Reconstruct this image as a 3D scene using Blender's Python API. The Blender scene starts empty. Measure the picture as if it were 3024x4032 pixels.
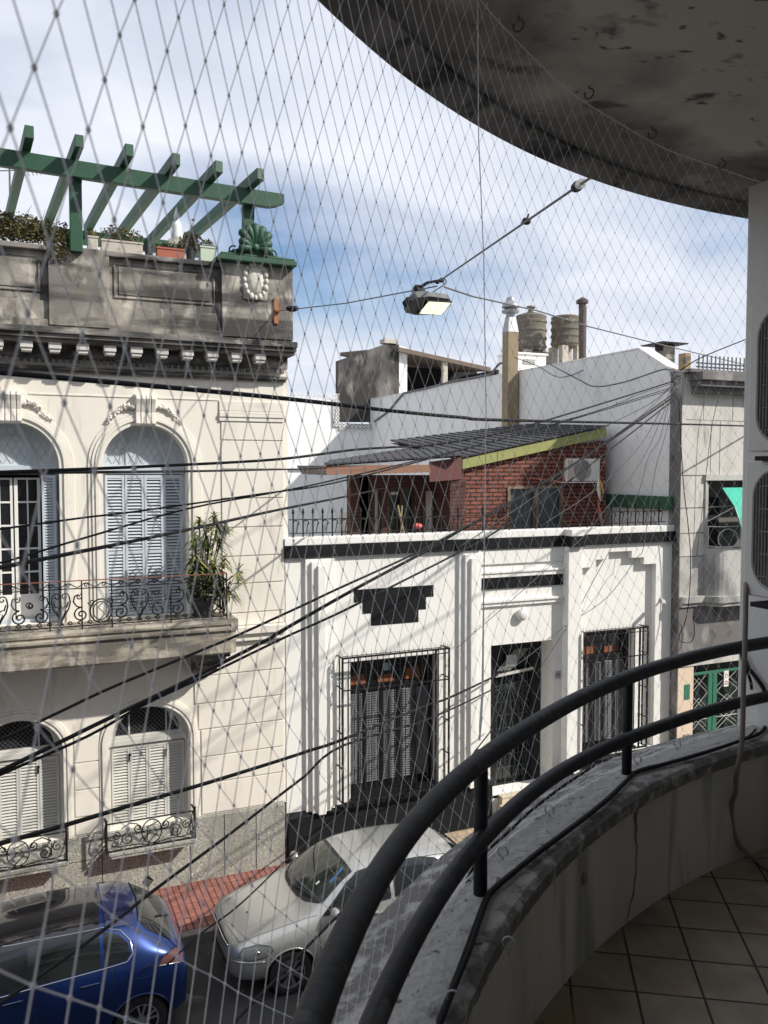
import bpy, bmesh, math, random
from mathutils import Vector, Matrix
from mathutils.geometry import tessellate_polygon
from mathutils.bvhtree import BVHTree
random.seed(7)
R_ = math.radians
# ------------------------------------------------------------------ camera
EYE = Vector((0.0, 0.0, 6.5)); YAW = R_(23.7); PIT = R_(2.9); FPX = 3280.0
cam_d = bpy.data.cameras.new('camera'); cam = bpy.data.objects.new('camera', cam_d)
bpy.context.scene.collection.objects.link(cam)
cam.location = EYE; cam.rotation_euler = (R_(90) - PIT, 0, -YAW)
cam_d.sensor_fit = 'VERTICAL'; cam_d.sensor_height = 4.92; cam_d.sensor_width = 3.69
cam_d.lens = 4.92 * FPX / 4032.0
cam_d.clip_start = 0.03; cam_d.clip_end = 2000
cam_d.dof.use_dof = True; cam_d.dof.focus_distance = 9.0; cam_d.dof.aperture_fstop = 2.0
sc = bpy.context.scene; sc.camera = cam
# ------------------------------------------------------------------ light
SUN_TRAVEL = Vector((-1.0, 0.8, -1.0)).normalized()
SUN_EL = math.asin(-SUN_TRAVEL.z); SUN_AZ = math.atan2(-SUN_TRAVEL.x, -SUN_TRAVEL.y)
ld = bpy.data.lights.new('sun', 'SUN'); ld.energy = 4.6; ld.angle = R_(1.0); ld.color = (1.0, 0.95, 0.87)
sun = bpy.data.objects.new('sun', ld); sc.collection.objects.link(sun)
sun.rotation_euler = SUN_TRAVEL.to_track_quat('-Z', 'Y').to_euler()
w = bpy.data.worlds.new('World'); sc.world = w; w.use_nodes = True
nt = w.node_tree; nt.nodes.clear()
def wn(t, **k):
    n = nt.nodes.new(t)
    for a, b in k.items(): setattr(n, a, b)
    return n
sky = wn('ShaderNodeTexSky', sky_type='NISHITA', sun_disc=False, sun_elevation=SUN_EL, sun_rotation=SUN_AZ, altitude=30, air_density=1.0, dust_density=0.6, ozone_density=1.2)
tc = wn('ShaderNodeTexCoord'); sep = wn('ShaderNodeSeparateXYZ'); nt.links.new(tc.outputs['Generated'], sep.inputs[0])
def math_(op, a, b=None, c=None):
    n = wn('ShaderNodeMath', operation=op)
    for i, v in enumerate((a, b, c)):
        if v is None: continue
        if isinstance(v, (int, float)): n.inputs[i].default_value = v
        else: nt.links.new(v, n.inputs[i])
    return n.outputs[0]
zz = math_('ADD', sep.outputs[2], 0.30)
px_ = math_('DIVIDE', sep.outputs[0], zz); py_ = math_('DIVIDE', sep.outputs[1], zz)
cb = wn('ShaderNodeCombineXYZ'); nt.links.new(px_, cb.inputs[0]); nt.links.new(py_, cb.inputs[1])
mp = wn('ShaderNodeMapping'); mp.inputs['Rotation'].default_value = (0, 0, R_(24)); mp.inputs['Scale'].default_value = (0.95, 1.5, 1); mp.inputs['Location'].default_value = (0.4, 2.2, 0)
nt.links.new(cb.outputs[0], mp.inputs[0])
nz = wn('ShaderNodeTexNoise'); nz.inputs['Scale'].default_value = 1.15; nz.inputs['Detail'].default_value = 9; nz.inputs['Roughness'].default_value = 0.5; nz.inputs['Distortion'].default_value = 0.35
nt.links.new(mp.outputs[0], nz.inputs['Vector'])
cr = wn('ShaderNodeValToRGB'); cr.color_ramp.elements[0].position = 0.27; cr.color_ramp.elements[1].position = 0.49
nt.links.new(nz.outputs['Fac'], cr.inputs[0])
n2 = wn('ShaderNodeTexNoise'); n2.inputs['Scale'].default_value = 2.2; n2.inputs['Detail'].default_value = 6
nt.links.new(mp.outputs[0], n2.inputs['Vector'])
c2 = wn('ShaderNodeValToRGB'); c2.color_ramp.elements[0].position = 0.3; c2.color_ramp.elements[1].position = 0.7
c2.color_ramp.elements[0].color = (5.9, 6.4, 7.5, 1); c2.color_ramp.elements[1].color = (8.2, 8.5, 9.2, 1)
nt.links.new(n2.outputs['Fac'], c2.inputs[0])
mx = wn('ShaderNodeMix', data_type='RGBA'); nt.links.new(cr.outputs[0], mx.inputs['Factor'])
sm = wn('ShaderNodeMix', data_type='RGBA', blend_type='MULTIPLY'); sm.inputs['Factor'].default_value = 1.0
nt.links.new(sky.outputs[0], sm.inputs['A']); sm.inputs['B'].default_value = (1.0, 1.10, 1.22, 1)
nt.links.new(sm.outputs['Result'], mx.inputs['A']); nt.links.new(c2.outputs[0], mx.inputs['B'])
bg = wn('ShaderNodeBackground'); bg.inputs['Strength'].default_value = 0.10; nt.links.new(mx.outputs['Result'], bg.inputs[0])
wo = wn('ShaderNodeOutputWorld'); nt.links.new(bg.outputs[0], wo.inputs[0])
vs = sc.view_settings; vs.view_transform = 'Standard'; vs.look = 'None'; vs.exposure = 0.22; vs.gamma = 1.0
# ------------------------------------------------------------------ pixel <-> world helpers (photo is 3024 x 4032)
FW = Vector((math.sin(YAW) * math.cos(PIT), math.cos(YAW) * math.cos(PIT), -math.sin(PIT)))
RT = Vector((math.cos(YAW), -math.sin(YAW), 0)); UP = RT.cross(FW)
ZM = {'A': (0, 400, 1.3825), 'B': (0, 1400, 1.3825), 'C': (0, 2500, 1.3825), 'D': (0, 3200, 1.2762), 'E': (1100, 1100, 1.8433), 'F': (1800, 1100, 1.3554),
      'G': (1100, 2000, 1.701), 'H': (1800, 2000, 1.3554), 'I': (1700, 2700, 1.253), 'J': (800, 3100, 1.3825), 'K': (1300, 0, .9623), 'L': (2600, 1200, 1.2288),
      'N': (2500, 2400, 2.212), 'O': (0, 0, 1 / 1.8227), 'P': (0, 0, 1.0)}
def ray(k, x, y):
    ox, oy, s = ZM[k]; x = ox + x / s; y = oy + y / s
    return FW + RT * ((x - 1512) / FPX) - UP * ((y - 2016) / FPX)
def atY(k, x, y, Y): r = ray(k, x, y); return EYE + r * (Y / r.y)
def atX(k, x, y, X): r = ray(k, x, y); return EYE + r * (X / r.x)
def atZ(k, x, y, Z): r = ray(k, x, y); return EYE + r * ((Z - EYE.z) / r.z)
# ------------------------------------------------------------------ materials
def mat(name, col, rough=.8, var=.12, vs=2.0, stains=(), bump=0.0, bs=40.0, metal=0.0, spec=.5, emis=None, coat=0.0):
    """stains: (colour, scale, lo, hi, (sx,sy,sz)[, strength])"""
    m = bpy.data.materials.new(name); m.use_nodes = True; t = m.node_tree; N = t.nodes; Lk = t.links
    b = N['Principled BSDF']; g = N.new('ShaderNodeNewGeometry')
    b.inputs['Roughness'].default_value = rough; b.inputs['Metallic'].default_value = metal
    b.inputs['Specular IOR Level'].default_value = spec; b.inputs['Coat Weight'].default_value = coat; b.inputs['Coat Roughness'].default_value = .04
    def noise(sc_, det, mapv=None, dist=0.0):
        n = N.new('ShaderNodeTexNoise'); n.inputs['Scale'].default_value = sc_; n.inputs['Detail'].default_value = det; n.inputs['Distortion'].default_value = dist
        if mapv:
            q = N.new('ShaderNodeMapping'); q.inputs['Scale'].default_value = mapv; q.inputs['Location'].default_value = (random.random() * 9, random.random() * 9, random.random() * 9)
            Lk.new(g.outputs['Position'], q.inputs[0]); Lk.new(q.outputs[0], n.inputs['Vector'])
        else: Lk.new(g.outputs['Position'], n.inputs['Vector'])
        return n
    cur = None
    c = (*col, 1)
    if var > 0:
        n = noise(vs, 5); r = N.new('ShaderNodeMix'); r.data_type = 'RGBA'
        r.inputs['A'].default_value = tuple(v * (1 - var) for v in col) + (1,); r.inputs['B'].default_value = tuple(min(1, v * (1 + var * .6)) for v in col) + (1,)
        Lk.new(n.outputs['Fac'], r.inputs['Factor']); cur = r.outputs['Result']
    for s in stains:
        n = noise(s[1], 8, s[4] if len(s) > 4 else (1, 1, 1), .3); rp = N.new('ShaderNodeMapRange')
        rp.inputs['From Min'].default_value = s[2]; rp.inputs['From Max'].default_value = s[3]; rp.inputs['To Max'].default_value = s[5] if len(s) > 5 else 1.0
        Lk.new(n.outputs['Fac'], rp.inputs['Value']); r = N.new('ShaderNodeMix'); r.data_type = 'RGBA'
        Lk.new(rp.outputs[0], r.inputs['Factor'])
        if cur: Lk.new(cur, r.inputs['A'])
        else: r.inputs['A'].default_value = c
        r.inputs['B'].default_value = (*s[0], 1); cur = r.outputs['Result']
    if cur: Lk.new(cur, b.inputs['Base Color'])
    else: b.inputs['Base Color'].default_value = c
    if bump > 0:
        n = noise(bs, 4); bp = N.new('ShaderNodeBump'); bp.inputs['Strength'].default_value = bump; bp.inputs['Distance'].default_value = .01
        Lk.new(n.outputs['Fac'], bp.inputs['Height']); Lk.new(bp.outputs[0], b.inputs['Normal'])
    if emis:
        b.inputs['Emission Color'].default_value = (*emis[0], 1); b.inputs['Emission Strength'].default_value = emis[1]
    return m
def brickmat(name, c1, c2, mortar, bw, bh, ms, axes='XZ', rough=.85, bump=.6, offset=.5, speck=None, rot=0, loc=(0, 0), stains=()):
    m = mat(name, c1, rough, var=0); t = m.node_tree; N = t.nodes; Lk = t.links; b = N['Principled BSDF']
    g = N.new('ShaderNodeNewGeometry'); s = N.new('ShaderNodeSeparateXYZ'); Lk.new(g.outputs['Position'], s.inputs[0])
    cbn = N.new('ShaderNodeCombineXYZ'); Lk.new(s.outputs['XYZ'.index(axes[0])], cbn.inputs[0]); Lk.new(s.outputs['XYZ'.index(axes[1])], cbn.inputs[1])
    mpn = N.new('ShaderNodeMapping'); mpn.inputs['Rotation'].default_value = (0, 0, rot); mpn.inputs['Location'].default_value = (loc[0], loc[1], 0); Lk.new(cbn.outputs[0], mpn.inputs[0])
    br = N.new('ShaderNodeTexBrick'); br.inputs['Scale'].default_value = 1; br.inputs['Brick Width'].default_value = bw; br.inputs['Row Height'].default_value = bh
    br.inputs['Mortar Size'].default_value = ms; br.inputs['Color1'].default_value = (*c1, 1); br.inputs['Color2'].default_value = (*c2, 1); br.inputs['Mortar'].default_value = (*mortar, 1)
    br.inputs['Mortar Smooth'].default_value = .2; br.offset = offset
    Lk.new(mpn.outputs[0], br.inputs['Vector'])
    n = N.new('ShaderNodeTexNoise'); n.inputs['Scale'].default_value = 9; n.inputs['Detail'].default_value = 6; Lk.new(g.outputs['Position'], n.inputs['Vector'])
    mm = N.new('ShaderNodeMix'); mm.data_type = 'RGBA'; mm.blend_type = 'MULTIPLY'; mm.inputs['Factor'].default_value = .7
    rr = N.new('ShaderNodeMapRange'); rr.inputs['From Min'].default_value = .3; rr.inputs['From Max'].default_value = .7; rr.inputs['To Min'].default_value = .6; rr.inputs['To Max'].default_value = 1.15
    Lk.new(n.outputs['Fac'], rr.inputs[0]); Lk.new(br.outputs['Color'], mm.inputs['A']); Lk.new(rr.outputs[0], mm.inputs['B'])
    cur = mm.outputs['Result']
    for st in stains:
        n3 = N.new('ShaderNodeTexNoise'); n3.inputs['Scale'].default_value = st[1]; n3.inputs['Detail'].default_value = 7; Lk.new(g.outputs['Position'], n3.inputs['Vector'])
        rp = N.new('ShaderNodeMapRange'); rp.inputs['From Min'].default_value = st[2]; rp.inputs['From Max'].default_value = st[3]; Lk.new(n3.outputs['Fac'], rp.inputs[0])
        r = N.new('ShaderNodeMix'); r.data_type = 'RGBA'; Lk.new(rp.outputs[0], r.inputs['Factor']); Lk.new(cur, r.inputs['A']); r.inputs['B'].default_value = (*st[0], 1); cur = r.outputs['Result']
    Lk.new(cur, b.inputs['Base Color'])
    inv = N.new('ShaderNodeMath'); inv.operation = 'SUBTRACT'; inv.inputs[0].default_value = 1; Lk.new(br.outputs['Fac'], inv.inputs[1])
    bp = N.new('ShaderNodeBump'); bp.inputs['Strength'].default_value = bump; bp.inputs['Distance'].default_value = .012; Lk.new(inv.outputs[0], bp.inputs['Height']); Lk.new(bp.outputs[0], b.inputs['Normal'])
    return m
def glass(name, col=(.02, .025, .03), rough=.05):
    return mat(name, col, rough, var=0, spec=.6)
# ------------------------------------------------------------------ mesh builder
class MB:
    def __init__(s): s.v = []; s.f = []
    def add(s, vs_, fs):
        o = len(s.v); s.v += [tuple(a) for a in vs_]; s.f += [tuple(i + o for i in q) for q in fs]; return s
    def box(s, x0, x1, y0, y1, z0, z1):
        return s.add([(x, y, z) for z in (z0, z1) for y in (y0, y1) for x in (x0, x1)], [(0, 2, 3, 1), (4, 5, 7, 6), (0, 1, 5, 4), (2, 6, 7, 3), (0, 4, 6, 2), (1, 3, 7, 5)])
    def obox(s, c, ax, ay, az):
        c, ax, ay, az = map(Vector, (c, ax, ay, az))
        return s.add([c + ax * i + ay * j + az * k for k in (-1, 1) for j in (-1, 1) for i in (-1, 1)], [(0, 2, 3, 1), (4, 5, 7, 6), (0, 1, 5, 4), (2, 6, 7, 3), (0, 4, 6, 2), (1, 3, 7, 5)])
    def bar(s, p, q, w_, h, up=(0, 0, 1)):
        p, q = Vector(p), Vector(q); d = (q - p); n = d.normalized(); u = Vector(up); sd = n.cross(u)
        if sd.length < 1e-4: sd = n.cross(Vector((0, 1, 0)))
        sd.normalize(); u = sd.cross(n)
        return s.obox((p + q) / 2, d / 2, sd * w_ / 2, u * h / 2)
    def plate(s, outer, holes, f0, f1):
        """outer/holes: 2D loops; f0,f1: functions 2D->3D for the front and back sheet"""
        loops = [outer] + list(holes)
        tris = tessellate_polygon([[Vector((a, b, 0)) for a, b in lp] for lp in loops])
        flat = [p for lp in loops for p in lp]; n = len(flat)
        vs_ = [f0(*p) for p in flat] + [f1(*p) for p in flat]
        fs = [tuple(t) for t in tris] + [tuple(i + n for i in reversed(t)) for t in tris]
        o = 0
        for lp in loops:
            k = len(lp)
            for i in range(k): a, b = o + i, o + (i + 1) % k; fs.append((a, b, b + n, a + n))
            o += k
        return s.add(vs_, fs)
    def py(s, outer, y0, y1, holes=()): return s.plate(outer, holes, lambda a, b: (a, y0, b), lambda a, b: (a, y1, b))
    def px(s, outer, x0, x1, holes=()): return s.plate(outer, holes, lambda a, b: (x0, a, b), lambda a, b: (x1, a, b))
    def pz(s, outer, z0, z1, holes=()): return s.plate(outer, holes, lambda a, b: (a, b, z0), lambda a, b: (a, b, z1))
    def tube(s, pts, r, n=6, closed=False):
        P = [Vector(p) for p in pts]; k = len(P); rs = r if isinstance(r, (list, tuple)) else [r] * k
        T = []
        for i in range(k):
            a = P[i - 1] if (i > 0 or closed) else P[i]; b = P[(i + 1) % k] if (i < k - 1 or closed) else P[i]
            T.append((b - a).normalized() if (b - a).length > 1e-9 else Vector((0, 0, 1)))
        u = T[0].cross(Vector((0, 0, 1)));  u = u if u.length > .05 else T[0].cross(Vector((0, 1, 0))); u.normalize()
        vs_ = []
        for i in range(k):
            u = (u - T[i] * u.dot(T[i])); u = u.normalized() if u.length > 1e-6 else T[i].orthogonal().normalized(); v = T[i].cross(u)
            for j in range(n):
                a = 2 * math.pi * j / n; vs_.append(P[i] + (u * math.cos(a) + v * math.sin(a)) * rs[i])
        fs = []
        for i in range(k if closed else k - 1):
            for j in range(n):
                a = i * n + j; b = i * n + (j + 1) % n; c = ((i + 1) % k) * n; fs.append((a, b, c + (j + 1) % n, c + j))
        if not closed: fs += [tuple(range(n - 1, -1, -1)), tuple((k - 1) * n + j for j in range(n))]
        return s.add(vs_, fs)
    def lathe(s, c, prof, n=24, axis='z', cap=True):
        c = Vector(c); vs_ = []; 
        for r, h in prof:
            for j in range(n):
                a = 2 * math.pi * j / n; x, y = r * math.cos(a), r * math.sin(a)
                vs_.append(c + Vector({'z': (x, y, h), 'y': (x, h, y), 'x': (h, x, y)}[axis]))
        fs = [(i * n + j, i * n + (j + 1) % n, (i + 1) * n + (j + 1) % n, (i + 1) * n + j) for i in range(len(prof) - 1) for j in range(n)]
        if cap: fs += [tuple(range(n)), tuple((len(prof) - 1) * n + j for j in range(n))]
        return s.add(vs_, fs)
    def ball(s, c, r, n=6, m=4, sc_=(1, 1, 1)):
        pr = [(max(1e-4, math.sin(math.pi * i / m)) * r, -math.cos(math.pi * i / m) * r) for i in range(m + 1)]
        o = len(s.v); s.lathe((0, 0, 0), pr, n, cap=False)
        for i in range(o, len(s.v)):
            v = s.v[i]; s.v[i] = (c[0] + v[0] * sc_[0], c[1] + v[1] * sc_[1], c[2] + v[2] * sc_[2])
        return s
    def build(s, name, m, parent=None, smooth=False, bevel=0.0, recalc=True, local=False, label=None):
        me = bpy.data.meshes.new(name); me.from_pydata(s.v, [], s.f); me.update()
        if recalc:
            bm = bmesh.new(); bm.from_mesh(me); bmesh.ops.recalc_face_normals(bm, faces=bm.faces); bm.to_mesh(me); bm.free()
        if smooth is True:
            for p in me.polygons: p.use_smooth = True
        elif smooth: me.shade_smooth() if False else None
        me.materials.append(m) if not isinstance(m, (list, tuple)) else [me.materials.append(x) for x in m]
        o = bpy.data.objects.new(name, me); sc.collection.objects.link(o)
        if parent is not None:
            o.parent = parent
            if not local:
                a = parent; off = Vector((0, 0, 0))
                while a is not None: off += a.location; a = a.parent
                o.location = -off
        if bevel > 0:
            bv = o.modifiers.new('bevel', 'BEVEL'); bv.width = bevel; bv.segments = 2; bv.limit_method = 'ANGLE'; bv.angle_limit = R_(50)
        if label: o['label'] = label
        return o
def thing(name, label, cat, loc=(0, 0, 0), group=None):
    o = bpy.data.objects.new(name, None); sc.collection.objects.link(o); o.location = loc; o.empty_display_size = .2
    o['label'] = label; o['category'] = cat
    if group: o['group'] = group
    return o
def tag(o, label, cat, group=None):
    o['label'] = label; o['category'] = cat
    if group: o['group'] = group
    return o
def struct(o, kind='structure'): o['kind'] = kind; return o
def copy_tree(o, parent=None):
    c = o.copy(); sc.collection.objects.link(c)
    if parent is not None: c.parent = parent
    for ch in list(o.children): copy_tree(ch, c)
    return c
def arc(cx, cz, rx, rz, a0, a1, n=24): return [(cx + rx * math.cos(R_(a0 + (a1 - a0) * i / n)), cz + rz * math.sin(R_(a0 + (a1 - a0) * i / n))) for i in range(n + 1)]
def arch_poly(cx, w_, z0, zs, rz, n=24): return [(cx - w_, z0), (cx + w_, z0)] + arc(cx, zs, w_, rz, 0, 180, n)
def arch_band(mb, cx, zs, z0, w0, r0, w1, r1, y0, y1, n=28):
    outer = [(cx + w1, z0)] + arc(cx, zs, w1, r1, 0, 180, n) + [(cx - w1, z0), (cx - w0, z0)] + arc(cx, zs, w0, r0, 180, 0, n) + [(cx + w0, z0)]
    return mb.py(outer, y0, y1)
def spiral(cx, cz, r, a0, turns, y, sgn=1, n=26, rmin=.12):
    """spiral from the rim (radius r, angle a0 degrees) winding in"""
    out = []
    for i in range(n + 1):
        t = i / n; rr = r * (1 - t * (1 - rmin)); a = R_(a0) + sgn * 2 * math.pi * turns * t
        out.append((cx + rr * math.cos(a), y, cz + rr * math.sin(a)))
    return out
# ------------------------------------------------------------------ shared materials
M = {}
M['cream'] = mat('cream_render', (.75, .71, .63), .85, .06, 1.2, stains=[((.5, .45, .38), 2.2, .54, .78, (1, 1, .35), .45), ((.36, .33, .29), 5, .62, .76, (1.4, 1, .25), .45)], bump=.15, bs=60)
M['creamtrim'] = mat('cream_trim', (.74, .70, .63), .8, .1, 3, stains=[((.38, .34, .29), 5, .55, .78, (1, 1, 1), .5)], bump=.2, bs=50)
M['oldstone'] = mat('stained_render', (.35, .32, .275), .9, .25, 2.5, stains=[((.15, .135, .12), 1.9, .36, .55, (1, 1, .8), .85), ((.58, .54, .47), 3.1, .54, .66, (1, 1, .6), .8), ((.035, .032, .03), 1.3, .50, .62, (.35, 1, 2.6), .9), ((.05, .047, .043), 4.5, .56, .68, (1, 1, .5), .85)], bump=.6, bs=30)
M['oldcornice'] = mat('stained_cornice', (.24, .22, .20), .9, .2, 3, stains=[((.045, .043, .04), 2.0, .40, .56, (.6, 1, 2.5), .95), ((.5, .47, .42), 5, .6, .75, (1, 1, 2), .7)], bump=.5, bs=35)
M['slab'] = mat('lichen_concrete', (.36, .32, .26), .9, .2, 2, stains=[((.10, .09, .075), 2.6, .42, .60, (.5, 1, 2.2), .9), ((.62, .58, .5), 4, .55, .72, (1.5, 1, .5), .7), ((.10, .085, .06), 9, .58, .72, (.5, 1, 3), .8)], bump=.6, bs=30)
M['granite'] = mat('speckled_granito', (.32, .32, .28), .65, .12, 1.5, stains=[((.60, .58, .52), 38, .55, .62, (1, 1, 1), .9), ((.12, .12, .10), 30, .56, .64, (1, 1, 1), .9), ((.2, .19, .16), 1.4, .5, .7, (1, 1, .4), .6)], bump=.3, bs=80)
M['shutter'] = mat('grey_blue_paint', (.50, .55, .60), .55, .08, 3)
M['shutterlow'] = mat('pale_grey_paint', (.56, .55, .51), .6, .1, 3, stains=[((.35, .33, .3), 8, .6, .75, (1, 1, 1), .4)])
M['darkglass'] = glass('dark_window_glass', (.012, .014, .016), .06)
M['lunglass'] = mat('frosted_pale_glass', (.55, .60, .63), .35, .1, 3)
M['iron'] = mat('black_wrought_iron', (.014, .013, .012), .6, .3, 20, metal=.0, spec=.2)
M['rust'] = mat('rusty_red_iron', (.20, .07, .045), .75, .3, 20)
M['green'] = mat('green_painted_wood', (.016, .075, .038), .55, .25, 6, stains=[((.02, .06, .035), 9, .55, .75, (1, 1, .4), .7)], bump=.15, bs=60)
M['white'] = mat('white_rough_render', (.80, .79, .75), .85, .03, 2, stains=[((.62, .61, .58), 3, .56, .8, (1.6, 1, .2), .5), ((.52, .5, .46), 9, .66, .76, (1.5, 1, .3), .4)], bump=.6, bs=70)
M['black'] = mat('black_painted_render', (.011, .012, .0135), .7, .3, 6, stains=[((.03, .03, .031), 5, .6, .8, (1, 1, 1), .6)], bump=.4, bs=60, spec=.15)
M['whiteshade'] = mat('white_party_render', (.78, .78, .77), .9, .05, .6, stains=[((.55, .55, .54), 1.6, .52, .8, (1, 1, .25), .5), ((.6, .6, .58), 5, .6, .75, (1, 1, .3), .4)], bump=.2, bs=40)
M['concrete'] = mat('black_mould_concrete', (.16, .15, .14), .95, .3, 1.5, stains=[((.03, .028, .026), 1.3, .38, .56, (1, 1, .6), .95), ((.34, .31, .28), 3, .58, .75, (1, 1, .4), .7), ((.02, .02, .02), 7, .62, .72, (1, 1, .6), .8)], bump=.5, bs=25)
M['steel'] = mat('galvanised_steel', (.36, .37, .38), .5, .2, 8, metal=.5)
M['cable'] = mat('black_cable', (.008, .008, .009), .7, .2, 30, spec=.2)
M['cablegrey'] = mat('grey_cable', (.12, .12, .125), .6, .2, 30)
# ================================================================== SETTING
road = MB(); road.box(-60, 60, 2.6, 11.72, -.60, -.28)
struct(road.build('road', mat('worn_asphalt', (.055, .053, .05), .85, .25, 1.2, stains=[((.10, .095, .085), 3, .55, .75, (1, 1, 1), .6), ((.02, .02, .02), 1.2, .6, .75, (1, 1, 1), .6)], bump=.6, bs=120)))
gr = MB(); gr.box(-300, 300, -200, 400, -1.2, -.62)
struct(gr.build('ground', mat('bare_ground', (.12, .11, .10), .95, .2, .5)))
kb = MB()
x = -30
while x < 30:
    kb.box(x + .004, x + .996, 11.72, 11.87, -.6, -.145); x += 1.0
struct(kb.build('kerb', mat('granite_kerb', (.22, .2, .18), .85, .2, 4, stains=[((.08, .075, .07), 5, .5, .7, (1, 1, 1), .7)], bump=.3, bs=60), bevel=.012))
redpv = brickmat('red_grooved_paving', (.31, .12, .095), (.26, .10, .08), (.11, .05, .04), .2, .2, .006, 'XY', offset=0, bump=.9, rot=R_(0), stains=[((.42, .2, .16), 6, .62, .75)])
def grooves(m_, axis, pitch, dark=.35):
    t = m_.node_tree; N = t.nodes; Lk = t.links; b = N['Principled BSDF']; g = N.new('ShaderNodeNewGeometry'); s = N.new('ShaderNodeSeparateXYZ'); Lk.new(g.outputs['Position'], s.inputs[0])
    a = N.new('ShaderNodeMath'); a.operation = 'MULTIPLY'; a.inputs[1].default_value = 1 / pitch; Lk.new(s.outputs['XYZ'.index(axis)], a.inputs[0])
    fr = N.new('ShaderNodeMath'); fr.operation = 'FRACT'; Lk.new(a.outputs[0], fr.inputs[0]); lt = N.new('ShaderNodeMath'); lt.operation = 'LESS_THAN'; lt.inputs[1].default_value = .22; Lk.new(fr.outputs[0], lt.inputs[0])
    old = b.inputs['Base Color'].links[0].from_socket; r = N.new('ShaderNodeMix'); r.data_type = 'RGBA'; Lk.new(lt.outputs[0], r.inputs['Factor']); Lk.new(old, r.inputs['A'])
    mu = N.new('ShaderNodeMix'); mu.data_type = 'RGBA'; mu.blend_type = 'MULTIPLY'; mu.inputs['Factor'].default_value = 1; Lk.new(old, mu.inputs['A']); mu.inputs['B'].default_value = (dark, dark, dark, 1)
    Lk.new(mu.outputs['Result'], r.inputs['B']); Lk.new(r.outputs['Result'], b.inputs['Base Color'])
grooves(redpv, 'X', .1)
beige = brickmat('beige_grooved_paving', (.50, .38, .25), (.46, .35, .235), (.2, .15, .1), .2, .2, .006, 'XY', offset=0, bump=.9, stains=[((.38, .33, .26), 5, .6, .75)])
grooves(beige, 'X', .05, .62)
pv = MB(); pv.box(-30, 4.04, 11.87, 13.6, -.6, -.14); struct(pv.build('pavement_red', redpv))
pv = MB(); pv.box(4.04, 30, 11.87, 13.6, -.6, -.14); struct(pv.build('pavement_beige', beige))
pv = MB(); pv.box(-30, 30, -1.0, 2.6, -.6, -.14); struct(pv.build('pavement_near', mat('grey_paving', (.25, .24, .22), .85, .2, 3)))
# ================================================================== OUR BUILDING AND BALCONY
BC = Vector((2.88, -.715))
def ringpt(r, a, z): return (BC.x - r * math.cos(a), BC.y + r * math.sin(a), z)
A0, A1 = R_(-4), R_(94.7)
NA = 90
def ring(mb, r0, r1, z0, z1, a0=A0, a1=A1, n=NA):
    vs_ = []; 
    for i in range(n + 1):
        a = a0 + (a1 - a0) * i / n
        vs_ += [ringpt(r0, a, z0), ringpt(r1, a, z0), ringpt(r1, a, z1), ringpt(r0, a, z1)]
    fs = [(i * 4 + j, i * 4 + (j + 1) % 4, i * 4 + 4 + (j + 1) % 4, i * 4 + 4 + j) for i in range(n) for j in range(4)] + [(0, 1, 2, 3), (4 * n, 4 * n + 3, 4 * n + 2, 4 * n + 1)]
    return mb.add(vs_, fs)
def ringprof(mb, prof, a0=A0, a1=A1, n=NA, jit=0):
    k = len(prof); vs_ = []
    for i in range(n + 1):
        a = a0 + (a1 - a0) * i / n
        for r, z in prof: vs_.append(ringpt(r + random.uniform(-jit, jit), a, z + random.uniform(-jit, jit)))
    fs = [(i * k + j, i * k + (j + 1) % k, (i + 1) * k + (j + 1) % k, (i + 1) * k + j) for i in range(n) for j in range(k)] + [tuple(range(k)), tuple(n * k + j for j in range(k))]
    return mb.add(vs_, fs)
FLZ, COZ, CEZ, WX, WY = 5.05, 5.485, 7.6, 2.63, 2.46
M['ceil'] = mat('mouldy_ceiling_paint', (.60, .565, .51), .9, .12, 1.0, stains=[((.22, .21, .20), 1.1, .5, .66, (1, 1, 1), .6), ((.06, .055, .05), 4.5, .61, .69, (1, 1.6, 1), .9), ((.09, .085, .08), 13, .64, .70, (1, 1.5, 1), .9)], bump=.35, bs=18)
def radial_mould(m_, r0, r1, col):
    t = m_.node_tree; N = t.nodes; Lk = t.links; b_ = N['Principled BSDF']; g = N.new('ShaderNodeNewGeometry'); vd = N.new('ShaderNodeVectorMath'); vd.operation = 'DISTANCE'; fl = N.new('ShaderNodeVectorMath'); fl.operation = 'MULTIPLY'; fl.inputs[1].default_value = (1, 1, 0)
    Lk.new(g.outputs['Position'], fl.inputs[0]); Lk.new(fl.outputs[0], vd.inputs[0]); vd.inputs[1].default_value = (BC.x, BC.y, 0)
    n = N.new('ShaderNodeTexNoise'); n.inputs['Scale'].default_value = 3.2; n.inputs['Detail'].default_value = 9; Lk.new(g.outputs['Position'], n.inputs['Vector'])
    mr = N.new('ShaderNodeMapRange'); mr.inputs['From Min'].default_value = r0; mr.inputs['From Max'].default_value = r1; mr.inputs['To Min'].default_value = -.35; mr.inputs['To Max'].default_value = .32; Lk.new(vd.outputs['Value'], mr.inputs[0])
    ad = N.new('ShaderNodeMath'); ad.operation = 'ADD'; Lk.new(n.outputs['Fac'], ad.inputs[0]); Lk.new(mr.outputs[0], ad.inputs[1])
    rp = N.new('ShaderNodeMapRange'); rp.inputs['From Min'].default_value = .48; rp.inputs['From Max'].default_value = .72; rp.inputs['To Max'].default_value = .85; Lk.new(ad.outputs[0], rp.inputs[0])
    old = b_.inputs['Base Color'].links[0].from_socket; r = N.new('ShaderNodeMix'); r.data_type = 'RGBA'; Lk.new(rp.outputs[0], r.inputs['Factor']); Lk.new(old, r.inputs['A']); r.inputs['B'].default_value = (*col, 1); Lk.new(r.outputs['Result'], b_.inputs['Base Color'])
radial_mould(M['ceil'], 2.35, 3.35, (.13, .125, .115))
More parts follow.
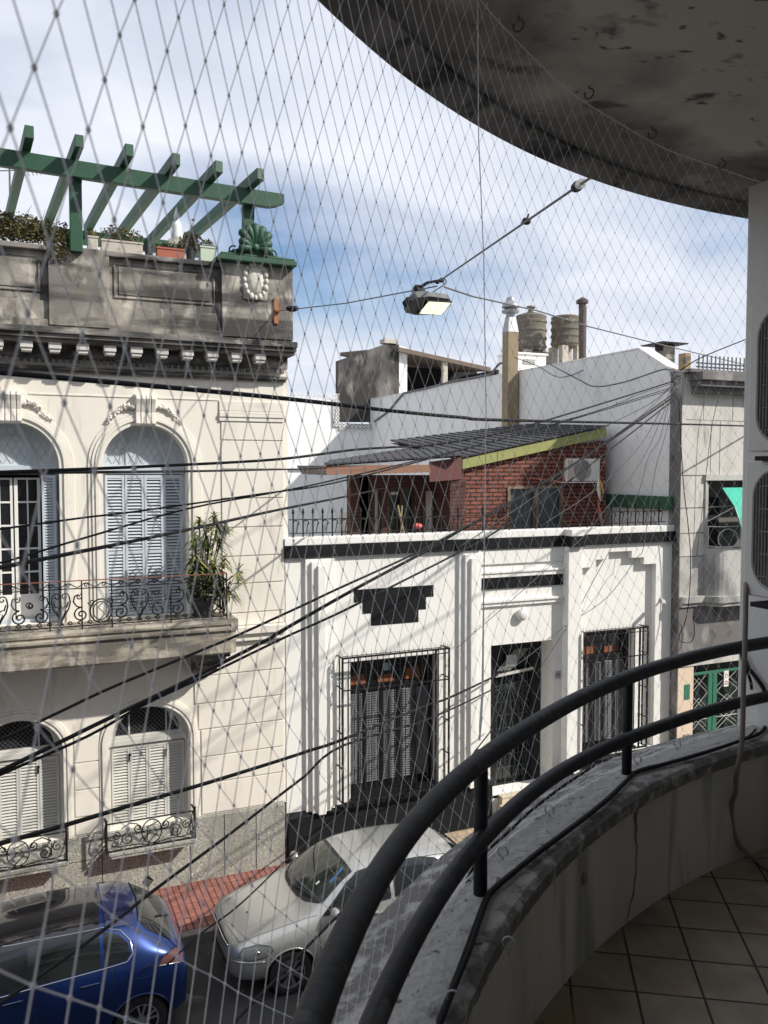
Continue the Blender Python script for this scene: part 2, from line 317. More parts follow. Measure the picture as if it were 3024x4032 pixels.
M['lip'] = mat('black_mould_lip', (.30, .285, .265), .95, .3, 3, stains=[((.05, .048, .046), 2.2, .42, .62, (1, 1, 1), .85), ((.03, .03, .03), 8, .52, .64, (1, 1, 1), .8)], bump=.5, bs=25)
M['parapet'] = mat('dirty_cement_paint', (.60, .585, .51), .9, .10, 1.5, stains=[((.40, .385, .32), 2.4, .48, .7, (1.2, 1.2, .22), .8), ((.2, .2, .17), 6, .57, .70, (1.5, 1.5, .15), .7)], bump=.35, bs=22)
M['coping'] = mat('weathered_coping', (.34, .33, .31), .95, .2, 2, stains=[((.10, .095, .09), 4.5, .45, .62, (1, 1, 1), .85), ((.05, .045, .04), 26, .56, .64, (1, 1, 1), .85), ((.46, .45, .42), 15, .58, .7, (1, 1, 1), .6)], bump=.9, bs=28)
M['wallpaint'] = mat('grey_wall_paint', (.62, .61, .58), .85, .08, 1.2, stains=[((.33, .32, .30), 3, .56, .75, (1, 1, .4), .6)], bump=.3, bs=25)
apt = thing('apartment_building', 'apartment building with curved shaded balcony the photo is taken from', 'building', (2.88, -.7, -.14))
b = MB()
b.box(-22, 22, -9, -1.0, -.14, 14.2)
b.build('facade_wall', M['wallpaint'], apt)
b = MB(); b.box(WX, 9.5, -1.0, WY, -.14, 10.4); b.build('projecting_wall', M['wallpaint'], apt, bevel=.01)
# balcony floor with diagonal tiles (grout direction read from the photograph)
tileM = brickmat('brown_floor_tiles', (.42, .36, .28), (.37, .32, .25), (.045, .038, .032), .18, .18, .004, 'XY', offset=0, bump=.5, rot=R_(33), loc=(.03, .01), rough=.6, stains=[((.30, .22, .12), 3.5, .6, .74), ((.13, .12, .105), 2.0, .56, .72)])
b = MB()
pts = [(BC.x - 3.24 * math.cos(A0 + (A1 - A0) * i / 60), BC.y + 3.24 * math.sin(A0 + (A1 - A0) * i / 60)) for i in range(61)]
pts = [p for p in pts if p[0] < WX - .001]
poly = pts + [(WX - .001, pts[-1][1]), (WX - .001, -.999), (-.36, -.999)]
b.pz(poly, FLZ - .18, FLZ); b.build('balcony_floor', tileM, apt)
b = MB(); ringprof(b, [(3.0, FLZ + .002), (3.0, COZ - .05), (3.24, COZ - .05), (3.24, FLZ - .28), (3.20, FLZ - .28), (3.0, FLZ - .17)])
b.build('parapet', M['parapet'], apt)
def lichen(m_, rc, w0, w1, col):
    t = m_.node_tree; N = t.nodes; Lk = t.links; b_ = N['Principled BSDF']; g = N.new('ShaderNodeNewGeometry'); vd = N.new('ShaderNodeVectorMath'); vd.operation = 'DISTANCE'; fl = N.new('ShaderNodeVectorMath'); fl.operation = 'MULTIPLY'; fl.inputs[1].default_value = (1, 1, 0)
    Lk.new(g.outputs['Position'], fl.inputs[0]); Lk.new(fl.outputs[0], vd.inputs[0]); vd.inputs[1].default_value = (BC.x, BC.y, 0)
    s1 = N.new('ShaderNodeMath'); s1.operation = 'SUBTRACT'; s1.inputs[1].default_value = rc; Lk.new(vd.outputs['Value'], s1.inputs[0]); s2 = N.new('ShaderNodeMath'); s2.operation = 'ABSOLUTE'; Lk.new(s1.outputs[0], s2.inputs[0])
    mr = N.new('ShaderNodeMapRange'); mr.inputs['From Min'].default_value = w0; mr.inputs['From Max'].default_value = w1; mr.inputs['To Min'].default_value = -.16; mr.inputs['To Max'].default_value = .10; Lk.new(s2.outputs[0], mr.inputs[0])
    n = N.new('ShaderNodeTexNoise'); n.inputs['Scale'].default_value = 13; n.inputs['Detail'].default_value = 10; n.inputs['Roughness'].default_value = .65; Lk.new(g.outputs['Position'], n.inputs['Vector'])
    ad = N.new('ShaderNodeMath'); ad.operation = 'ADD'; Lk.new(n.outputs['Fac'], ad.inputs[0]); Lk.new(mr.outputs[0], ad.inputs[1])
    rp = N.new('ShaderNodeMapRange'); rp.inputs['From Min'].default_value = .49; rp.inputs['From Max'].default_value = .60; rp.inputs['To Max'].default_value = .8; Lk.new(ad.outputs[0], rp.inputs[0])
    old = b_.inputs['Base Color'].links[0].from_socket; r = N.new('ShaderNodeMix'); r.data_type = 'RGBA'; Lk.new(rp.outputs[0], r.inputs['Factor']); Lk.new(old, r.inputs['A']); r.inputs['B'].default_value = (*col, 1); Lk.new(r.outputs['Result'], b_.inputs['Base Color'])
M['coping'] = mat('weathered_coping', (.40, .39, .37), .95, .15, 3, stains=[((.28, .27, .25), 6, .5, .7, (1, 1, 1), .6), ((.05, .045, .04), 38, .62, .68, (1, 1, 1), .8)], bump=.9, bs=40)
lichen(M['coping'], 3.06, .02, .10, (.09, .085, .078))
b = MB(); random.seed(3)
ringprof(b, [(2.955, COZ - .045), (2.95, COZ - .004), (2.965, COZ + .006), (3.04, COZ + .012), (3.10, COZ + .012), (3.13, COZ - .004), (3.22, COZ - .03), (3.27, COZ - .05), (3.26, COZ - .09), (3.24, COZ - .10)], n=260, jit=.0013)
b.build('coping', M['coping'], apt)
pts = [(BC.x - 3.30 * math.cos(A0 + (A1 - A0) * i / 80), BC.y + 3.30 * math.sin(A0 + (A1 - A0) * i / 80)) for i in range(81)]
b = MB(); b.pz(pts + [(6.0, pts[-1][1]), (6.0, -.999), (-.42, -.999)], CEZ, CEZ + .14); b.build('balcony_ceiling', M['ceil'], apt)
b = MB(); ringprof(b, [(3.30, CEZ - .012), (3.40, CEZ - .03), (3.43, CEZ), (3.43, CEZ + .34), (3.34, CEZ + .34), (3.301, CEZ + .15)], a1=R_(118), n=120); b.build('slab_edge', M['lip'], apt)
# crack in the parapet and small hole
def inner_at(k, x, y, r=2.998):
    d = ray(k, x, y); A = d.x ** 2 + d.y ** 2; Bq = -2 * (d.x * BC.x + d.y * BC.y); C_ = BC.length_squared - r * r
    t = (-Bq + math.sqrt(Bq * Bq - 4 * A * C_)) / (2 * A); return EYE + d * t
cr_ = [inner_at('I', *p) for p in [(1007, 565), (1010, 610), (1002, 650), (1008, 700), (1004, 745), (1014, 800), (1008, 860), (1010, 910), (1000, 975), (995, 1030), (978, 1080), (972, 1130), (958, 1165)]]
b = MB(); b.tube(cr_, [.006, .007, .007, .006, .005, .003, .0025, .0022, .0022, .002, .002, .0015, .001], 4); b.build('wall_crack', M['lip'], apt)
hp = inner_at('I', 750, 950); b = MB(); b.ball(hp, .013, 10, 6, (1, 1, 1.5)); b.build('plaster_hole', M['lip'], apt)
# door opening behind the photographer
b = MB(); b.box(.4, 2.0, -1.0, -.96, FLZ, FLZ + 2.1); b.build('door', M['darkglass'], apt)
b = MB(); b.py([(.32, FLZ), (.32, FLZ + 2.18), (2.08, FLZ + 2.18), (2.08, FLZ)], -.999, -.94, holes=[[(.41, FLZ + .02), (1.17, FLZ + .02), (1.17, FLZ + 2.09), (.41, FLZ + 2.09)], [(1.23, FLZ + .02), (1.99, FLZ + .02), (1.99, FLZ + 2.09), (1.23, FLZ + 2.09)]]); b.build('door_frame', M['white'], apt)
# ---------------- railing
M['railp'] = mat('black_tube_paint', (.010, .011, .013), .5, .35, 10, stains=[((.028, .03, .034), 14, .54, .68, (1, 1, 1), .8), ((.10, .095, .088), 9, .66, .72, (1, 1, 1), .6), ((.10, .05, .03), 30, .68, .72, (1, 1, 1), .8)], bump=.22, bs=35, spec=.25)
RR = 3.01
rl = thing('balcony_railing', 'black curved tube railing fixed on top of the balcony parapet', 'railing', ringpt(RR, R_(45), COZ))
def arcpts(rs, z, a0, a1, n):
    out = []
    for i in range(n + 1):
        a = a0 + (a1 - a0) * i / n; d = math.degrees(a)
        for (d0, r0), (d1, r1) in zip(rs[:-1], rs[1:]):
            if d0 <= d <= d1: r = r0 + (r1 - r0) * (.5 - .5 * math.cos(math.pi * (d - d0) / (d1 - d0)))
        out.append(ringpt(r, a, z))
    return out
aw = math.pi - math.atan2(3.0, WX - BC.x)
aw = math.acos(max(-1, min(1, (BC.x - WX) / RR)))
b = MB(); b.tube(arcpts([(-90, 3.045), (38, 3.045), (60, 3.008), (85, 3.02), (120, 3.02)], 5.843, A0, aw, 110), .0228, 16); b.build('top_rail', M['railp'], rl, smooth=True)
b = MB(); b.tube(arcpts([(-90, 3.04), (58, 3.035), (76, 3.003), (85, 3.0), (120, 3.0)], 5.642, A0, aw, 110), .0208, 16); b.build('lower_rail', M['railp'], rl, smooth=True)
def angof(p): return math.atan2(p.y - BC.y, BC.x - p.x)
for k in ((1891, 3538), (2467, 3060)):
    p = atZ('P', k[0], k[1], COZ)
    b = MB(); b.tube([(p[0], p[1], COZ - .02), (p[0], p[1], 5.84)], .0165, 12); b.build('post', M['railp'], rl, smooth=True)
for a in (R_(6), R_(-3)):
    p = ringpt(RR, a, 0); b = MB(); b.tube([(p[0], p[1], COZ - .02), (p[0], p[1], 5.84)], .0165, 12); b.build('post', M['railp'], rl, smooth=True)
# ---------------- safety net
NR = 3.075
net = thing('safety_net', 'pale knotted diamond mesh safety net closing the whole balcony opening', 'net', ringpt(NR, R_(45), COZ))
S0, Z0 = 1.1450, 6.7586; VA = (-.02927, -.0390); VB = (.0448, -.0358)
SMIN, SMAX, ZMIN, ZMAX = -.1, NR * math.acos((BC.x - WX) / NR) - .01, COZ + .02, CEZ - .01
rn = random.Random(5)
KN = {}
def knot(n, m):
    if (n, m) not in KN:
        s = S0 + VB[0] * n + VA[0] * m + rn.uniform(-.0012, .0012); z = Z0 + VB[1] * n + VA[1] * m + rn.uniform(-.0012, .0012)
        KN[(n, m)] = (s, z)
    return KN[(n, m)]
def inside(s, z): return SMIN < s < SMAX and ZMIN < z < ZMAX
def npt(s, z): 
    bow = .012 * math.sin(math.pi * min(1, max(0, (z - ZMIN) / (ZMAX - ZMIN))))
    return ringpt(NR + bow, s / NR, z)
b = MB(); kb_ = MB(); NRAD = .00045
lat = {}
for n in range(-60, 170):
    for m in range(-190, 130):
        s = S0 + VB[0] * n + VA[0] * m; z = Z0 + VB[1] * n + VA[1] * m
        if inside(s, z): lat[(n, m)] = 1
def clipseg(p, q):
    # clip end q of segment to region
    t = 1.0
    for lo, hi, a, c in ((SMIN, SMAX, p[0], q[0]), (ZMIN, ZMAX, p[1], q[1])):
        if c < lo: t = min(t, (a - lo) / (a - c))
        if c > hi: t = min(t, (hi - a) / (c - a))
    return (p[0] + (q[0] - p[0]) * t, p[1] + (q[1] - p[1]) * t)
for (n, m) in lat:
    p = knot(n, m)
    for dn, dm in ((0, 1), (1, 0), (0, -1), (-1, 0)):
        inn = (n + dn, m + dm) in lat
        if (dn < 0 or dm < 0) and inn: continue
        q = knot(n + dn, m + dm)
        if not inn: q = clipseg(p, q)
        A_, B_ = npt(*p), npt(*q)
        b.tube([A_, B_], NRAD, 4)
    c = Vector(npt(*p)); kb_.ball(c, .0015, 6, 4, (1, 1, 1.35))
M['net'] = bpy.data.materials.new('pale_nylon_twine'); M['net'].use_nodes = True; _t = M['net'].node_tree; _t.nodes.clear()
_d = _t.nodes.new('ShaderNodeBsdfDiffuse'); _d.inputs[0].default_value = (.9, .9, .92, 1); _l = _t.nodes.new('ShaderNodeBsdfTranslucent'); _l.inputs[0].default_value = (.92, .92, .94, 1)
_m = _t.nodes.new('ShaderNodeMixShader'); _m.inputs[0].default_value = .5; _o = _t.nodes.new('ShaderNodeOutputMaterial'); _t.links.new(_d.outputs[0], _m.inputs[1]); _t.links.new(_l.outputs[0], _m.inputs[2]); _t.links.new(_m.outputs[0], _o.inputs[0])
b.build('mesh_twine', M['net'], net, recalc=False); kb_.build('knots', M['net'], net, recalc=False)
b = MB(); hk = [ringpt(NR + .02, a, COZ + .026 + .004 * math.sin(a * 40)) for a in [A0 + (aw - A0) * i / 160 for i in range(161)]]; b.tube(hk, .0018, 6); b.build('lower_border_cord', M['net'], net); b = MB()
hk = [ringpt(NR, a, CEZ - .02 + .003 * math.sin(a * 33)) for a in [A0 + (aw - A0) * i / 160 for i in range(161)]]; b.tube(hk, .0015, 6); b.build('upper_border_cord', M['net'], net)

# vertical cord that joins two net panels
vc0 = angof(atZ('K', 530, 30, CEZ)); 
tcord = [inner_at('O', x_, y_, NR + .004) for x_, y_ in [(1034, 300), (1045, 560), (1050, 900), (1046, 1200), (1042, 1500), (1038, 1560), (1036, 1600)]]
tcord = [Vector((inner_at('O', 1030, 290, NR)).to_tuple()[:2] + (CEZ - .01,))] + tcord
b = MB(); b.tube(tcord, [.0012] * 5 + [.003, .0035, .002], 6); b.build('seam_cord', M['net'], net)
M['acrust'] = mat('dull_dark_hook', (.12, .09, .07), .8, .3, 40)
def hook(p, sgn):
    o = MB(); c = Vector(p); rad = Vector((c.x - BC.x, c.y - BC.y, 0)).normalized()
    pts_ = [c + Vector((0, 0, -sgn * .004))] + [c + Vector((0, 0, sgn * .022)) + rad * .014 * math.cos(a) + Vector((0, 0, 1)) * .014 * math.sin(a) for a in [R_(-90 * sgn + 30 * i) for i in range(11)]]
    o.tube(pts_, .0022, 6); return o
for a in [R_(d) for d in (8, 20, 32, 44.5, 55, 63.5, 71, 79, 86)]:
    hook(ringpt(NR - .035, a, CEZ), -1).build('hook', M['acrust'], net, smooth=True)
for x_, y_ in [(350, 860), (580, 650), (1015, 395), (1210, 315)]:
    p = atZ('I', x_, y_, COZ + .01); hook((p.x, p.y, COZ + .01), 1).build('hook', M['steel'], net, smooth=True)
for x_, y_ in [(1100, 2060), (980, 2180)]:
    p = atZ('O', x_, y_, COZ + .01); hook((p.x, p.y, COZ + .01), 1).build('hook', M['steel'], net, smooth=True)
# ---------------- cables lying on the coping
def copingcable(pts, r, name, label):
    P_ = [atZ('I', x_, y_, COZ + .02) for x_, y_ in pts]; 
    o = MB(); Q_ = smoothpath(P_, 6); o.tube(Q_, r, 8); return tag(o.build(name, M['cable'], smooth=True), label, 'cable')
def smoothpath(P_, k=6):
    P_ = [Vector(p) for p in P_]; out = []
    for i in range(len(P_) - 1):
        a = P_[max(0, i - 1)]; b_ = P_[i]; c = P_[i + 1]; d = P_[min(len(P_) - 1, i + 2)]
        for j in range(k):
            t = j / k; out.append(.5 * ((2 * b_) + (c - a) * t + (2 * a - 5 * b_ + 4 * c - d) * t * t + (3 * b_ - a - 3 * c + d) * t ** 3))
    out.append(P_[-1]); return out
copingcable([(1655, 60), (1652, 170), (1625, 230), (1540, 265), (1350, 330), (1160, 385), (1010, 425), (985, 445), (940, 490), (870, 560), (760, 650), (640, 740), (520, 830), (420, 910), (320, 995), (280, 1040), (235, 1160), (180, 1320), (110, 1490), (40, 1669), (20, 1740)], .0062, 'coaxial_cable', 'thick black cable snaking along the inner side of the balcony coping')
copingcable([(1600, 215), (1540, 262), (1350, 324), (1160, 379), (1015, 418), (945, 478), (865, 553), (755, 643), (635, 733), (515, 822), (400, 915), (310, 990), (262, 1050), (215, 1170), (160, 1320), (95, 1490), (30, 1660)], .004, 'thin_cable', 'thin black wire running beside the thick cable on the balcony coping')
# cable hanging under the lower rail
P_ = [inner_at('I', x_, y_, 3.05) for x_, y_ in [(1560, 60), (1420, 120), (1300, 170), (1150, 215), (985, 262)]]
o = MB(); o.tube(smoothpath(P_), .004, 6); tag(o.build('tied_cable', M['cable'], smooth=True), 'short black wire tied under the lower rail near the grey wall', 'cable')
P_ = [inner_at('I', x_, y_, 3.10) for x_, y_ in [(800, 395), (700, 460), (600, 530), (480, 625), (380, 720), (290, 800), (210, 890), (150, 1010), (90, 1140), (0, 1350), (-60, 1500)]]
o = MB(); o.tube(smoothpath(P_), .0042, 6); tag(o.build('draped_cable', M['cable'], smooth=True), 'black wire draped between the lower rail and the outer edge of the coping', 'cable')
# cable coil on the wall
o = MB(); o.tube(smoothpath([atX('N', x_, y_, WX - .02) for x_, y_ in [(920, 370), (960, 440), (1000, 520), (1060, 600), (1120, 690), (1150, 780)]]), .008, 8)
o.tube(smoothpath([atX('N', x_, y_, WX - .03) for x_, y_ in [(925, 380), (950, 480), (1000, 600), (1020, 700)]]), .006, 8)
tag(o.build('wall_cable', M['cable'], smooth=True), 'twisted black cables stapled to the grey wall below the air conditioners', 'cable')
# ---------------- air conditioners on the right wall
M['acwhite'] = mat('aged_white_plastic', (.62, .61, .57), .5, .05, 3, stains=[((.45, .43, .38), 4, .6, .8, (1, 1, 1), .4)])
M['acdark'] = mat('dark_fan_recess', (.018, .019, .02), .7, .1, spec=.2)
M['acgrill'] = mat('grey_grille_wire', (.34, .335, .32), .5, .1)
def rrect(y0, y1, z0, z1, r, n=6):
    out = []
    for cx_, cz_, a in ((y1 - r, z1 - r, 0), (y0 + r, z1 - r, 90), (y0 + r, z0 + r, 180), (y1 - r, z0 + r, 270)):
        out += [(cx_ + r * math.cos(R_(a + 90 * i / n)), cz_ + r * math.sin(R_(a + 90 * i / n))) for i in range(n + 1)]
    return out
def wall_ac(z0, z1, yl, label):
    xf = 2.26; y1 = yl; y0 = yl - .78
    t = thing('air_conditioner', label, 'air conditioner', (xf, y1 - .39, z0), 'air conditioner units on the grey wall')
    gy1, gy0, gz0, gz1 = y1 - .040, y1 - .475, z0 + .03, z1 - .03
    o = MB(); o.px([(y0, z0), (y1, z0), (y1, z1), (y0, z1)], xf, xf + .28, holes=[rrect(gy0, gy1, gz0, gz1, .09)]); o.build('casing', M['acwhite'], t, bevel=.006)
    o = MB(); o.box(xf + .06, xf + .07, gy0 - .02, gy1 + .02, gz0 - .02, gz1 + .02); o.build('fan_recess', M['acdark'], t)
    o = MB(); yy = gy0 + .01
    while yy < gy1:
        e = .0; d = min(yy - gy0, gy1 - yy); 
        if d < .09: e = .09 - math.sqrt(max(0, .09 ** 2 - (.09 - d) ** 2))
        o.tube([(xf - .004, yy, gz0 + e), (xf - .004, yy, gz1 - e)], .0024, 4); yy += .0125
    zz_ = gz0 + .04
    while zz_ < gz1 - .02: o.tube([(xf - .001, gy0 + .02, zz_), (xf - .001, gy1 - .02, zz_)], .0025, 4); zz_ += .075
    lp = rrect(gy0, gy1, gz0, gz1, .09); o.tube([(xf - .003, a_, b_) for a_, b_ in lp], .005, 6, closed=True)
    o.build('fan_grille', M['acgrill'], t)
    o = MB(); o.box(xf + .02, WX, y1 - .14, y1 - .10, z0 - .035, z0 - .002); o.box(xf - .03, xf + .05, y1 - .16, y1 - .06, z0 - .03, z0 - .015); o.box(WX - .02, WX, y1 - .14, y1 - .10, z0 - .25, z0); o.bar((xf + .05, y1 - .12, z0 - .02), (WX, y1 - .12, z0 - .24), .03, .006)
    o.build('wall_bracket', M['acdark'], t)
    return t
wall_ac(6.56, 7.055, 2.0925, 'upper of two cream air conditioners on the grey wall beside the balcony')
wall_ac(6.075, 6.53, 2.098, 'lower of two cream air conditioners on the grey wall with hose below')
P_ = [atX('P', 2938, 2290, 2.27), atX('P', 2937, 2340, 2.25)] + [atX('O', x_, y_, X_) for x_, y_, X_ in [(1609, 1400, 2.24), (1606, 1480, 2.25), (1603, 1600, 2.27), (1590, 1680, 2.30)]]
P_ += [atX('I', x_, y_, X_) for x_, y_, X_ in [(1500, 520, 2.36), (1478, 600, 2.38), (1485, 700, 2.40), (1515, 780, 2.42), (1550, 818, 2.45)]]
o = MB(); P_ = P_ + [atZ('I', 1600, 860, FLZ + .012), atZ('I', 1680, 920, FLZ + .012)]
o.tube(smoothpath(P_), .0085, 10)
tag(o.build('drain_hose', mat('brown_hose', (.24, .215, .19), .6, .25, 12), smooth=True), 'brown drain hose hanging from the lower air conditioner down to the floor', 'hose')

# ---------------- small things on the street and pavement
o = MB(); rl_ = random.Random(8)
for k in range(260):
    x_ = rl_.uniform(-4, 9); y_ = rl_.choice([rl_.uniform(11.2, 11.7), rl_.uniform(11.9, 13.2), rl_.uniform(9, 11.6)]); z_ = -.277 if y_ < 11.72 else -.137; a = rl_.uniform(0, 6.28); s_ = rl_.uniform(.01, .032)
    o.add([(x_ + s_ * math.cos(a), y_ + s_ * math.sin(a), z_), (x_ - s_ * .5 * math.sin(a), y_ + s_ * .5 * math.cos(a), z_ + .006), (x_ - s_ * math.cos(a), y_ - s_ * math.sin(a), z_ + .002), (x_ + s_ * .5 * math.sin(a), y_ - s_ * .5 * math.cos(a), z_ + .004)], [(0, 1, 2, 3)])
struct(tag(o.build('leaf_litter', mat('dry_leaf_litter', (.30, .22, .12), .8, .5, 30), recalc=False), 'dry leaves scattered along the kerb and pavement', 'leaves'), 'stuff')
# ================================================================== LEFT ORNATE HOUSE
LX0, LX1, FY = -7.0, 4.03, 13.3
WC = [1.815, -.08, -1.98, -3.88]          # window axes (every 1.9 m)
house = thing('ornate_house', 'two storey cream classical house with stained parapet and iron balcony', 'house', (-1.5, 13.3, -.14))
holes = []
for c in WC:
    holes.append(arch_poly(c, .64, 4.2, 6.56, .64)); holes.append(arch_poly(c, .62, .80, 2.25, .55))
# wall sheet (0.35 deep) with real openings, and body behind
b = MB(); b.py([(LX0, .90), (LX1, .90), (LX1, 8.55), (LX0, 8.55)], FY, FY + .34, holes=holes); b.box(LX0, LX1 + .07, FY + .72, 21, -.14, 9.35)
b.box(LX1 - .3, LX1 + .08, FY + .06, FY + .72, .9, 9.6); b.box(LX0, LX0 + .3, FY + .34, FY + .72, -.1, 9.3); b.box(LX0, LX1, FY + .341, FY + .719, 7.9, 9.3)
b.build('facade_wall', M['cream'], house)
# ashlar courses with recessed joints
b = MB(); P_ = .018; jt = .009
def blocks(x0, x1, zs, dy=0):
    for a_, c_ in zip(zs[:-1], zs[1:]): b.box(x0, x1, FY - P_ - dy, FY - .0005, a_ + jt, c_ - jt)
blocks(2.99, 4.02, [3.96, 4.17, 4.65, 5.10, 5.57, 6.04, 6.51, 6.975, 7.27])
low = [.92, 1.43, 1.87, 2.32, 2.745, 3.19, 3.69]
for a_, c_ in zip(low[:-1], low[1:]):
    x0 = 2.60 if a_ < 2.1 else (2.56 if a_ < 2.5 else 2.50 if a_ < 3 else 2.62)
    b.box(x0 + .02, 4.0, FY - P_, FY - .0005, a_ + jt, c_ - jt)
for ci in range(3):
    xm = (WC[ci] + WC[ci + 1]) / 2
    blocks(xm - .17, xm + .19, [.92, 1.2, 1.62, 2.04, 2.46])
b.build('ashlar_blocks', M['cream'], house, bevel=.006)
# thin mouldings
b = MB()
for i, c in enumerate(WC[:3]):
    b.box(c + .25 if i else c + .2, (2.96 if i == 0 else WC[i - 1] - .2), FY - .012, FY - .001, 7.60, 7.625)
for z0, z1, p in ((7.28, 7.34, .035), (7.345, 7.40, .05), (7.405, 7.44, .03), (7.445, 7.60, .022)): b.box(2.96, 4.03, FY - p, FY - .001, z0, z1)
for c in (2.78,): pass
b.box(3.06, 4.02, FY - .16, FY - .001, 3.84, 3.955); b.box(3.10, 4.01, FY - .10, FY - .001, 3.72, 3.838)
b.build('string_mouldings', M['creamtrim'], house, bevel=.006)
# plinth
b = MB(); b.box(LX0, 4.0, FY - .05, FY + .72, -.15, .895); b.build('granite_plinth', M['granite'], house, bevel=.01)
b = MB()
for xj in (-3.1, -2.2, -1.3, -.45, .35, 1.07, 1.75, 2.42, 2.97, 3.5): b.box(xj - .006, xj + .006, FY - .0515, FY - .049, -.13, .89)
b.box(LX0, 1.07, FY - .0513, FY - .0488, .52, .53)
b.build('plinth_joints', M['black'], house)
for vx in (-1.2, .24, 1.75):
    t_ = MB(); t_.py([(vx - .085, .02), (vx, -.075), (vx + .085, .02), (vx, .115)], FY - .058, FY - .049); o = t_.build('vent_grille', M['iron'], house)
    t_ = MB()
    for k in range(-2, 3): t_.bar((vx - .05 + k * .014, FY - .062, .02 + .05 + k * .014 - .04), (vx + .03 + k * .014, FY - .062, .02 - .04 + k * .014 - .0), .006, .004)
    t_.build('vent_bar', M['steel'], o)
# cornice
b = MB()
for z0, z1, y in ((8.44, 8.53, 12.80), (8.38, 8.438, 12.84), (8.33, 8.379, 12.90), (8.14, 8.329, 13.19), (7.97, 8.02, 13.20), (7.93, 7.968, 13.25)): b.box(LX0, 4.06 + (13.3 - y) * .12, y, FY + .05, z0, z1)
xx = 3.98
while xx > -2: b.box(xx - .035, xx + .02, 13.13, 13.191, 8.06, 8.13); xx -= .095
b.build('cornice', M['oldcornice'], house, bevel=.008)
M['modpale'] = mat('whitish_render', (.62, .6, .56), .85, .1, 4, stains=[((.2, .19, .18), 7, .55, .75)])  # cornice brackets, paler than the cornice itself
for k in range(-5, 10):
    cx_ = .145 + .378 * k; t_ = MB(); t_.box(cx_ - .085, cx_ + .085, 12.92, 13.185, 8.235, 8.328); t_.box(cx_ - .07, cx_ + .07, 12.94, 13.15, 8.19, 8.234)
    t_.build('cornice_bracket', M['modpale'], house, bevel=.006)
# parapet with panels
b = MB()
b.box(LX0, 4.12, 13.12, 13.45, 8.535, 8.68); b.box(LX0, 4.12, 13.16, 13.43, 8.681, 8.95)
b.box(.46, 1.30, 13.10, 13.42, 8.60, 9.745); b.box(2.98, 4.14, 13.10, 13.42, 8.60, 9.745)
b.box(1.30, 2.98, 13.20, 13.42, 8.951, 9.66); b.box(LX0, .46, 13.20, 13.42, 8.951, 9.66)
for x0, x1 in ((1.37, 2.89), (-1.6, .35)):
    for (a0_, a1_, c0, c1) in ((x0, x1, 9.57, 9.595), (x0, x1, 9.075, 9.10), (x0, x0 + .025, 9.101, 9.569), (x1 - .025, x1, 9.101, 9.569)): b.box(a0_, a1_, 13.178, 13.199, c0, c1)
    b.box(x0 + .07, x1 - .07, 13.185, 13.199, 9.13, 9.54)
b.build('parapet', M['oldstone'], house, bevel=.012)
b = MB(); b.box(1.25, 2.99, 13.09, 13.43, 9.661, 9.735); b.box(LX0, .47, 13.09, 13.43, 9.661, 9.735); b.build('parapet_coping', M['oldcornice'], house, bevel=.01)
# green capping with shell
b = MB(); b.box(2.90, 4.16, 12.93, 13.45, 9.75, 9.83); b.box(2.94, 4.13, 12.95, 13.42, 9.831, 9.87)
b.py([(3.02, 9.871), (4.05, 9.871), (4.02, 9.92), (3.86, 9.93), (3.72, 10.02), (3.35, 10.04), (3.25, 9.99), (3.10, 9.93)], 13.12, 13.3)
b.build('green_capping', M['green'], house, bevel=.012)
b = MB(); sc0 = (3.48, 9.98)
for k in range(9):
    a = R_(-8 + 196 * k / 8); L_ = .33 if 1 < k < 7 else .27
    tip = (sc0[0] + L_ * math.cos(a), 12.96, sc0[1] + L_ * math.sin(a) * 1.12)
    pp = [(sc0[0] + (tip[0] - sc0[0]) * t, 12.97 - .05 * math.sin(math.pi * t * .9), sc0[1] + (tip[2] - sc0[1]) * t) for t in (0, .25, .5, .75, .92, 1)]
    b.tube(pp, [.014, .03, .052, .068, .062, .02], 10)
b.box(sc0[0] - .16, sc0[0] + .16, 12.95, 13.1, 9.87, 9.99); b.lathe((sc0[0], 12.95, sc0[1]), [(.001, -.05), (.06, -.04), (.07, .05)], 12, 'y')
b.tube([(x_, 13.08, z_) for x_, _, z_ in spiral(3.16, 9.93, .08, 60, 1.2, 0, 1)], .014, 6); b.tube([(x_, 13.08, z_) for x_, _, z_ in spiral(3.80, 9.93, .08, 120, 1.2, 0, -1)], .014, 6)
b.build('shell_ornament', M['green'], house, smooth=True)
# cartouche
M['pale'] = mat('pale_plaster', (.60, .57, .51), .85, .12, 4, stains=[((.3, .28, .25), 8, .55, .7)], bump=.3)
b = MB(); b.box(3.32, 3.71, 13.085, 13.105, 9.20, 9.70)
b.lathe((3.515, 13.09, 9.52), [(.0001, -.05), (.07, -.045), (.12, -.025), (.135, .0)], 24, 'y')
for i in range(len(b.v) - 96, len(b.v)): v = b.v[i]; b.v[i] = (v[0], v[1], 9.52 + (v[2] - 9.52) * 1.75)
for k in range(16):
    a = 2 * math.pi * k / 16; b.ball((3.515 + .18 * math.cos(a), 13.075, 9.50 + .27 * math.sin(a)), .035 + .01 * (k % 2), 7, 5, (1, .8, 1.2))
for k in range(5): b.ball((3.45 + .035 * k, 13.07, 9.80 - .01 * abs(k - 2)), .03, 7, 5)
b.build('oval_cartouche', M['pale'], house, smooth=True)
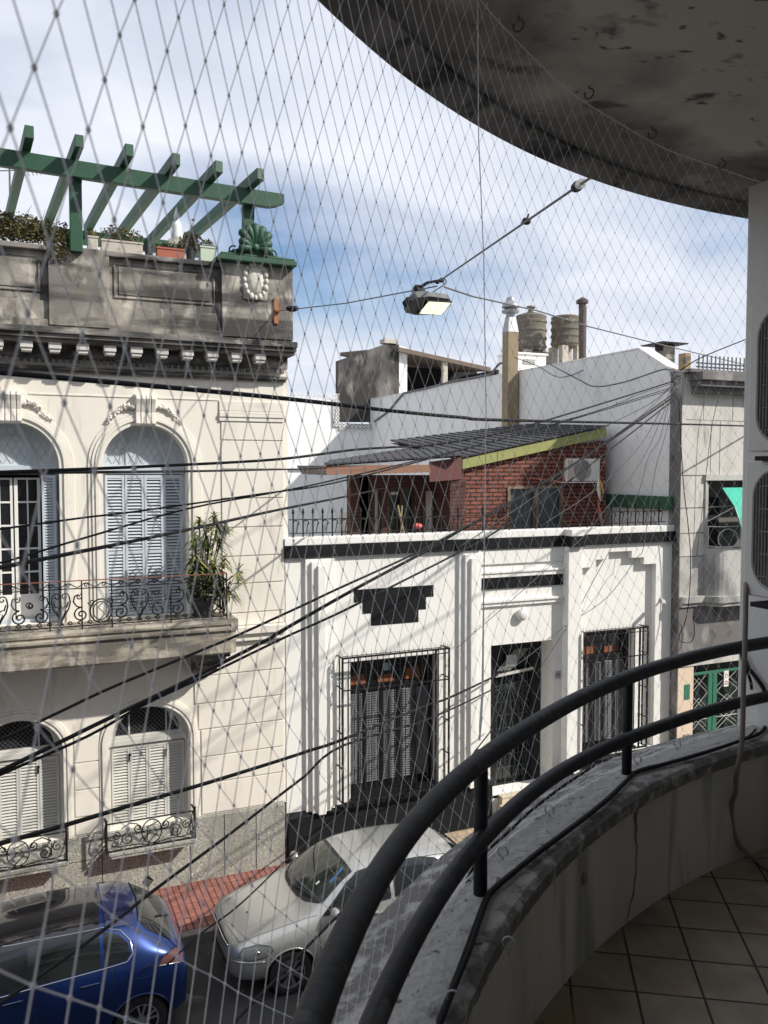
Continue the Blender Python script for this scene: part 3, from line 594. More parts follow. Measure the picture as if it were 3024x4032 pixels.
# arch mouldings, keystones, garlands, windows
def garland(mb, c, sgn):
    rr = random.Random(int(c * 10) + sgn)
    for k in range(16):
        t = k / 15; x_ = c + sgn * (.15 + .40 * t); z_ = 7.47 + .03 * math.sin(t * 5) - .20 * t * t; s_ = .05 * (1 - .55 * t)
        for q in range(3): mb.ball((x_ + rr.uniform(-.02, .02), FY - .03 - rr.uniform(0, .03), z_ + rr.uniform(-.025, .025)), s_ * rr.uniform(.5, .9), 6, 4)
def slats(mb, x0, x1, z0, z1, pitch, y, th=.009, dep=.032):
    z = z0 + pitch / 2
    while z < z1 - pitch / 4:
        mb.add([(x0, y - dep / 2, z - .012), (x1, y - dep / 2, z - .012), (x1, y + dep / 2, z + .016), (x0, y + dep / 2, z + .016), (x0, y - dep / 2, z - .012 + th), (x1, y - dep / 2, z - .012 + th), (x1, y + dep / 2, z + .016 + th), (x0, y + dep / 2, z + .016 + th)],
               [(0, 1, 2, 3), (7, 6, 5, 4), (0, 4, 5, 1), (1, 5, 6, 2), (2, 6, 7, 3), (3, 7, 4, 0)]); z += pitch
def leaf(parent, m_, x0, x1, z0, z1, y, pitch, rail=.035, mids=(), hinge=None, split=False, name='shutter_leaf'):
    o = MB(); y0, y1 = y - .018, y + .018
    if split:
        o.box(x0, x0 + rail, y0, y1, z0, z1); o.box(x1 - rail, x1, y0, y1, z0, z1)
        zs = [z0] + sorted(mids) + [z1 - .05]
        for z in [z0] + list(mids) + [z1 - .05]: o.box(x0 + rail, x1 - rail, y0 + .001, y1 - .001, z, z + .05)
        for a_, c_ in zip(zs[:-1], zs[1:]): slats(o, x0 + rail - .003, x1 - rail + .003, a_ + .05, c_, pitch, y)
    else:
        o.box(x0, x0 + rail, y0, y1, z0, z1); o.box(x1 - rail, x1, y0, y1, z0, z1); o.box(x0 + rail, x1 - rail, y0 + .001, y1 - .001, z0, z0 + .06); o.box(x0 + rail, x1 - rail, y0 + .001, y1 - .001, z1 - .05, z1)
        slats(o, x0 + rail - .003, x1 - rail + .003, z0 + .06, z1 - .05, pitch, y)
    return o.build(name, m_, parent)
for ci, c in enumerate(WC):
    b = MB()
    arch_band(b, c, 6.56, 4.2, .64, .64, .70, .70, FY - .035, FY - .001); arch_band(b, c, 6.56, 4.2, .702, .702, .75, .75, FY - .06, FY - .001)
    arch_band(b, c, 6.56, 4.2, .752, .752, .80, .80, FY - .042, FY - .001); arch_band(b, c, 6.56, 4.2, .802, .802, .85, .85, FY - .022, FY - .001)
    b.build('arch_moulding', M['creamtrim'], house, bevel=.006)
    b = MB()
    for k in range(4):
        x0 = c - .15 + k * .077; 
        b.px([(FY - .001, 7.64), (FY - .13, 7.64), (FY - .155, 7.58), (FY - .12, 7.50), (FY - .085, 7.38), (FY - .10, 7.27), (FY - .11, 7.21), (FY - .08, 7.17), (FY - .001, 7.17)], x0 + .010 * (1.5 - k) * 0, x0 + .066)
    b.box(c - .165, c + .165, FY - .10, FY - .001, 7.60, 7.66); b.box(c - .12, c + .12, FY - .07, FY - .0, 7.17, 7.63)
    b.build('keystone', M['creamtrim'], house, bevel=.01)
    b = MB(); garland(b, c, 1); garland(b, c, -1); b.build('garland', M['creamtrim'], house, smooth=True)
    # window frame
    y = FY + .26
    win = MB(); win.py([(c - .64, 4.2), (c + .64, 4.2)] + arc(c, 6.56, .64, .64, 0, 180, 24), y, y + .06, holes=[[(c - .59, 4.25), (c + .59, 4.25), (c + .59, 6.43), (c - .59, 6.43)], [(c - .57, 6.57)] + [(c + .57, 6.57)] + arc(c, 6.58, .57, .555, 4, 176, 20)[0:]])
    win.box(c - .63, c + .63, y - .04, y - .001, 6.44, 6.56)
    wf = win.build('arched_window', M['shutter'], house)
    o = MB(); o.py([(c - .60, 6.56), (c + .60, 6.56)] + arc(c, 6.565, .60, .60, 3, 177, 20), y + .025, y + .035); o.build('lunette_pane', M['lunglass'], wf)
    o = MB()   # diamond leading and the two uprights
    for q in range(-9, 10):
        for sg in (1, -1):
            p0 = Vector((c + q * .1155, 6.58)); pts_ = []
            for t_ in [i * .02 for i in range(60)]:
                x_ = p0.x + sg * t_ * .5; z_ = p0.y + t_ * .86
                if (x_ - c) ** 2 + (z_ - 6.58) ** 2 < .55 ** 2 and z_ >= 6.58: pts_.append((x_, y + .018, z_))
            if len(pts_) > 1: o.tube([pts_[0], pts_[-1]], .0045, 4)
    o.box(c - .27, c - .25, y + .004, y + .022, 6.56, 7.07); o.box(c + .25, c + .27, y + .004, y + .022, 6.56, 7.07)
    o.tube([(x_, y + .012, z_) for x_, z_ in arc(c, 6.58, .36, .44, 0, 180, 20)], .006, 4)
    o.build('leaded_tracery', M['shutter'], wf)
    if ci != 1:
        for k in range(4):
            x0 = c - .59 + k * .295
            leaf(wf, M['shutter'], x0 + .004, x0 + .291, 4.22, 6.42, y - .005, .050, mids=(5.18,), split=True)
    else:   # open french door: leaves folded to the sides, glazed door ajar
        for sg in (-1, 1):
            xs = sorted((c + sg * .59, c + sg * .40)); leaf(wf, M['shutter'], xs[0], xs[1], 4.22, 6.42, y - .14, .042, mids=(5.18,), split=True)
            o = MB(); o.box(c + sg * .595 - .012, c + sg * .595 + .012, y - .13, y - .005, 4.22, 6.42); o.build('folded_leaf', M['shutter'], wf)
        o = MB(); o.py([(c + .02, 4.22), (c + .38, 4.22), (c + .38, 6.38), (c + .02, 6.38)], y + .1, y + .14, holes=[[(c + .07 + .145 * i, 4.62 + .352 * j), (c + .07 + .145 * i + .125, 4.62 + .352 * j), (c + .07 + .145 * i + .125, 4.62 + .352 * j + .325), (c + .07 + .145 * i, 4.62 + .352 * j + .325)] for i in range(2) for j in range(5)])
        dr = o.build('french_door', M['white'], wf)
        o = MB(); o.box(c + .05, c + .36, y + .118, y + .122, 4.5, 6.36); o.build('door_pane', M['darkglass'], dr)
        o = MB(); o.py([(c - .38, 4.22), (c + .0, 4.22), (c + .0, 6.38), (c - .38, 6.38)], y + .1, y + .14, holes=[[(c - .33 + .16 * i, 4.62 + .352 * j), (c - .33 + .16 * i + .135, 4.62 + .352 * j), (c - .33 + .16 * i + .135, 4.62 + .352 * j + .325), (c - .33 + .16 * i, 4.62 + .352 * j + .325)] for i in range(2) for j in range(5)])
        dr = o.build('french_door', M['white'], wf)
        o = MB(); o.box(c - .36, c - .02, y + .118, y + .122, 4.5, 6.36); o.build('door_pane', M['darkglass'], dr)
    o = MB(); o.box(c - .7, c + .7, FY + .45, FY + .46, 4.1, 7.3); o.build('dark_interior', M['acdark'], wf)
    # ---- lower window
    b = MB(); arch_band(b, c, 2.25, .90, .62, .55, .67, .61, FY - .04, FY - .001); arch_band(b, c, 2.25, .90, .672, .612, .72, .66, FY - .055, FY - .001); arch_band(b, c, 2.25, .90, .722, .662, .76, .70, FY - .03, FY - .001)
    b.build('lower_arch_moulding', M['creamtrim'], house, bevel=.006)
    y = FY + .20
    win = MB(); win.py([(c - .62, .80), (c + .62, .80)] + arc(c, 2.25, .62, .55, 0, 180, 24), y, y + .06, holes=[[(c - .57, .86), (c + .57, .86), (c + .57, 2.15), (c - .57, 2.15)], [(c - .50, 2.31), (c + .50, 2.31)] + arc(c, 2.31, .50, .42, 3, 177, 18)])
    win.box(c - .61, c + .61, y - .045, y - .001, 2.17, 2.245); win.box(c - .61, c + .61, y - .025, y - .001, 2.246, 2.29)
    wf = win.build('lower_window', M['shutterlow'], house)
    o = MB(); o.py([(c - .52, 2.30), (c + .52, 2.30)] + arc(c, 2.30, .52, .44, 3, 177, 18), y + .03, y + .036); o.build('lunette_pane', M['darkglass'], wf)
    o = MB(); o.box(c - .30, c - .275, y + .005, y + .025, 2.30, 2.69); o.box(c + .275, c + .30, y + .005, y + .025, 2.30, 2.69); o.build('lunette_bar', M['shutterlow'], wf)
    o = MB()
    for q in range(-14, 15):
        for sg in (1, -1):
            pts_ = []
            for t_ in [i * .01 for i in range(90)]:
                x_ = c + q * .07 + sg * t_ * .7; z_ = 2.32 + t_ * .7
                if ((x_ - c) / .5) ** 2 + ((z_ - 2.31) / .42) ** 2 < 1: pts_.append((x_, y - .002, z_))
            if len(pts_) > 1: o.tube([pts_[0], pts_[-1]], .0015, 3)
    o.build('lunette_wire_mesh', M['steel'], wf)
    for k in range(4):
        x0 = c - .565 + k * .2825; 
        leaf(wf, M['shutterlow'], x0 + .003, x0 + .2795, .86, 2.14, y + .01, .047, rail=.032)
    o = MB()
    for xk in (-.28, .28): o.box(c + xk - .02, c + xk - .0, y - .03, y - .012, 1.9, 2.02); o.ball((c + xk, y - .03, 2.0), .018, 6, 4)
    o.build('latch', M['iron'], wf)
# french balcony slab
bal = MB()
def slabprof(x0, x1): bal.px([(FY, 3.69), (12.52, 3.69), (12.50, 3.72), (12.50, 4.02), (12.46, 4.06), (12.46, 4.10), (12.50, 4.115), (12.47, 4.15), (12.47, 4.19), (12.52, 4.215), (FY, 4.215)], x0, x1)
slabprof(LX0, 2.93); bal.pz([(2.93, 12.47), (3.07, 12.60), (3.07, FY), (2.93, FY)], 4.03, 4.20); bal.pz([(2.93, 12.50), (3.04, 12.62), (3.04, FY), (2.93, FY)], 3.69, 4.029)
bal.build('balcony_slab', M['slab'], house, bevel=.01)
for cx_ in (2.66, -2.9):
    t_ = MB(); t_.box(cx_ - .30, cx_ + .30, 12.66, FY, 3.61, 3.688); t_.box(cx_ - .25, cx_ + .25, 12.74, FY, 3.55, 3.609)
    t_.px([(FY, 3.549), (12.80, 3.549), (12.78, 3.47), (12.90, 3.40), (13.05, 3.38), (13.15, 3.30), (FY, 3.24)], cx_ - .19, cx_ + .19)
    for sg in (-.12, 0, .12): t_.tube([(cx_ + sg, 12.78, 3.53), (cx_ + sg, 12.78, 3.47), (cx_ + sg, 12.92, 3.39), (cx_ + sg, 13.1, 3.33)], .02, 6)
    t_.build('scroll_corbel', M['oldcornice'], house, bevel=.008)
# ---------------- wrought iron balcony railing
def balrail(x0, x1):
    root = thing('wrought_iron_railing', 'black wrought iron railing with scrolls along the cream house balcony', 'railing', ((x0 + x1) / 2, 12.56, 4.22))
    y = 12.58; z0, z1 = 4.26, 4.925
    b = MB(); b.box(x0, x1, y - .02, y + .02, z1 - .012, z1); b.box(x1 - .04, x1, y, FY, z1 - .0125, z1 - .0005); b.build('handrail', M['rust'], root)
    b = MB(); b.box(x0, x1, y - .008, y + .008, 4.80, 4.815); b.box(x0, x1, y - .008, y + .008, z0, z0 + .015); b.box(x1 - .016, x1, y, FY, z0 + .0005, z0 + .0145); b.box(x1 - .016, x1, y, FY, 4.8005, 4.8145)
    b.build('cross_bars', M['iron'], root)
    xs = [x1 - .01]; 
    while xs[-1] > x0 + .4: xs.append(xs[-1] - .405 * 2)
    r_ = .0115
    xc = x1 - .22; k = 0
    b = MB()
    for i, X_ in enumerate([x1 - .01, x1 - .85, x1 - 1.69, x1 - 2.10, x1 - 2.53, x1 - 3.37, x1 - 4.21, x1 - 5.0]): b.box(X_ - .009, X_ + .009, y - .009, y + .009, 4.2, z1 - .012)
    for X_ in (12.8, 13.05): b.box(x1 - .018, x1 - .0, X_ - .008, X_ + .008, 4.2, z1 - .013)
    b.build('uprights', M['iron'], root)
    def heart(c):
        for s_ in (-1, 1):
            b.tube(spiral(c + s_ * .055, 4.70, .055, 0 if s_ > 0 else 180, 1.15, y, s_ * 1, 22, .2), r_ * .8, 5)
            b.tube([(c + s_ * x_, y, z_) for x_, z_ in ((.11, 4.70), (.125, 4.62), (.10, 4.52), (.04, 4.42), (0, 4.33), (-.03, 4.29))], r_, 5)
            b.tube([(c + s_ * x_, y, z_) for x_, z_ in ((.0, 4.555), (.03, 4.535), (.05, 4.56), (.075, 4.55), (.10, 4.63))], r_, 5)
            b.tube([(c + s_ * x_, y, z_) for x_, z_ in ((.0, 4.36), (.06, 4.50), (.02, 4.50))], r_ * .7, 5)
    def bigscroll(c, s_):
        b.tube(spiral(c, 4.43, .105, 90 * 1, 1.6, y, s_, 30, .12), r_, 5)
        b.tube([(c - s_ * x_, y, z_) for x_, z_ in ((0, 4.535), (.06, 4.55), (.105, 4.62), (.085, 4.70), (.03, 4.72))], r_, 5); b.tube(spiral(c - s_ * .03, 4.69, .045, 60, 1.2, y, -s_, 18, .2), r_ * .8, 5)
        b.tube(spiral(c + s_ * .14, 4.60, .05, 180, 1.2, y, s_, 18, .2), r_ * .7, 5)
    def ringm(c):
        b.tube([(c + .15 * math.cos(2 * math.pi * i / 28), y, 4.47 + .17 * math.sin(2 * math.pi * i / 28)) for i in range(28)], r_, 5, closed=True)
        b.tube([(c + .11 * math.cos(2 * math.pi * i / 28), y + .004, 4.47 + .13 * math.sin(2 * math.pi * i / 28)) for i in range(28)], r_ * .7, 5, closed=True)
        b.tube([(c - .06, y, 4.30), (c + .05, y, 4.42), (c - .04, y, 4.52), (c + .06, y, 4.63)], r_ * .7, 5)
    b = MB(); X_ = x1 - .22; seq = ['s+', 'h', 's-', 's+', 'h', 's-', 'r', 's+', 'h', 's-', 's+', 'h', 's-']; 
    for q in seq:
        if X_ < x0 + .1: break
        if q == 'h': heart(X_)
        elif q == 'r': ringm(X_)
        else: bigscroll(X_, 1 if q == 's+' else -1)
        X_ -= .27
    X_ = x1 - .12
    while X_ > x0:
        b.tube([(X_ + t_ * .12, y, 4.855 + .028 * math.cos(t_ * math.pi)) for t_ in [i / 6 - 1 for i in range(13)]], r_ * .6, 4); b.tube(spiral(X_, 4.85, .032, 0, 1.1, y, 1, 12, .3), r_ * .6, 4); X_ -= .24
    X_ = x1 - .1
    while X_ > x0: b.tube(spiral(X_, 4.31, .035, 200, 1.2, y, -1, 12, .3), r_ * .7, 4); X_ -= .135
    for q in (12.75, 12.95, 13.15): b.tube([(x1 - .01, q + .07 * math.cos(2 * math.pi * i / 18), 4.5 + .2 * math.sin(2 * math.pi * i / 18)) for i in range(18)], r_ * .8, 5, closed=True)
    b.build('scrollwork', M['iron'], root, smooth=True)
balrail(-5.0, 2.90)
# ---------------- small window railings
def winrail(c, label):
    x0, x1, y = c - .70, c + .63, 13.0
    root = thing('window_railing', label, 'window railing', (c, 13.1, .68), 'low iron window railings of the cream house')
    b = MB(); b.box(x0 + .03, x1 + .03, y - .03, FY - .051, .63, .685); b.box(x0 + .06, x1, y - .015, FY - .051, .58, .629); b.build('sill', M['granite'], root, bevel=.008)
    b = MB(); b.box(x0, x1, y - .012, y + .012, 1.125, 1.14); b.box(x0, x1, y - .01, y + .01, .70, .715)
    for X_ in (x0, x1): b.box(X_ - .012, X_ + .012, y, FY, 1.1255, 1.1395); b.box(X_ - .01, X_ + .01, y, FY, .7005, .7145)
    b.build('rails', M['iron'], root)
    b = MB()
    for X_ in (x0, x1): b.box(X_ - .016, X_ + .016, y - .016, y + .016, .686, 1.16); b.ball((X_, y, 1.18), .024, 8, 6)
    b.build('corner_posts', M['iron'], root)
    b = MB(); r_ = .0095
    for s_ in (-1, 1):
        b.tube(spiral(c - .03 + s_ * .36, .86, .10, 90, 1.6, y, -s_, 28, .15), r_, 5); b.tube(spiral(c - .03 + s_ * .20, 1.0, .075, 200 if s_ > 0 else -20, 1.4, y, s_, 22, .2), r_, 5); b.tube(spiral(c - .03 + s_ * .53, .93, .07, 90, 1.3, y, s_, 20, .2), r_, 5)
        b.tube([(c - .03 + s_ * x_, y, z_) for x_, z_ in ((.02, .72), (.14, .74), (.28, .76), (.45, .75), (.6, .78))], r_, 5)
        b.tube([(c - .03 + s_ * x_, y, z_) for x_, z_ in ((.12, .92), (.22, 1.07), (.33, 1.1), (.45, 1.03))], r_, 5)
    b.tube([(c - .03 + .15 * math.cos(2 * math.pi * i / 24), y, .92 + .185 * math.sin(2 * math.pi * i / 24)) for i in range(24)], r_, 5, closed=True)
    b.tube([(c - .03 + x_, y, z_) for x_, z_ in ((-.12, .80), (-.02, .93), (-.06, 1.0), (.1, 1.06))], r_, 5); b.tube([(c - .03 + x_, y, z_) for x_, z_ in ((-.05, .76), (.08, .88), (.03, .98))], r_, 5)
    for X_ in (x0, x1): b.tube([(X_, y + .15 + .09 * math.cos(2 * math.pi * i / 16), .91 + .15 * math.sin(2 * math.pi * i / 16)) for i in range(16)], r_, 5, closed=True)
    b.build('scrollwork', M['iron'], root, smooth=True)
winrail(WC[0], 'low iron window railing of the cream house nearest the white house'); winrail(WC[1], 'low iron window railing of the cream house above the blue car roof')
# ---------------- pergola
pg = thing('pergola', 'green wooden pergola on the roof terrace of the cream house', 'pergola', (2.0, 14.5, 9.4))
def slope(x): return 10.93 - .024 * (x - 0)
b = MB(); 
x0, x1 = -5.0, 3.93
b.add([(x0, 12.85, slope(x0) - .23), (x1 - .25, 12.85, slope(x1) - .23), (x1 - .12, 12.85, slope(x1) - .20), (x1, 12.85, slope(x1) - .14), (x1, 12.85, slope(x1)), (x0, 12.85, slope(x0))] + [(x0, 12.97, slope(x0) - .23), (x1 - .25, 12.97, slope(x1) - .23), (x1 - .12, 12.97, slope(x1) - .20), (x1, 12.97, slope(x1) - .14), (x1, 12.97, slope(x1)), (x0, 12.97, slope(x0))],
      [(0, 1, 2, 3, 4, 5), (11, 10, 9, 8, 7, 6)] + [(i, (i + 1) % 6, (i + 1) % 6 + 6, i + 6) for i in range(6)])
b.build('front_beam', M['green'], pg, bevel=.006)
b = MB(); p = atY('A', 490, 700, 16.3); q = atY('A', 1172, 790, 16.3); dz = (q.z - p.z) / (q.x - p.x)
b.bar((p.x - 3.5, 16.3, p.z - .12 - 3.5 * dz * 0), (q.x, 16.3, q.z - .12), .12, .24); b.build('back_beam', M['green'], pg, bevel=.006)
for (tx, ty), (bx_, by_) in zip([(160, 145), (432, 195), (705, 245), (960, 295), (1193, 335), (1420, 375)], [(45, 640), (262, 655), (478, 690), (655, 720), (810, 770), (965, 800)]):
    p = atY('A', tx, ty + 18, 12.42); q = atY('A', bx_, by_, 16.25); d = (q - p).normalized()
    r = MB(); r.bar(p, q + d * .1, .115, .17); r.build('rafter', M['green'], pg, bevel=.006)
for k in (1, 2, 3): 
    p = Vector((.24 - .64 * k, 12.42, 11.03 + .02 * k)); r = MB(); r.bar(p, p + Vector((-.35 , 3.9, -.15)), .115, .17); r.build('rafter', M['green'], pg, bevel=.006)
for X_ in (.845, 3.40, -2.0):
    r = MB(); r.box(X_ - .085, X_ + .085, 12.99 if X_ < 3 else 13.0, 13.15, 9.66 if X_ < 3 else 9.87, slope(X_) - .02)
    r.box(X_ - .09, X_ + .09, 12.985, 13.16, slope(X_) - .26, slope(X_) - .23); r.build('post', M['green'], pg, bevel=.006)
for X_, z in ((p.x + 2.2, 10.3), (2.9, 10.2)): pass
for X_ in (-1.5, 1.2, 2.95):
    r = MB(); r.box(X_ - .06, X_ + .06, 16.24, 16.36, 9.3, 10.5); r.build('back_post', M['green'], pg)
# roof terrace floor
# ---------------- plants and pots on the parapet
def foliage(name, c, sc_, n, leaf_, cols, parent, rnd, droop=0, flat=.5):
    o = MB()
    for i in range(n):
        while True:
            p = Vector((rnd.uniform(-1, 1), rnd.uniform(-1, 1), rnd.uniform(-1, 1)))
            if p.length < 1 and p.length > .25: break
        p = Vector((p.x * sc_[0], p.y * sc_[1], p.z * sc_[2])) * (1 + .22 * math.sin(p.x * 7) * math.cos(p.y * 9)) + Vector(c)
        a = Vector((rnd.gauss(0, 1), rnd.gauss(0, 1), rnd.gauss(0, flat))).normalized() * leaf_ * rnd.uniform(.6, 1.3); n_ = Vector((rnd.gauss(0, 1), rnd.gauss(0, 1), rnd.gauss(0, 1))).normalized(); s_ = a.cross(n_).normalized() * leaf_ * .28
        o.add([p - a * .5, p + s_, p + a * .5, p - s_], [(0, 1, 2, 3)])
    return o.build(name, cols, parent, recalc=False)
M['leafdry'] = mat('olive_dry_leaves', (.13, .12, .045), .7, .4, 14, stains=[((.22, .15, .07), 11, .5, .66), ((.04, .055, .02), 8, .52, .7)])
M['leafgreen'] = mat('dark_green_leaves', (.055, .085, .028), .6, .4, 14, stains=[((.16, .17, .05), 11, .55, .7)])
M['terra'] = mat('terracotta_plastic', (.36, .10, .06), .6, .1, 5)
M['cement'] = mat('old_cement_box', (.50, .46, .40), .9, .15, 6, stains=[((.3, .27, .23), 9, .55, .7)], bump=.3)
M['palegreen'] = mat('pale_green_paint', (.48, .56, .44), .7, .1, 5)
M['blackpot'] = mat('black_plastic_pot', (.03, .03, .033), .5, .2, 5)
M['stem'] = mat('brown_stem', (.10, .07, .045), .8, .3, 20)
rp = random.Random(11)
hb = thing('rooftop_shrub', 'wide olive shrub spilling over the parapet left of the pergola post', 'shrub', (.1, 13.35, 9.74))
foliage('foliage', (-.1, 13.32, 9.98), (.92, .24, .21), 5200, .05, M['leafdry'], hb, rp); foliage('trailing_leaves', (.62, 13.12, 9.74), (.22, .12, .24), 1300, .045, M['leafdry'], hb, rp)
o = MB()
for k in range(14): 
    x_ = rp.uniform(-.8, .7); o.tube([(x_, 13.35, 9.75), (x_ + rp.uniform(-.08, .08), 13.33, 10.05), (x_ + rp.uniform(-.12, .12), 13.3, 10.2 + rp.uniform(0, .14))], [.006, .004, .002], 4)
o.build('stems', M['stem'], hb)
def planter(name, label, x0, x1, z1, m_, plant=None, round_=False, y=13.2, group=None, h=0.14):
    t_ = thing(name, label, 'planter', ((x0 + x1) / 2, y, 9.74), group)
    o = MB()
    if round_:
        r = (x1 - x0) / 2; c = (x0 + x1) / 2; o.lathe((c, y, 9.737), [(.001, 0), (r * .75, 0), (r * .95, h), (r * 1.05, h), (r * 1.05, h + .03), (r * .9, h + .03), (r * .88, h - .02), (.001, h - .02)], 18, cap=False)
    else:
        o.box(x0 + .01, x1 - .01, y - .085, y + .085, 9.737, 9.737 + h); o.box(x0, x1, y - .095, y + .095, 9.737 + h, 9.737 + h + .03)
    o.build('container', m_, t_, bevel=.006, smooth=False)
    if plant:
        mt, n, hh, sp = plant; foliage('foliage', ((x0 + x1) / 2, y, 9.78 + h + hh * .5), (sp, .1, hh), n, .045, mt, t_, rp)
    return t_
planter('planter_box', 'small white cement planter just right of the green pergola post', 1.0, 1.16, 9.9, M['cement'], (M['leafdry'], 120, .07, .09), h=.17)
planter('planter_box', 'long weathered white planter box with dry plants on the parapet', 1.19, 1.80, 9.9, M['cement'], (M['leafdry'], 700, .14, .33), h=.145)
planter('flower_pot', 'black round pot between the white box and the terracotta planter', 1.82, 1.96, 9.9, M['blackpot'], None, True, h=.15)
planter('planter_box', 'terracotta red planter with low yellow green plants', 1.99, 2.41, 9.9, M['terra'], (M['leafgreen'], 420, .05, .22), h=.115)
planter('flower_pot', 'black pot right of the terracotta planter with a bushy brown plant', 2.44, 2.60, 9.9, M['blackpot'], (M['leafdry'], 620, .17, .19), True, h=.16)
planter('planter_box', 'pale green square planter at the foot of the green capping', 2.645, 2.90, 9.9, M['palegreen'], (M['leafdry'], 150, .08, .1), h=.20)
def sprig(label, x_, zt, col):
    o = MB(); y = 13.22; o.tube([(x_, y, 9.80), (x_ + .02, y, (9.85 + zt) / 2), (x_ - .01, y, zt)], [.004, .003, .002], 4)
    for k in range(7): o.ball((x_ - .01 + .018 * math.cos(k), y + .018 * math.sin(k), zt + .01 + .006 * (k % 2)), .012, 5, 4)
    return tag(o.build('dried_flower', col, None), label, 'flower')
M['redfl'] = mat('dark_red_petals', (.30, .06, .04), .7, .2, 30)
sprig('lone dried red flower rising from the long white planter box', 1.36, 10.13, M['redfl']); sprig('tall thin stem with a red flower right of the white figurine', 2.58, 10.36, M['redfl'])
# figurine
p = atY('A', 963, 752, 14.2); o = MB(); o.lathe((p.x, p.y, p.z - .02), [(.001, 0), (.085, 0), (.10, .06), (.075, .15), (.085, .24), (.06, .30), (.03, .335), (.05, .37), (.045, .42), (.03, .46), (.012, .52), (.001, .56)], 16, cap=False)
tag(o.build('figurine', mat('white_glazed_figure', (.8, .82, .86), .3, .03), smooth=True), 'small white praying figurine standing behind the parapet planters', 'figurine')
o = MB(); o.box(p.x - .14, p.x + .14, p.y - .12, p.y + .12, 9.3, p.z - .02); tag(o.build('pedestal', M['cement']), 'low cement pedestal under the white figurine', 'pedestal')
# tv antenna
p = atY('A', 52, 550, 20); q = atY('A', 52, 372, 20); o = MB(); o.tube([(p.x, 20, 9.3), (q.x, 20, q.z + .1)], .02, 6); o.tube([(q.x - .6, 20, q.z - .12), (q.x + .75, 20, q.z + .12)], .014, 5)
for k in range(9): x_ = q.x + .1 + .08 * k; o.tube([(x_ - .04, 19.75, q.z + .02 * k + .02), (x_ + .06, 20.3, q.z + .02 * k - .04)], .007, 4)
tag(o.build('tv_antenna', M['cablegrey']), 'thin grey television antenna under the left end of the pergola', 'antenna')
# orange bracket on the corner of the parapet
o = MB(); p = atY('A', 1503, 1140, 13.08); o.box(p.x - .035, p.x + .035, 13.07, 13.099, p.z - .2, p.z + .2); o.box(p.x - .02, p.x + .06, 13.02, 13.069, p.z - .02, p.z + .02)
tag(o.build('wire_bracket', mat('orange_rusted_iron', (.36, .15, .06), .8, .3, 20)), 'orange rusty iron bracket holding the lamp wire on the stained parapet corner', 'bracket')
# ---------------- dracaena on the balcony
dr = thing('potted_dracaena', 'tall leafy dracaena in a pot at the right end of the cream house balcony', 'potted plant', (2.55, 12.9, 4.215))
o = MB(); o.lathe((2.6, 12.92, 4.217), [(.001, 0), (.13, 0), (.17, .26), (.18, .30), (.15, .30), (.001, .27)], 18, cap=False); o.build('pot', M['blackpot'], dr, smooth=False)
o = MB(); lf = MB(); rd = random.Random(21)
foliage('lower_leaves', (2.62, 12.9, 4.72), (.26, .22, .36), 1500, .09, M['leafgreen'], dr, rd)
heads = []
for hx, hy, k in [(1165, 880, 0), (1085, 900, 0), (1230, 930, 1), (1120, 960, 0), (1190, 1000, 1), (1060, 980, 0), (1130, 1060, 1), (1215, 1110, 0), (1060, 1120, 1), (1160, 1140, 0), (1105, 1010, 1), (1300, 1175, 1), (1245, 1265, 0), (1060, 1060, 0), (1180, 920, 0)]:
    h = atY('B', hx, hy, 12.82 + rd.uniform(-.15, .15)); heads.append(h)
    mid = Vector((2.6 + (h.x - 2.6) * .5, 12.9, 4.5 + (h.z - 4.5) * .45)); o.tube([(2.6 + rd.uniform(-.05, .05), 12.92, 4.45), mid, h], [.016, .012, .009], 6)
    nl = 42
    for i in range(nl):
        a = rd.uniform(0, 2 * math.pi); el = rd.uniform(-.35, 1.25); L_ = rd.uniform(.16, .30); d = Vector((math.cos(a) * math.cos(el), math.sin(a) * math.cos(el), math.sin(el)))
        base = h + Vector((0, 0, rd.uniform(-.16, .04))); sd = d.cross(Vector((0, 0, 1))).normalized(); pts_ = []
        for t_ in (0, .3, .6, .85, 1): pts_.append((base + d * L_ * t_ + Vector((0, 0, -.55 * L_ * t_ * t_)), .017 * math.sin(math.pi * (.18 + .82 * t_)) + .0005))
        vs_ = []; 
        for p_, w_ in pts_: vs_ += [p_ - sd * w_, p_ + sd * w_]
        lf.add(vs_, [(2 * j, 2 * j + 1, 2 * j + 3, 2 * j + 2) for j in range(4)])
o.build('stems', M['stem'], dr); lf.build('leaves', mat('variegated_strap_leaves', (.075, .105, .03), .5, .4, 9, stains=[((.40, .37, .13), 5, .47, .62), ((.03, .05, .015), 6, .52, .7)]), dr, recalc=False)
# ================================================================== WHITE HOUSE
wh = thing('white_house', 'single storey white house with black band, black plinth and stepped relief', 'house', (8.2, 13.3, -.14))
WX0, WX1 = 4.045, 12.33
stepo = [(5.27, 4.43), (6.81, 4.43), (6.81, 4.22), (6.66, 4.22), (6.66, 4.0), (6.51, 4.0), (6.51, 3.78), (5.59, 3.78), (5.59, 4.0), (5.43, 4.0), (5.43, 4.21), (5.27, 4.21)]
niche = [(10.08, .80), (11.92, .80), (11.92, 4.585), (11.60, 4.585), (11.60, 4.73), (11.29, 4.73), (11.29, 4.87), (10.71, 4.87), (10.71, 4.73), (10.40, 4.73), (10.40, 4.585), (10.08, 4.585)]
b = MB()
b.py([(WX0, -.14), (WX1, -.14), (WX1, 5.36), (WX0, 5.36)], FY, FY + .13, holes=[[(5.20, .76), (6.93, .76), (6.93, 3.17), (5.20, 3.17)], [(8.02, .36), (9.42, .36), (9.42, 3.22), (8.02, 3.22)], niche])
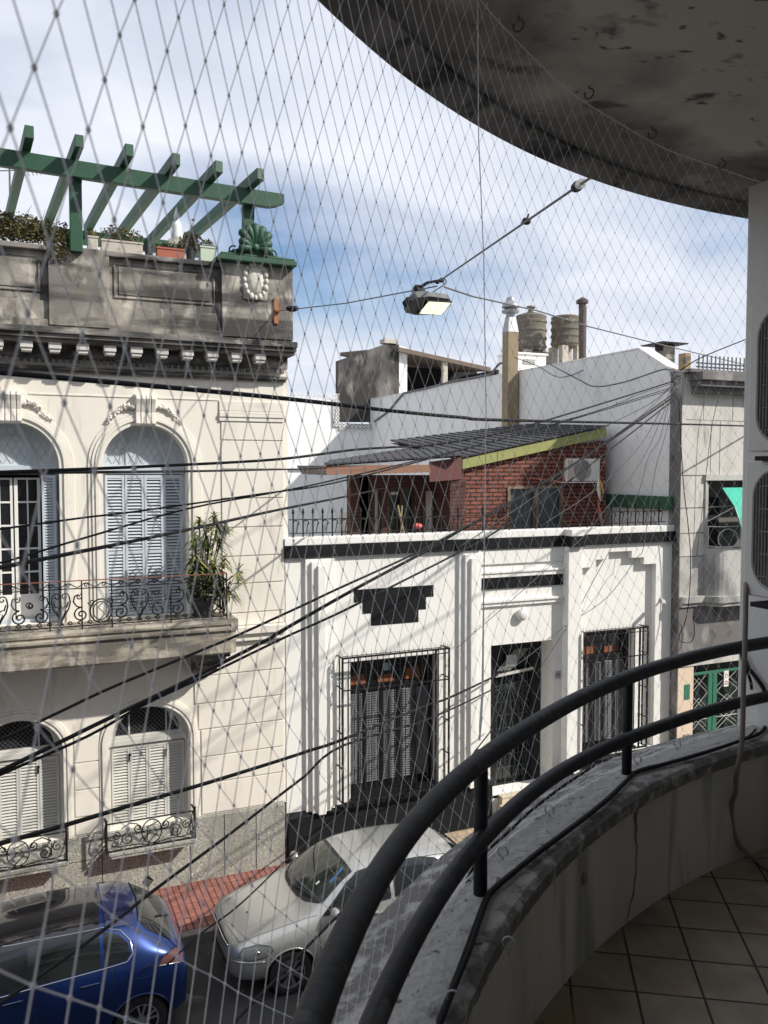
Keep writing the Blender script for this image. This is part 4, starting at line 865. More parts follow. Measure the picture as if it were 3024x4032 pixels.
b.py([(WX0, -.14), (WX1, -.14), (WX1, 5.35), (WX0, 5.35)], FY + .131, FY + .42, holes=[[(5.20, .76), (6.93, .76), (6.93, 3.17), (5.20, 3.17)], [(8.02, .36), (9.42, .36), (9.42, 3.22), (8.02, 3.22)], [(10.22, .82), (11.52, .82), (11.52, 3.26), (10.22, 3.26)]])
b.box(WX0, WX1, FY + .75, 14.9, -.14, 4.9); b.box(6.8, WX1, 14.9, 17.9, -.14, 4.9); b.box(WX0, 6.8, 14.9, 29.2, -.14, 1.0); b.box(6.8, WX1, 17.9, 29.2, -.14, 1.0); b.box(WX0, WX0 + .12, FY + .421, FY + .75, -.14, 5.3); b.box(WX0, WX1, FY + .421, FY + .75, 4.0, 4.9)
b.box(WX0, WX0 + .1, FY + .75, 18, 4.9, 5.3)
b.build('facade_wall', M['white'], wh)
b = MB(); b.box(5.201, 6.929, FY - .09, FY + .27, .745, .778); b.box(10.221, 11.519, FY + .05, FY + .33, .80, .838); b.build('window_sill', M['black'], wh)
b = MB(); b.py(stepo, FY + .0, FY - .006); b.build('stepped_relief', M['black'], wh)
# pilaster groups
for xc in (4.635, 7.57):
    g = MB()
    g.box(xc - .26, xc + .26 if xc < 5 else xc + .19, FY - .055, FY - .001, .68, 5.028 if xc > 5 else 5.0); g.box(xc - .165, xc + .17, FY - .11, FY - .0551, .66, 4.955); g.box(xc - .07, xc + .06, FY - .165, FY - .1101, .64, 4.89)
    g.build('fluted_pilaster', M['white'], wh, bevel=.005)
g = MB(); g.box(9.61, 9.92, 13.10, FY - .001, .34, 5.028); g.box(9.61, 9.92, 13.02, FY - .001, 5.235, 5.36); g.build('tall_pilaster', M['white'], wh, bevel=.005)
g = MB(); g.box(9.60, 9.93, 13.015, FY - .001, 5.029, 5.234); g.build('pilaster_band', M['black'], wh)
# centre section mouldings
g = MB(); g.box(7.761, 9.605, FY - .04, FY - .001, 4.75, 5.028); g.box(7.761, 9.605, FY - .05, FY - .001, 4.50, 4.58); g.box(7.761, 9.605, FY - .075, FY - .001, 4.581, 4.62)
g.box(7.761, 9.605, FY - .05, FY - .001, 3.96, 4.03); g.box(7.761, 9.605, FY - .08, FY - .001, 4.031, 4.075); g.build('door_mouldings', M['white'], wh, bevel=.004)
g = MB(); g.box(7.761, 9.605, FY - .03, FY - .001, 4.285, 4.485); g.build('black_stripe', M['black'], wh)
g = MB(); g.box(9.12, 9.60, FY - .03, FY - .001, .35, 3.9) if False else None
# band and coping
g = MB(); g.box(WX0 - .02, 7.22, FY - .07, FY + .13, 5.03, 5.235); g.box(7.2201, 7.745, FY - .10, FY + .13, 5.03, 5.235); g.box(7.7451, 9.599, FY - .07, FY + .13, 5.03, 5.235); g.box(9.931, 12.15, FY - .07, FY + .13, 5.03, 5.235); g.box(12.151, 12.36, FY - .10, FY + .13, 5.03, 5.235)
g.build('black_band', M['black'], wh, bevel=.004)
g = MB(); g.box(WX0 - .02, 9.609, FY - .045, FY + .30, 5.236, 5.362); g.box(9.921, 12.35, FY - .045, FY + .30, 5.236, 5.362); g.build('white_coping', M['white'], wh, bevel=.008)
# plinth and sloping top
g = MB(); g.px([(FY - .09, -.14), (FY - .09, .62), (FY - .001, .70), (FY - .001, -.14)], WX0, 8.0); g.px([(FY - .09, -.14), (FY - .09, .70), (FY - .001, .78), (FY - .001, -.14)], 9.93, 12.33); g.box(5.1, 7.03, FY - .12, FY - .091, .60, .74)
g.build('black_plinth', M['black'], wh, bevel=.004)
g = MB(); g.box(9.35, 9.66, 12.95, FY - .201, -.14, .62); g.box(9.40, 9.66, 12.90, FY - .2, .62, .68); g.box(9.45, 9.61, 13.0, FY - .201, .68, .80); g.box(8.0, 8.02, FY - .09, FY + .1, -.14, .60); g.build('black_door_side_block', M['black'], wh, bevel=.006)
# steps
M['marble'] = mat('beige_marble_step', (.60, .52, .40), .5, .08, 6)
g = MB(); g.box(8.10, 9.35, 12.86, FY + .1, -.14, .04); g.box(8.16, 9.35, 13.02, FY + .1, .041, .19); g.box(8.20, 9.35, 13.16, FY + .1, .191, .34); g.box(8.0201, 9.419, FY + .0, FY + .6, .3, .358)
for k, (y_, z_) in enumerate(((12.86, .04), (13.02, .19), (13.16, .34))): g.box(8.09 + .05 * k, 9.35, y_ - .015, y_ + .15, z_, z_ + .025)
g.build('door_steps', M['marble'], wh, bevel=.004)
# windows
M['dshut'] = mat('black_enamel', (.012, .013, .014), .45, .15, 5, spec=.3)
M['slatlit'] = mat('lit_grey_slat', (.20, .20, .205), .5, .2, 12)  # grey paints the daylight caught by the slats of the black shutters
M['orange'] = mat('orange_reflection', (.26, .085, .03), .8, .5, 12)  # flat orange shapes paint warm reflections on the transom panes
def bwin(x0, x1, z0, z1, y, nleaf, kind):
    f = MB(); zt = z1 - .52
    f.py([(x0 - .03, z0), (x1 + .03, z0), (x1 + .03, z1), (x0 - .03, z1)], y, y + .05, holes=[[(x0 + .05, z0 + .05), (x1 - .05, z0 + .05), (x1 - .05, zt), (x0 + .05, zt)], [(x0 + .05, zt + .06), (x1 - .05, zt + .06), (x1 - .05, z1 - .05), (x0 + .05, z1 - .05)]])
    wf = f.build(kind, M['dshut'], wh)
    o = MB(); o.box(x0 + .04, x1 - .04, y + .10, y + .11, z0 + .04, z1 - .04); o.build('pane', M['darkglass'], wf)
    W_ = (x1 - x0 - .1)
    for i in range(3 if W_ > 1.4 else 2):
        n_ = 3 if W_ > 1.4 else 2; a = x0 + .05 + W_ * i / n_; o = MB(); hh = (.26, .2, .33)[i]
        o.add([(a + .06, y + .085, zt + .07), (a + W_ / n_ - .14, y + .085, zt + .07), (a + W_ / n_ - .20, y + .085, zt + .07 + hh * .7), (a + .1, y + .085, zt + .07 + hh * .6)], [(0, 1, 2, 3)]); o.build('curtain_reflection', M['orange'], wf, recalc=False)
    if W_ > 1.4:
        o = MB(); o.box(x0 + .78, x0 + .92, y + .082, y + .084, zt + .27, zt + .41); 
        o.build('window_sticker', mat('pale_sticker', (.35, .5, .52), .6, .3, 25), wf)
    lw = W_ / nleaf
    for i in range(nleaf):
        a = x0 + .05 + i * lw; o = MB(); o.box(a + .002, a + .045, y + .01, y + .045, z0 + .05, zt - .01); o.box(a + lw - .045, a + lw - .002, y + .01, y + .045, z0 + .05, zt - .01); o.box(a + .045, a + lw - .045, y + .012, y + .043, z0 + .05, z0 + .12); o.box(a + .045, a + lw - .045, y + .012, y + .043, zt - .06, zt - .01)
        lf_ = o.build('shutter_leaf', M['dshut'], wf); o = MB(); slats(o, a + .043, a + lw - .043, z0 + .12, zt - .06, .043, y + .025, th=.006, dep=.05); o.build('slats', M['slatlit'], lf_)
    return wf
bwin(5.20, 6.93, .78, 3.12, FY + .27, 5, 'black_window'); bwin(10.24, 11.50, .84, 3.20, FY + .33, 4, 'black_window')
# iron grilles standing proud of the wall
def grille(x0, x1, z0, z1, label):
    y = 13.03; root = thing('window_grille', label, 'window grille', ((x0 + x1) / 2, 13.15, z0), 'black spiked window grilles')
    f = MB(); s_ = .016
    for X_ in (x0, x0 + (x1 - x0) * .14, x1 - (x1 - x0) * .13, x1): f.box(X_ - s_, X_ + s_, y - .012, y + .012, z0, z1)
    f.box(x0, x1, y - .013, y + .0135, z1 - .03, z1); f.box(x0, x1, y - .014, y + .0125, z0, z0 + .03); f.box(x0, x1, y - .011, y + .011, z1 - .58, z1 - .56)
    f.box(x0, x1, y - .011, y + .011, z1 - .10, z1 - .085)
    for X_ in (x0, x1):
        for z_ in (z0 + .01, z0 + .6, z0 + 1.2, z1 - .55, z1 - .02): f.box(X_ - .012, X_ + .012, y, FY, z_, z_ + .014)
    for X_ in (x0, x1): f.box(X_ - .010, X_ + .010, 13.17, 13.19, z0, z1)
    f.build('frame', M['iron'], root)
    f = MB(); n_ = int((x1 - x0) / .105); 
    for k in range(1, n_): X_ = x0 + (x1 - x0) * k / n_; f.box(X_ - .006, X_ + .006, y - .006, y + .006, z0 + .03, z1 - .03)
    f.build('bars', M['iron'], root)
    f = MB(); 
    n_ = int((x1 - x0) / .088)
    for k in range(n_ + 1): X_ = x0 + (x1 - x0) * k / n_; f.add([(X_ - .006, y, z1 + .0), (X_ + .006, y, z1 + .0), (X_, y + .006, z1), (X_, y, z1 + .10)], [(0, 1, 3), (1, 2, 3), (2, 0, 3), (0, 2, 1)])
    for k in range(1, 4): 
        for X_ in (x0, x1): Y_ = y + .07 * k; f.add([(X_ - .006, Y_, z1), (X_ + .006, Y_, z1), (X_, Y_ + .006, z1), (X_, Y_, z1 + .10)], [(0, 1, 3), (1, 2, 3), (2, 0, 3), (0, 2, 1)])
    f.box(x0, x1, y - .005, y + .005, z1 + .012, z1 + .022)
    f.build('spikes', M['iron'], root)
grille(4.955, 6.99, .80, 3.33, 'large spiked black window grille over the shuttered window under the black stepped relief')
grille(9.97, 11.50, .92, 3.37, 'narrower spiked black window grille under the white stepped arch')
# door
f = MB(); y = FY + .40
f.py([(8.04, .36), (9.40, .36), (9.40, 3.2), (8.04, 3.2)], y, y + .05, holes=[[(8.36, .40), (9.20, .40), (9.20, 2.52), (8.36, 2.52)], [(8.36, 2.58), (9.20, 2.58), (9.20, 3.02), (8.36, 3.02)]])
df = f.build('entrance_door', M['dshut'], wh)
o = MB(); o.box(8.35, 9.21, y + .10, y + .11, .40, 3.04); o.build('pane', M['darkglass'], df)
o = MB(); cx_, cz_ = 8.70, 2.34
for k in range(13):
    a = R_(188 + 14.5 * k); L_ = 2.6; x_, z_ = cx_ + L_ * math.cos(a), cz_ + L_ * math.sin(a); t_ = 1.0
    if x_ < 8.37: t_ = min(t_, (cx_ - 8.37) / (cx_ - x_))
    if x_ > 9.19: t_ = min(t_, (9.19 - cx_) / (x_ - cx_))
    if z_ < .42: t_ = min(t_, (cz_ - .42) / (cz_ - z_))
    o.bar((cx_, y + .03, cz_), (cx_ + (x_ - cx_) * t_, y + .03, cz_ + (z_ - cz_) * t_), .013, .013)
for k in range(1, 8): o.bar((8.37, y + .045, .42 + k * .26), (9.19, y + .045, .42 + k * .26), .01, .008)
for k in range(8): X_ = 8.43 + k * .10; o.bar((X_, y + .055, .42), (X_, y + .055, 2.5), .01, .01)
o.build('sunburst_ironwork', mat('dark_grey_green_iron', (.055, .065, .06), .45, .2, 12), df)
o = MB(); o.bar((8.36, y - .01, 2.52), (9.22, y - .01, 2.60), .03, .05)
for k in range(7): o.bar((8.42 + .05 * k, y + .03, 2.60), (8.7 + .05 * k + .14, y + .03, 3.0), .008, .008)
o.build('transom_bars', M['shutterlow'], df)
o = MB(); o.box(8.62, 8.86, y + .02, y + .03, 2.68, 2.90); o.build('transom_sticker', mat('pale_sticker2', (.45, .5, .48), .6, .5, 30), df)
# globe lamp, camera, number plate
gl = thing('globe_wall_lamp', 'round white globe wall lamp above the black entrance door', 'wall lamp', (8.66, 13.28, 3.77))
o = MB(); o.lathe((8.66, 13.297, 3.77), [(.001, 0), (.10, 0), (.10, -.03), (.075, -.05), (.001, -.05)], 24, 'y', cap=False); o.build('base', M['white'], gl, smooth=False)
o = MB(); o.ball((8.66, 13.235, 3.77), .118, 28, 18, (1, .62, 1)); o.build('globe', mat('opal_globe', (.72, .72, .70), .25, .05), gl, smooth=True)
o = MB(); o.tube([(8.66 + .1185 * math.cos(t_ * .2), 13.235 - .0, 3.77 + .1185 * math.sin(t_ * .2)) for t_ in range(32)], .003, 4); o.build('seam_ring', M['steel'], gl)
o = MB(); o.lathe((12.07, 13.298, 3.84), [(.001, 0), (.055, 0), (.055, -.02), (.001, -.02)], 16, 'y', cap=False); o.bar((12.07, 13.28, 3.84), (12.0, 13.16, 3.80), .03, .03); o.bar((12.03, 13.20, 3.82), (11.92, 13.05, 3.78), .07, .065); o.bar((11.925, 13.057, 3.782), (11.915, 13.044, 3.778), .05, .045)
tag(o.build('security_camera', mat('off_white_plastic', (.55, .54, .5), .5, .1), bevel=.004), 'small off white security camera on the white wall right of the stepped arch', 'camera')
o = MB(); o.box(9.46, 9.585, FY - .012, FY - .002, 2.44, 2.60)
# number plate 332
npl = tag(o.build('number_plate', mat('grey_enamel', (.42, .42, .40), .5, .2, 20), bevel=.003), 'small oval house number plate beside the tall white pilaster', 'number plate')
def digit(ch, x, z, h, y, mb):
    w_ = h * .5; S = {'3': [[(0, 1), (1, 1), (.5, .58), (1, .45), (1, .12), (.7, 0), (0, 0)]], '2': [[(0, .85), (.3, 1), (.8, 1), (1, .75), (0, 0), (1, 0)]]}[ch]
    for pl in S: mb.tube([(x + a * w_, y, z + c * h) for a, c in pl], h * .07, 4)
o = MB()
for i, ch in enumerate('332'): digit(ch, 9.475 + i * .036, 2.50, .05, FY - .0145, o)
o.build('digits', M['black'], npl)
# ---------------- parapet fence
rf = thing('spear_fence', 'low black iron fence with spear tips along the white parapet', 'fence', (8.2, 13.42, 5.36))
o = MB(); o.box(4.15, 12.25, 13.41, 13.422, 5.652, 5.668); o.box(4.15, 12.25, 13.411, 13.421, 5.42, 5.436); o.build('rails', M['iron'], rf)
X_ = 4.22; o = MB(); arcs = MB(); tips = MB(); k = 0
while X_ < 12.25:
    skip = 7.2 < X_ < 10.75
    if not skip or k % 3 == 0:
        o.box(X_ - .010, X_ + .010, 13.405, 13.425, 5.36, 5.76)
        tips.lathe((X_, 13.415, 5.745), [(.004, 0), (.026, .03), (.018, .065), (.001, .12)], 6); 
        arcs.tube([(X_ + .0 + .05 * (1 - math.cos(a)), 13.415, 5.60 + .045 * math.sin(a)) for a in [R_(d) for d in range(0, 181, 20)]] + [(X_ + .10, 13.415, 5.575)], .0095, 5)
        arcs.tube([(X_ + .09, 13.415, 5.60), (X_ + .075, 13.415, 5.52), (X_ + .06, 13.415, 5.44)], .0085, 5)
    X_ += .175 if X_ < 8 else .20; k += 1
o.build('bars', M['iron'], rf); tips.build('spear_tips', M['iron'], rf); arcs.build('arches', M['iron'], rf)
# terrace floor, dividing wall left
g = MB(); g.box(WX0 + .1, 12.33, FY + .31, 14.9, 4.9, 5.1); g.box(6.8, 12.33, 14.9, 17.9, 4.9, 5.1); g.build('terrace_floor', mat('terrace_tiles', (.30, .24, .2), .8, .2, 3), wh)
# grass tuft near the right end
o = MB(); rg = random.Random(4)
for k in range(120):
    X_ = rg.uniform(11.2, 12.15); o.add([(X_, 13.5, 5.36), (X_ + .006, 13.5, 5.36), (X_ + rg.uniform(-.06, .06), 13.5 + rg.uniform(-.04, .04), 5.36 + rg.uniform(.03, .11))], [(0, 1, 2)])
struct(tag(o.build('dry_grass', M['leafdry'], recalc=False), 'dry grass growing behind the white parapet at its right end', 'grass'), 'stuff')
# ================================================================== BRICK TERRACE HOUSE
hut = thing('brick_terrace_house', 'brick and wood terrace house with sloping dark tile roof behind the white parapet', 'house', (9.0, 16.5, 5.1))
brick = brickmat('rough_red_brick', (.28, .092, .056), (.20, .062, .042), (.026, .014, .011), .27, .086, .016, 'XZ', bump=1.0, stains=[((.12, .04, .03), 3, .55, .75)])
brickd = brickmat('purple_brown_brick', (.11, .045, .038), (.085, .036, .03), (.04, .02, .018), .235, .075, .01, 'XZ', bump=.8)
HY = 15.2
def hp(k, x, y, Y=HY): q = atY(k, x, y, Y); return (q.x, q.z)
bx0 = hp('E', 1325, 1700)[0]; bx1 = hp('F', 793, 1000)[0]; topl = hp('F', 30, 985); topr = hp('F', 795, 860)
dx0 = hp('F', 275, 1200)[0]; dx1 = hp('F', 560, 1200)[0]
dz = hp('F', 275, 1105)[1]
b = MB(); b.py([(bx0, 5.1), (bx1, 5.1), (bx1, topr[1]), (bx0, topl[1])], HY, HY + .25, holes=[[(dx0, 5.11), (dx1, 5.11), (dx1, dz), (dx0, dz)]]); b.box(bx1 - .25, bx1, HY + .251  , 22, 5.1, topr[1] - .05)
b.build('brick_wall', brick, hut)
# wooden veranda front on the left
vx0 = hp('E', 548, 1450)[0]; VY = 15.7
def vp(x, y): q = atY('E', x, y, VY); return (q.x, q.z)
ops = [(vp(610, 0)[0], vp(670, 0)[0], 1505), (vp(690, 0)[0], vp(740, 0)[0], 1505), (vp(795, 0)[0], vp(990, 0)[0], 1515), (vp(1065, 0)[0], vp(1140, 0)[0], 1525), (vp(1170, 0)[0], vp(1235, 0)[0], 1525)]
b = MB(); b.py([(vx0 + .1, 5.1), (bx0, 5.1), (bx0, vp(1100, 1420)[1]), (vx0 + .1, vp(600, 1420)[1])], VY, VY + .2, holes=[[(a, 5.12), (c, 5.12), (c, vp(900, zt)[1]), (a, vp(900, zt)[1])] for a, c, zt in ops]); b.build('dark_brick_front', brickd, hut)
M['curtain'] = mat('pale_curtain', (.86, .85, .80), .85, .06, 5, stains=[((.4, .4, .38), 3, .55, .75, (6, 1, .3), .8)])
M['dwood'] = mat('dark_brown_wood', (.055, .03, .022), .6, .25, 9)
for i, (a, c, zt) in enumerate(ops):
    zt_ = vp(900, zt)[1]; o = MB(); o.py([(a, 5.12), (c, 5.12), (c, zt_), (a, zt_)], VY + .05, VY + .10, holes=[[(a + .03, 5.17), (c - .03, 5.17), (c - .03, zt_ - .04), (a + .03, zt_ - .04)]])
    wf = o.build('terrace_door' if i == 2 else 'tall_window', M['dwood'], hut)
    if i == 2: 
        o = MB(); o.box(a + .02, c - .02, VY + .14, VY + .15, 5.12, zt_); o.build('pane', M['darkglass'], wf); o = MB(); o.box(a + .10, a + .19, VY + .12, VY + .135, 5.98, 6.04); o.box(a + .21, a + .26, VY + .12, VY + .135, 5.98, 6.04); o.build('door_sticker', M['white'], wf)
        o = MB(); o.box((a + c) / 2 - .03, (a + c) / 2 + .03, VY + .045, VY + .11, 5.13, zt_ - .05); o.build('mullion', M['dwood'], wf)
    else: o = MB(); o.box(a + .02, c - .02, VY + .13, VY + .14, 5.12, zt_); o.build('curtain', M['curtain'], wf)
o = MB(); 
for k in range(2): o.box(vx0 + .02 + k * .0, vx0 + .14, 14.85, 15.0, 5.1, vp(600, 1425)[1] + .02)
o.build('wooden_post', M['dwood'], hut)
# eave fascia boards
M['fasc'] = mat('pinkish_brown_wood', (.26, .135, .085), .65, .2, 7, stains=[((.12, .07, .05), 6, .55, .75, (.3, 1, 3), .8)])
EY = 14.75
p0, p1, p2, p3 = atY('E', 335, 1352, EY), atY('E', 1085, 1345, EY), atY('E', 1100, 1400, EY), atY('E', 350, 1420, EY)
b = MB(); b.add([p0, p1, p2, p3] + [v + Vector((0, .05, 0)) for v in (p0, p1, p2, p3)], [(0, 1, 2, 3), (7, 6, 5, 4), (0, 4, 5, 1), (1, 5, 6, 2), (2, 6, 7, 3), (3, 7, 4, 0)]); b.build('eave_fascia', M['fasc'], hut)
b = MB(); q = p3; b.add([p0, p3, p3 + Vector((.55, 3.2, 0)), p0 + Vector((.45, 3.2, .02))], [(0, 1, 2, 3)]); b.add([v + Vector((0, 0, 0.001)) for v in (p3, p2, p2 + Vector((0, 1.1, 0)), p3 + Vector((.1, 1.1, 0)))], [(0, 1, 2, 3)]); b.build('veranda_soffit', M['dwood'], hut, recalc=False)
M['redboard'] = mat('dark_red_boards', (.10, .03, .026), .6, .25, 8)
a0, a1 = atY('E', 1085, 1325, EY + .05), atY('E', 1325, 1290, EY + .3); b = MB(); c0, c1 = atY('E', 1090, 1470, EY + .05), atY('E', 1325, 1450, EY + .3)
b.add([a0, a1, c1, c0], [(0, 1, 2, 3)]); b.build('gable_boards', M['redboard'], hut, recalc=False)
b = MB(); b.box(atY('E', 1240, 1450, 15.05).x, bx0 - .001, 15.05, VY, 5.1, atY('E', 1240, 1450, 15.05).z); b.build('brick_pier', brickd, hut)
# raking fascia of the main roof
f0, f1, f2 = atY('F', 30, 958, 15.08), atY('F', 455, 868, 15.08), atY('F', 797, 790, 15.08)
M['yellow'] = mat('yellow_green_paint', (.29, .30, .10), .6, .12, 6); M['dgrey'] = mat('dark_grey_green_paint', (.17, .19, .15), .6, .15, 5)
def board(p, q, h, m_, nm):
    o = MB(); d = Vector((0, .06, 0)); hv = Vector((0, 0, -h)); o.add([p, q, q + hv, p + hv, p + d, q + d, q + hv + d, p + hv + d], [(0, 1, 2, 3), (7, 6, 5, 4), (0, 4, 5, 1), (1, 5, 6, 2), (2, 6, 7, 3), (3, 7, 4, 0)]); return o.build(nm, m_, hut)
board(f0, f2, .21, M['yellow'], 'raking_fascia')
# tiled roof: rises towards the right; low veranda pitch and the main pitch, rows of real tiles
M['tile'] = mat('dark_slate_tiles', (.035, .037, .04), .75, .35, 9, stains=[((.08, .08, .08), 7, .58, .72), ((.03, .03, .032), 12, .55, .7)], bump=.3)
def tiled(pa, pb, pc, pd, rows, cols, nm, th=.02, lap=.012):
    """pa low-front, pb high-front, pc high-back, pd low-back; courses run front to back"""
    o = MB(); n_ = (pb - pa).cross(pd - pa).normalized(); n_ = n_ if n_.z > 0 else -n_; rr = random.Random(2)
    for i in range(rows):
        t0, t1 = i / rows, (i + 1.15) / rows
        for j in range(cols):
            s0, s1 = (j + .01) / cols, (j + .99) / cols
            def P(t, s): return (pa * (1 - t) + pb * t) * (1 - s) + (pd * (1 - t) + pc * t) * s
            l_ = n_ * (th + lap + rr.uniform(-.004, .004)); h_ = n_ * (lap * .2)
            q = [P(t0, s0), P(t1, s0), P(t1, s1), P(t0, s1)]
            top = [q[0] + l_, q[1] + h_ + n_ * th * .3, q[2] + h_ + n_ * th * .3, q[3] + l_]; bot = [v - n_ * .005 for v in q]
            o.add(top + bot, [(0, 1, 2, 3), (7, 6, 5, 4), (0, 4, 5, 1), (1, 5, 6, 2), (2, 6, 7, 3), (3, 7, 4, 0)])
    return o.build(nm, M['tile'], hut, recalc=False)
ya, yb = EY - .03, 20.5
va = atY('E', 330, 1350, EY); vb = atY('E', 1325, 1285, EY)
ra = Vector((va.x - .02, ya, va.z + .01)); rb = Vector((vb.x, ya, vb.z + .02))
# back edge silhouette: stepped verge from (375,1318) to (1180,1195) in crop E
back0 = atY('E', 372, 1318, 17.6); back1 = atY('E', 1180, 1190, 17.6)
tiled(ra, rb, back1, back0, 16, 7, 'veranda_roof')
o = MB(); dn = Vector((0, 0, -.03)); o.add([ra + dn, rb + dn, back1 + dn, back0 + dn], [(0, 1, 2, 3)]); o.build('roof_underlay', M['dwood'], hut, recalc=False)
ma = Vector((f0.x - .05, 15.04, f0.z + .02)); mb_ = Vector((f2.x + .03, 15.04, f2.z + .03)); mc = atY('F', 800, 780, 18.4); md = atY('E', 1100, 1222, 17.8)
mc = Vector((mb_.x + .25, 18.4, atY('F', 800, 782, 18.4).z)); md = Vector((ma.x - .1, 18.4, atY('E', 1340, 1180, 18.4).z))
tiled(ma, mb_, mc, md, 18, 7, 'main_roof')
o = MB(); o.add([Vector((ma.x, 15.15, ma.z - .05)), Vector((mb_.x, 15.15, mb_.z - .05)), mc - Vector((0, 0, .06)), md - Vector((0, 0, .06))], [(0, 1, 2, 3)]); o.build('roof_boarding', M['dwood'], hut, recalc=False)
# door on the brick wall, with curtain glass
o = MB(); o.py([(dx0 - .04, 5.1), (dx1, 5.1), (dx1, dz), (dx0 - .04, dz)], HY - .03, HY + .05, holes=[[(dx0 + .03, 5.13), (dx0 + (dx1 - dx0) * .48, 5.13), (dx0 + (dx1 - dx0) * .48, dz - .05), (dx0 + .03, dz - .05)], [(dx0 + (dx1 - dx0) * .53, 5.13), (dx1 - .04, 5.13), (dx1 - .04, dz - .05), (dx0 + (dx1 - dx0) * .53, dz - .05)]])
wf = o.build('sliding_door', mat('light_wood_frame', (.20, .16, .11), .6, .2, 7), hut)
o = MB(); o.box(dx0, dx1, HY + .08, HY + .09, 5.11, dz); o.build('pane', mat('blue_grey_curtain_glass', (.055, .07, .08), .15, .4, 4, stains=[((.13, .15, .16), 3, .5, .7, (5, 1, .3), 1)]), wf)
# awning rod on the wall
a0, a1 = hp('F', 385, 1062), hp('F', 560, 1080); o = MB(); o.tube([(a0[0], HY - .06, a0[1]), (a1[0], HY - .06, a1[1])], .018, 6); o.ball((a1[0], HY - .08, a1[1] + .02), .05, 6, 4); o.build('awning_rod', M['terra'], hut)
# ac on the brick wall
a0, a1 = atY('F', 620, 962, 14.85), atY('F', 760, 1075, 14.85); 
t_ = thing('air_conditioner', 'white air conditioner unit mounted high on the brick terrace house', 'air conditioner', ((a0.x + a1.x) / 2, 15.05, a1.z))
gc = atY('F', 668, 1018, 14.85)
o = MB(); o.py([(a0.x, a1.z), (a1.x, a1.z), (a1.x, a0.z), (a0.x, a0.z)], 14.85, 15.19, holes=[[(gc.x + .235 * math.cos(2 * math.pi * i / 28), gc.z + .235 * math.sin(2 * math.pi * i / 28)) for i in range(28)]]); o.build('casing', M['acwhite'], t_, bevel=.01)
o = MB(); o.box(a0.x + .05, a1.x - .05, 14.95, 14.96, a1.z + .02, a0.z - .02); o.build('fan_recess', M['acgrill'], t_)
o = MB()
for k in range(-7, 8): z_ = gc.z + .03 * k; hw = math.sqrt(max(0, .235 ** 2 - (.03 * k) ** 2)); o.tube([(gc.x - hw, 14.845, z_), (gc.x + hw, 14.845, z_)], .005, 4)
o.build('fan_grille', M['acgrill'], t_)
o = MB(); q0 = atY('F', 585, 962, 14.85); z0_ = a1.z - .02
o.box(q0.x, a1.x + .02, 14.85, 14.88, z0_ - .02, z0_); o.box(q0.x, a1.x + .02, 14.85, 14.88, a0.z + .0, a0.z + .02); o.box(q0.x, q0.x + .02, 14.85, 14.88, z0_, a0.z); o.box(q0.x, q0.x + .02, 14.88, 15.25, z0_ - .02, z0_); o.box(a1.x, a1.x + .02, 14.88, 15.25, z0_ - .02, z0_); o.build('wall_frame', M['white'], t_)
# colourful mop / parrot toy leaning at the corner
t_ = MB(); pts_ = [atY('P', 2150 + x_ / 4.1475, 1700 + y_ / 4.1475, 14.7) for x_, y_ in [(860, 740), (870, 900), (885, 1100)]]
cols = [(.75, .70, .5), (.45, .6, .35), (.7, .35, .1)]
fm = thing('hanging_feather_toy', 'colourful fluttering ribbons hanging from the corner of the white air conditioner', 'ribbon', pts_[0])
for k, c_ in enumerate(cols):
    o = MB(); e = atY('P', 2150 + (890 + 22 * k - (20 if k == 1 else 0)) / 4.1475, 1700 + (1130 - 60 * k) / 4.1475, 14.7); mid = (pts_[0] + e) / 2 + Vector((.03 * (k - 1), .02, 0)); o.tube(smoothpath([pts_[0], mid, e]), [.006 + .022 * math.sin(math.pi * i / 12) for i in range(13)], 6); o.build('ribbon', mat('ribbon_%d' % k, c_, .7, .2, 20), fm)
o = MB(); o.tube([atY('P', 2150 + x_ / 4.1475, 1700 + y_ / 4.1475, 14.2) for x_, y_ in [(845, 1100), (865, 1220), (885, 1330), (900, 1430), (925, 1590)]], [.01, .014, .035, .02, .03], 6)
tag(o.build('wrapped_umbrella', mat('faded_striped_cloth', (.30, .22, .16), .8, .4, 9, stains=[((.6, .07, .05), 4, .5, .56, (1, 1, 1), 1)])), 'folded red and grey umbrella leaning behind the white parapet', 'umbrella')
o = MB(); p = atY('E', 1003, 1790, 14.4); o.ball(p, .10, 12, 8, (1, .7, .55)); tag(o.build('toy', mat('orange_pink_plastic', (.75, .13, .12), .5, .3, 9), smooth=True), 'orange and pink plastic toy on the terrace behind the spear fence', 'toy')
o = MB(); p = atY('E', 860, 1640, 14.6); q = atY('E', 905, 1850, 14.6); o.tube([p, q], .015, 6); o.tube([atY('E', 890, 1640, 14.6), atY('E', 880, 1850, 14.6)], .012, 6); tag(o.build('broom_sticks', mat('pale_wood_stick', (.42, .34, .2), .7, .2, 9)), 'two pale broom sticks standing in front of the dark terrace door', 'broom')
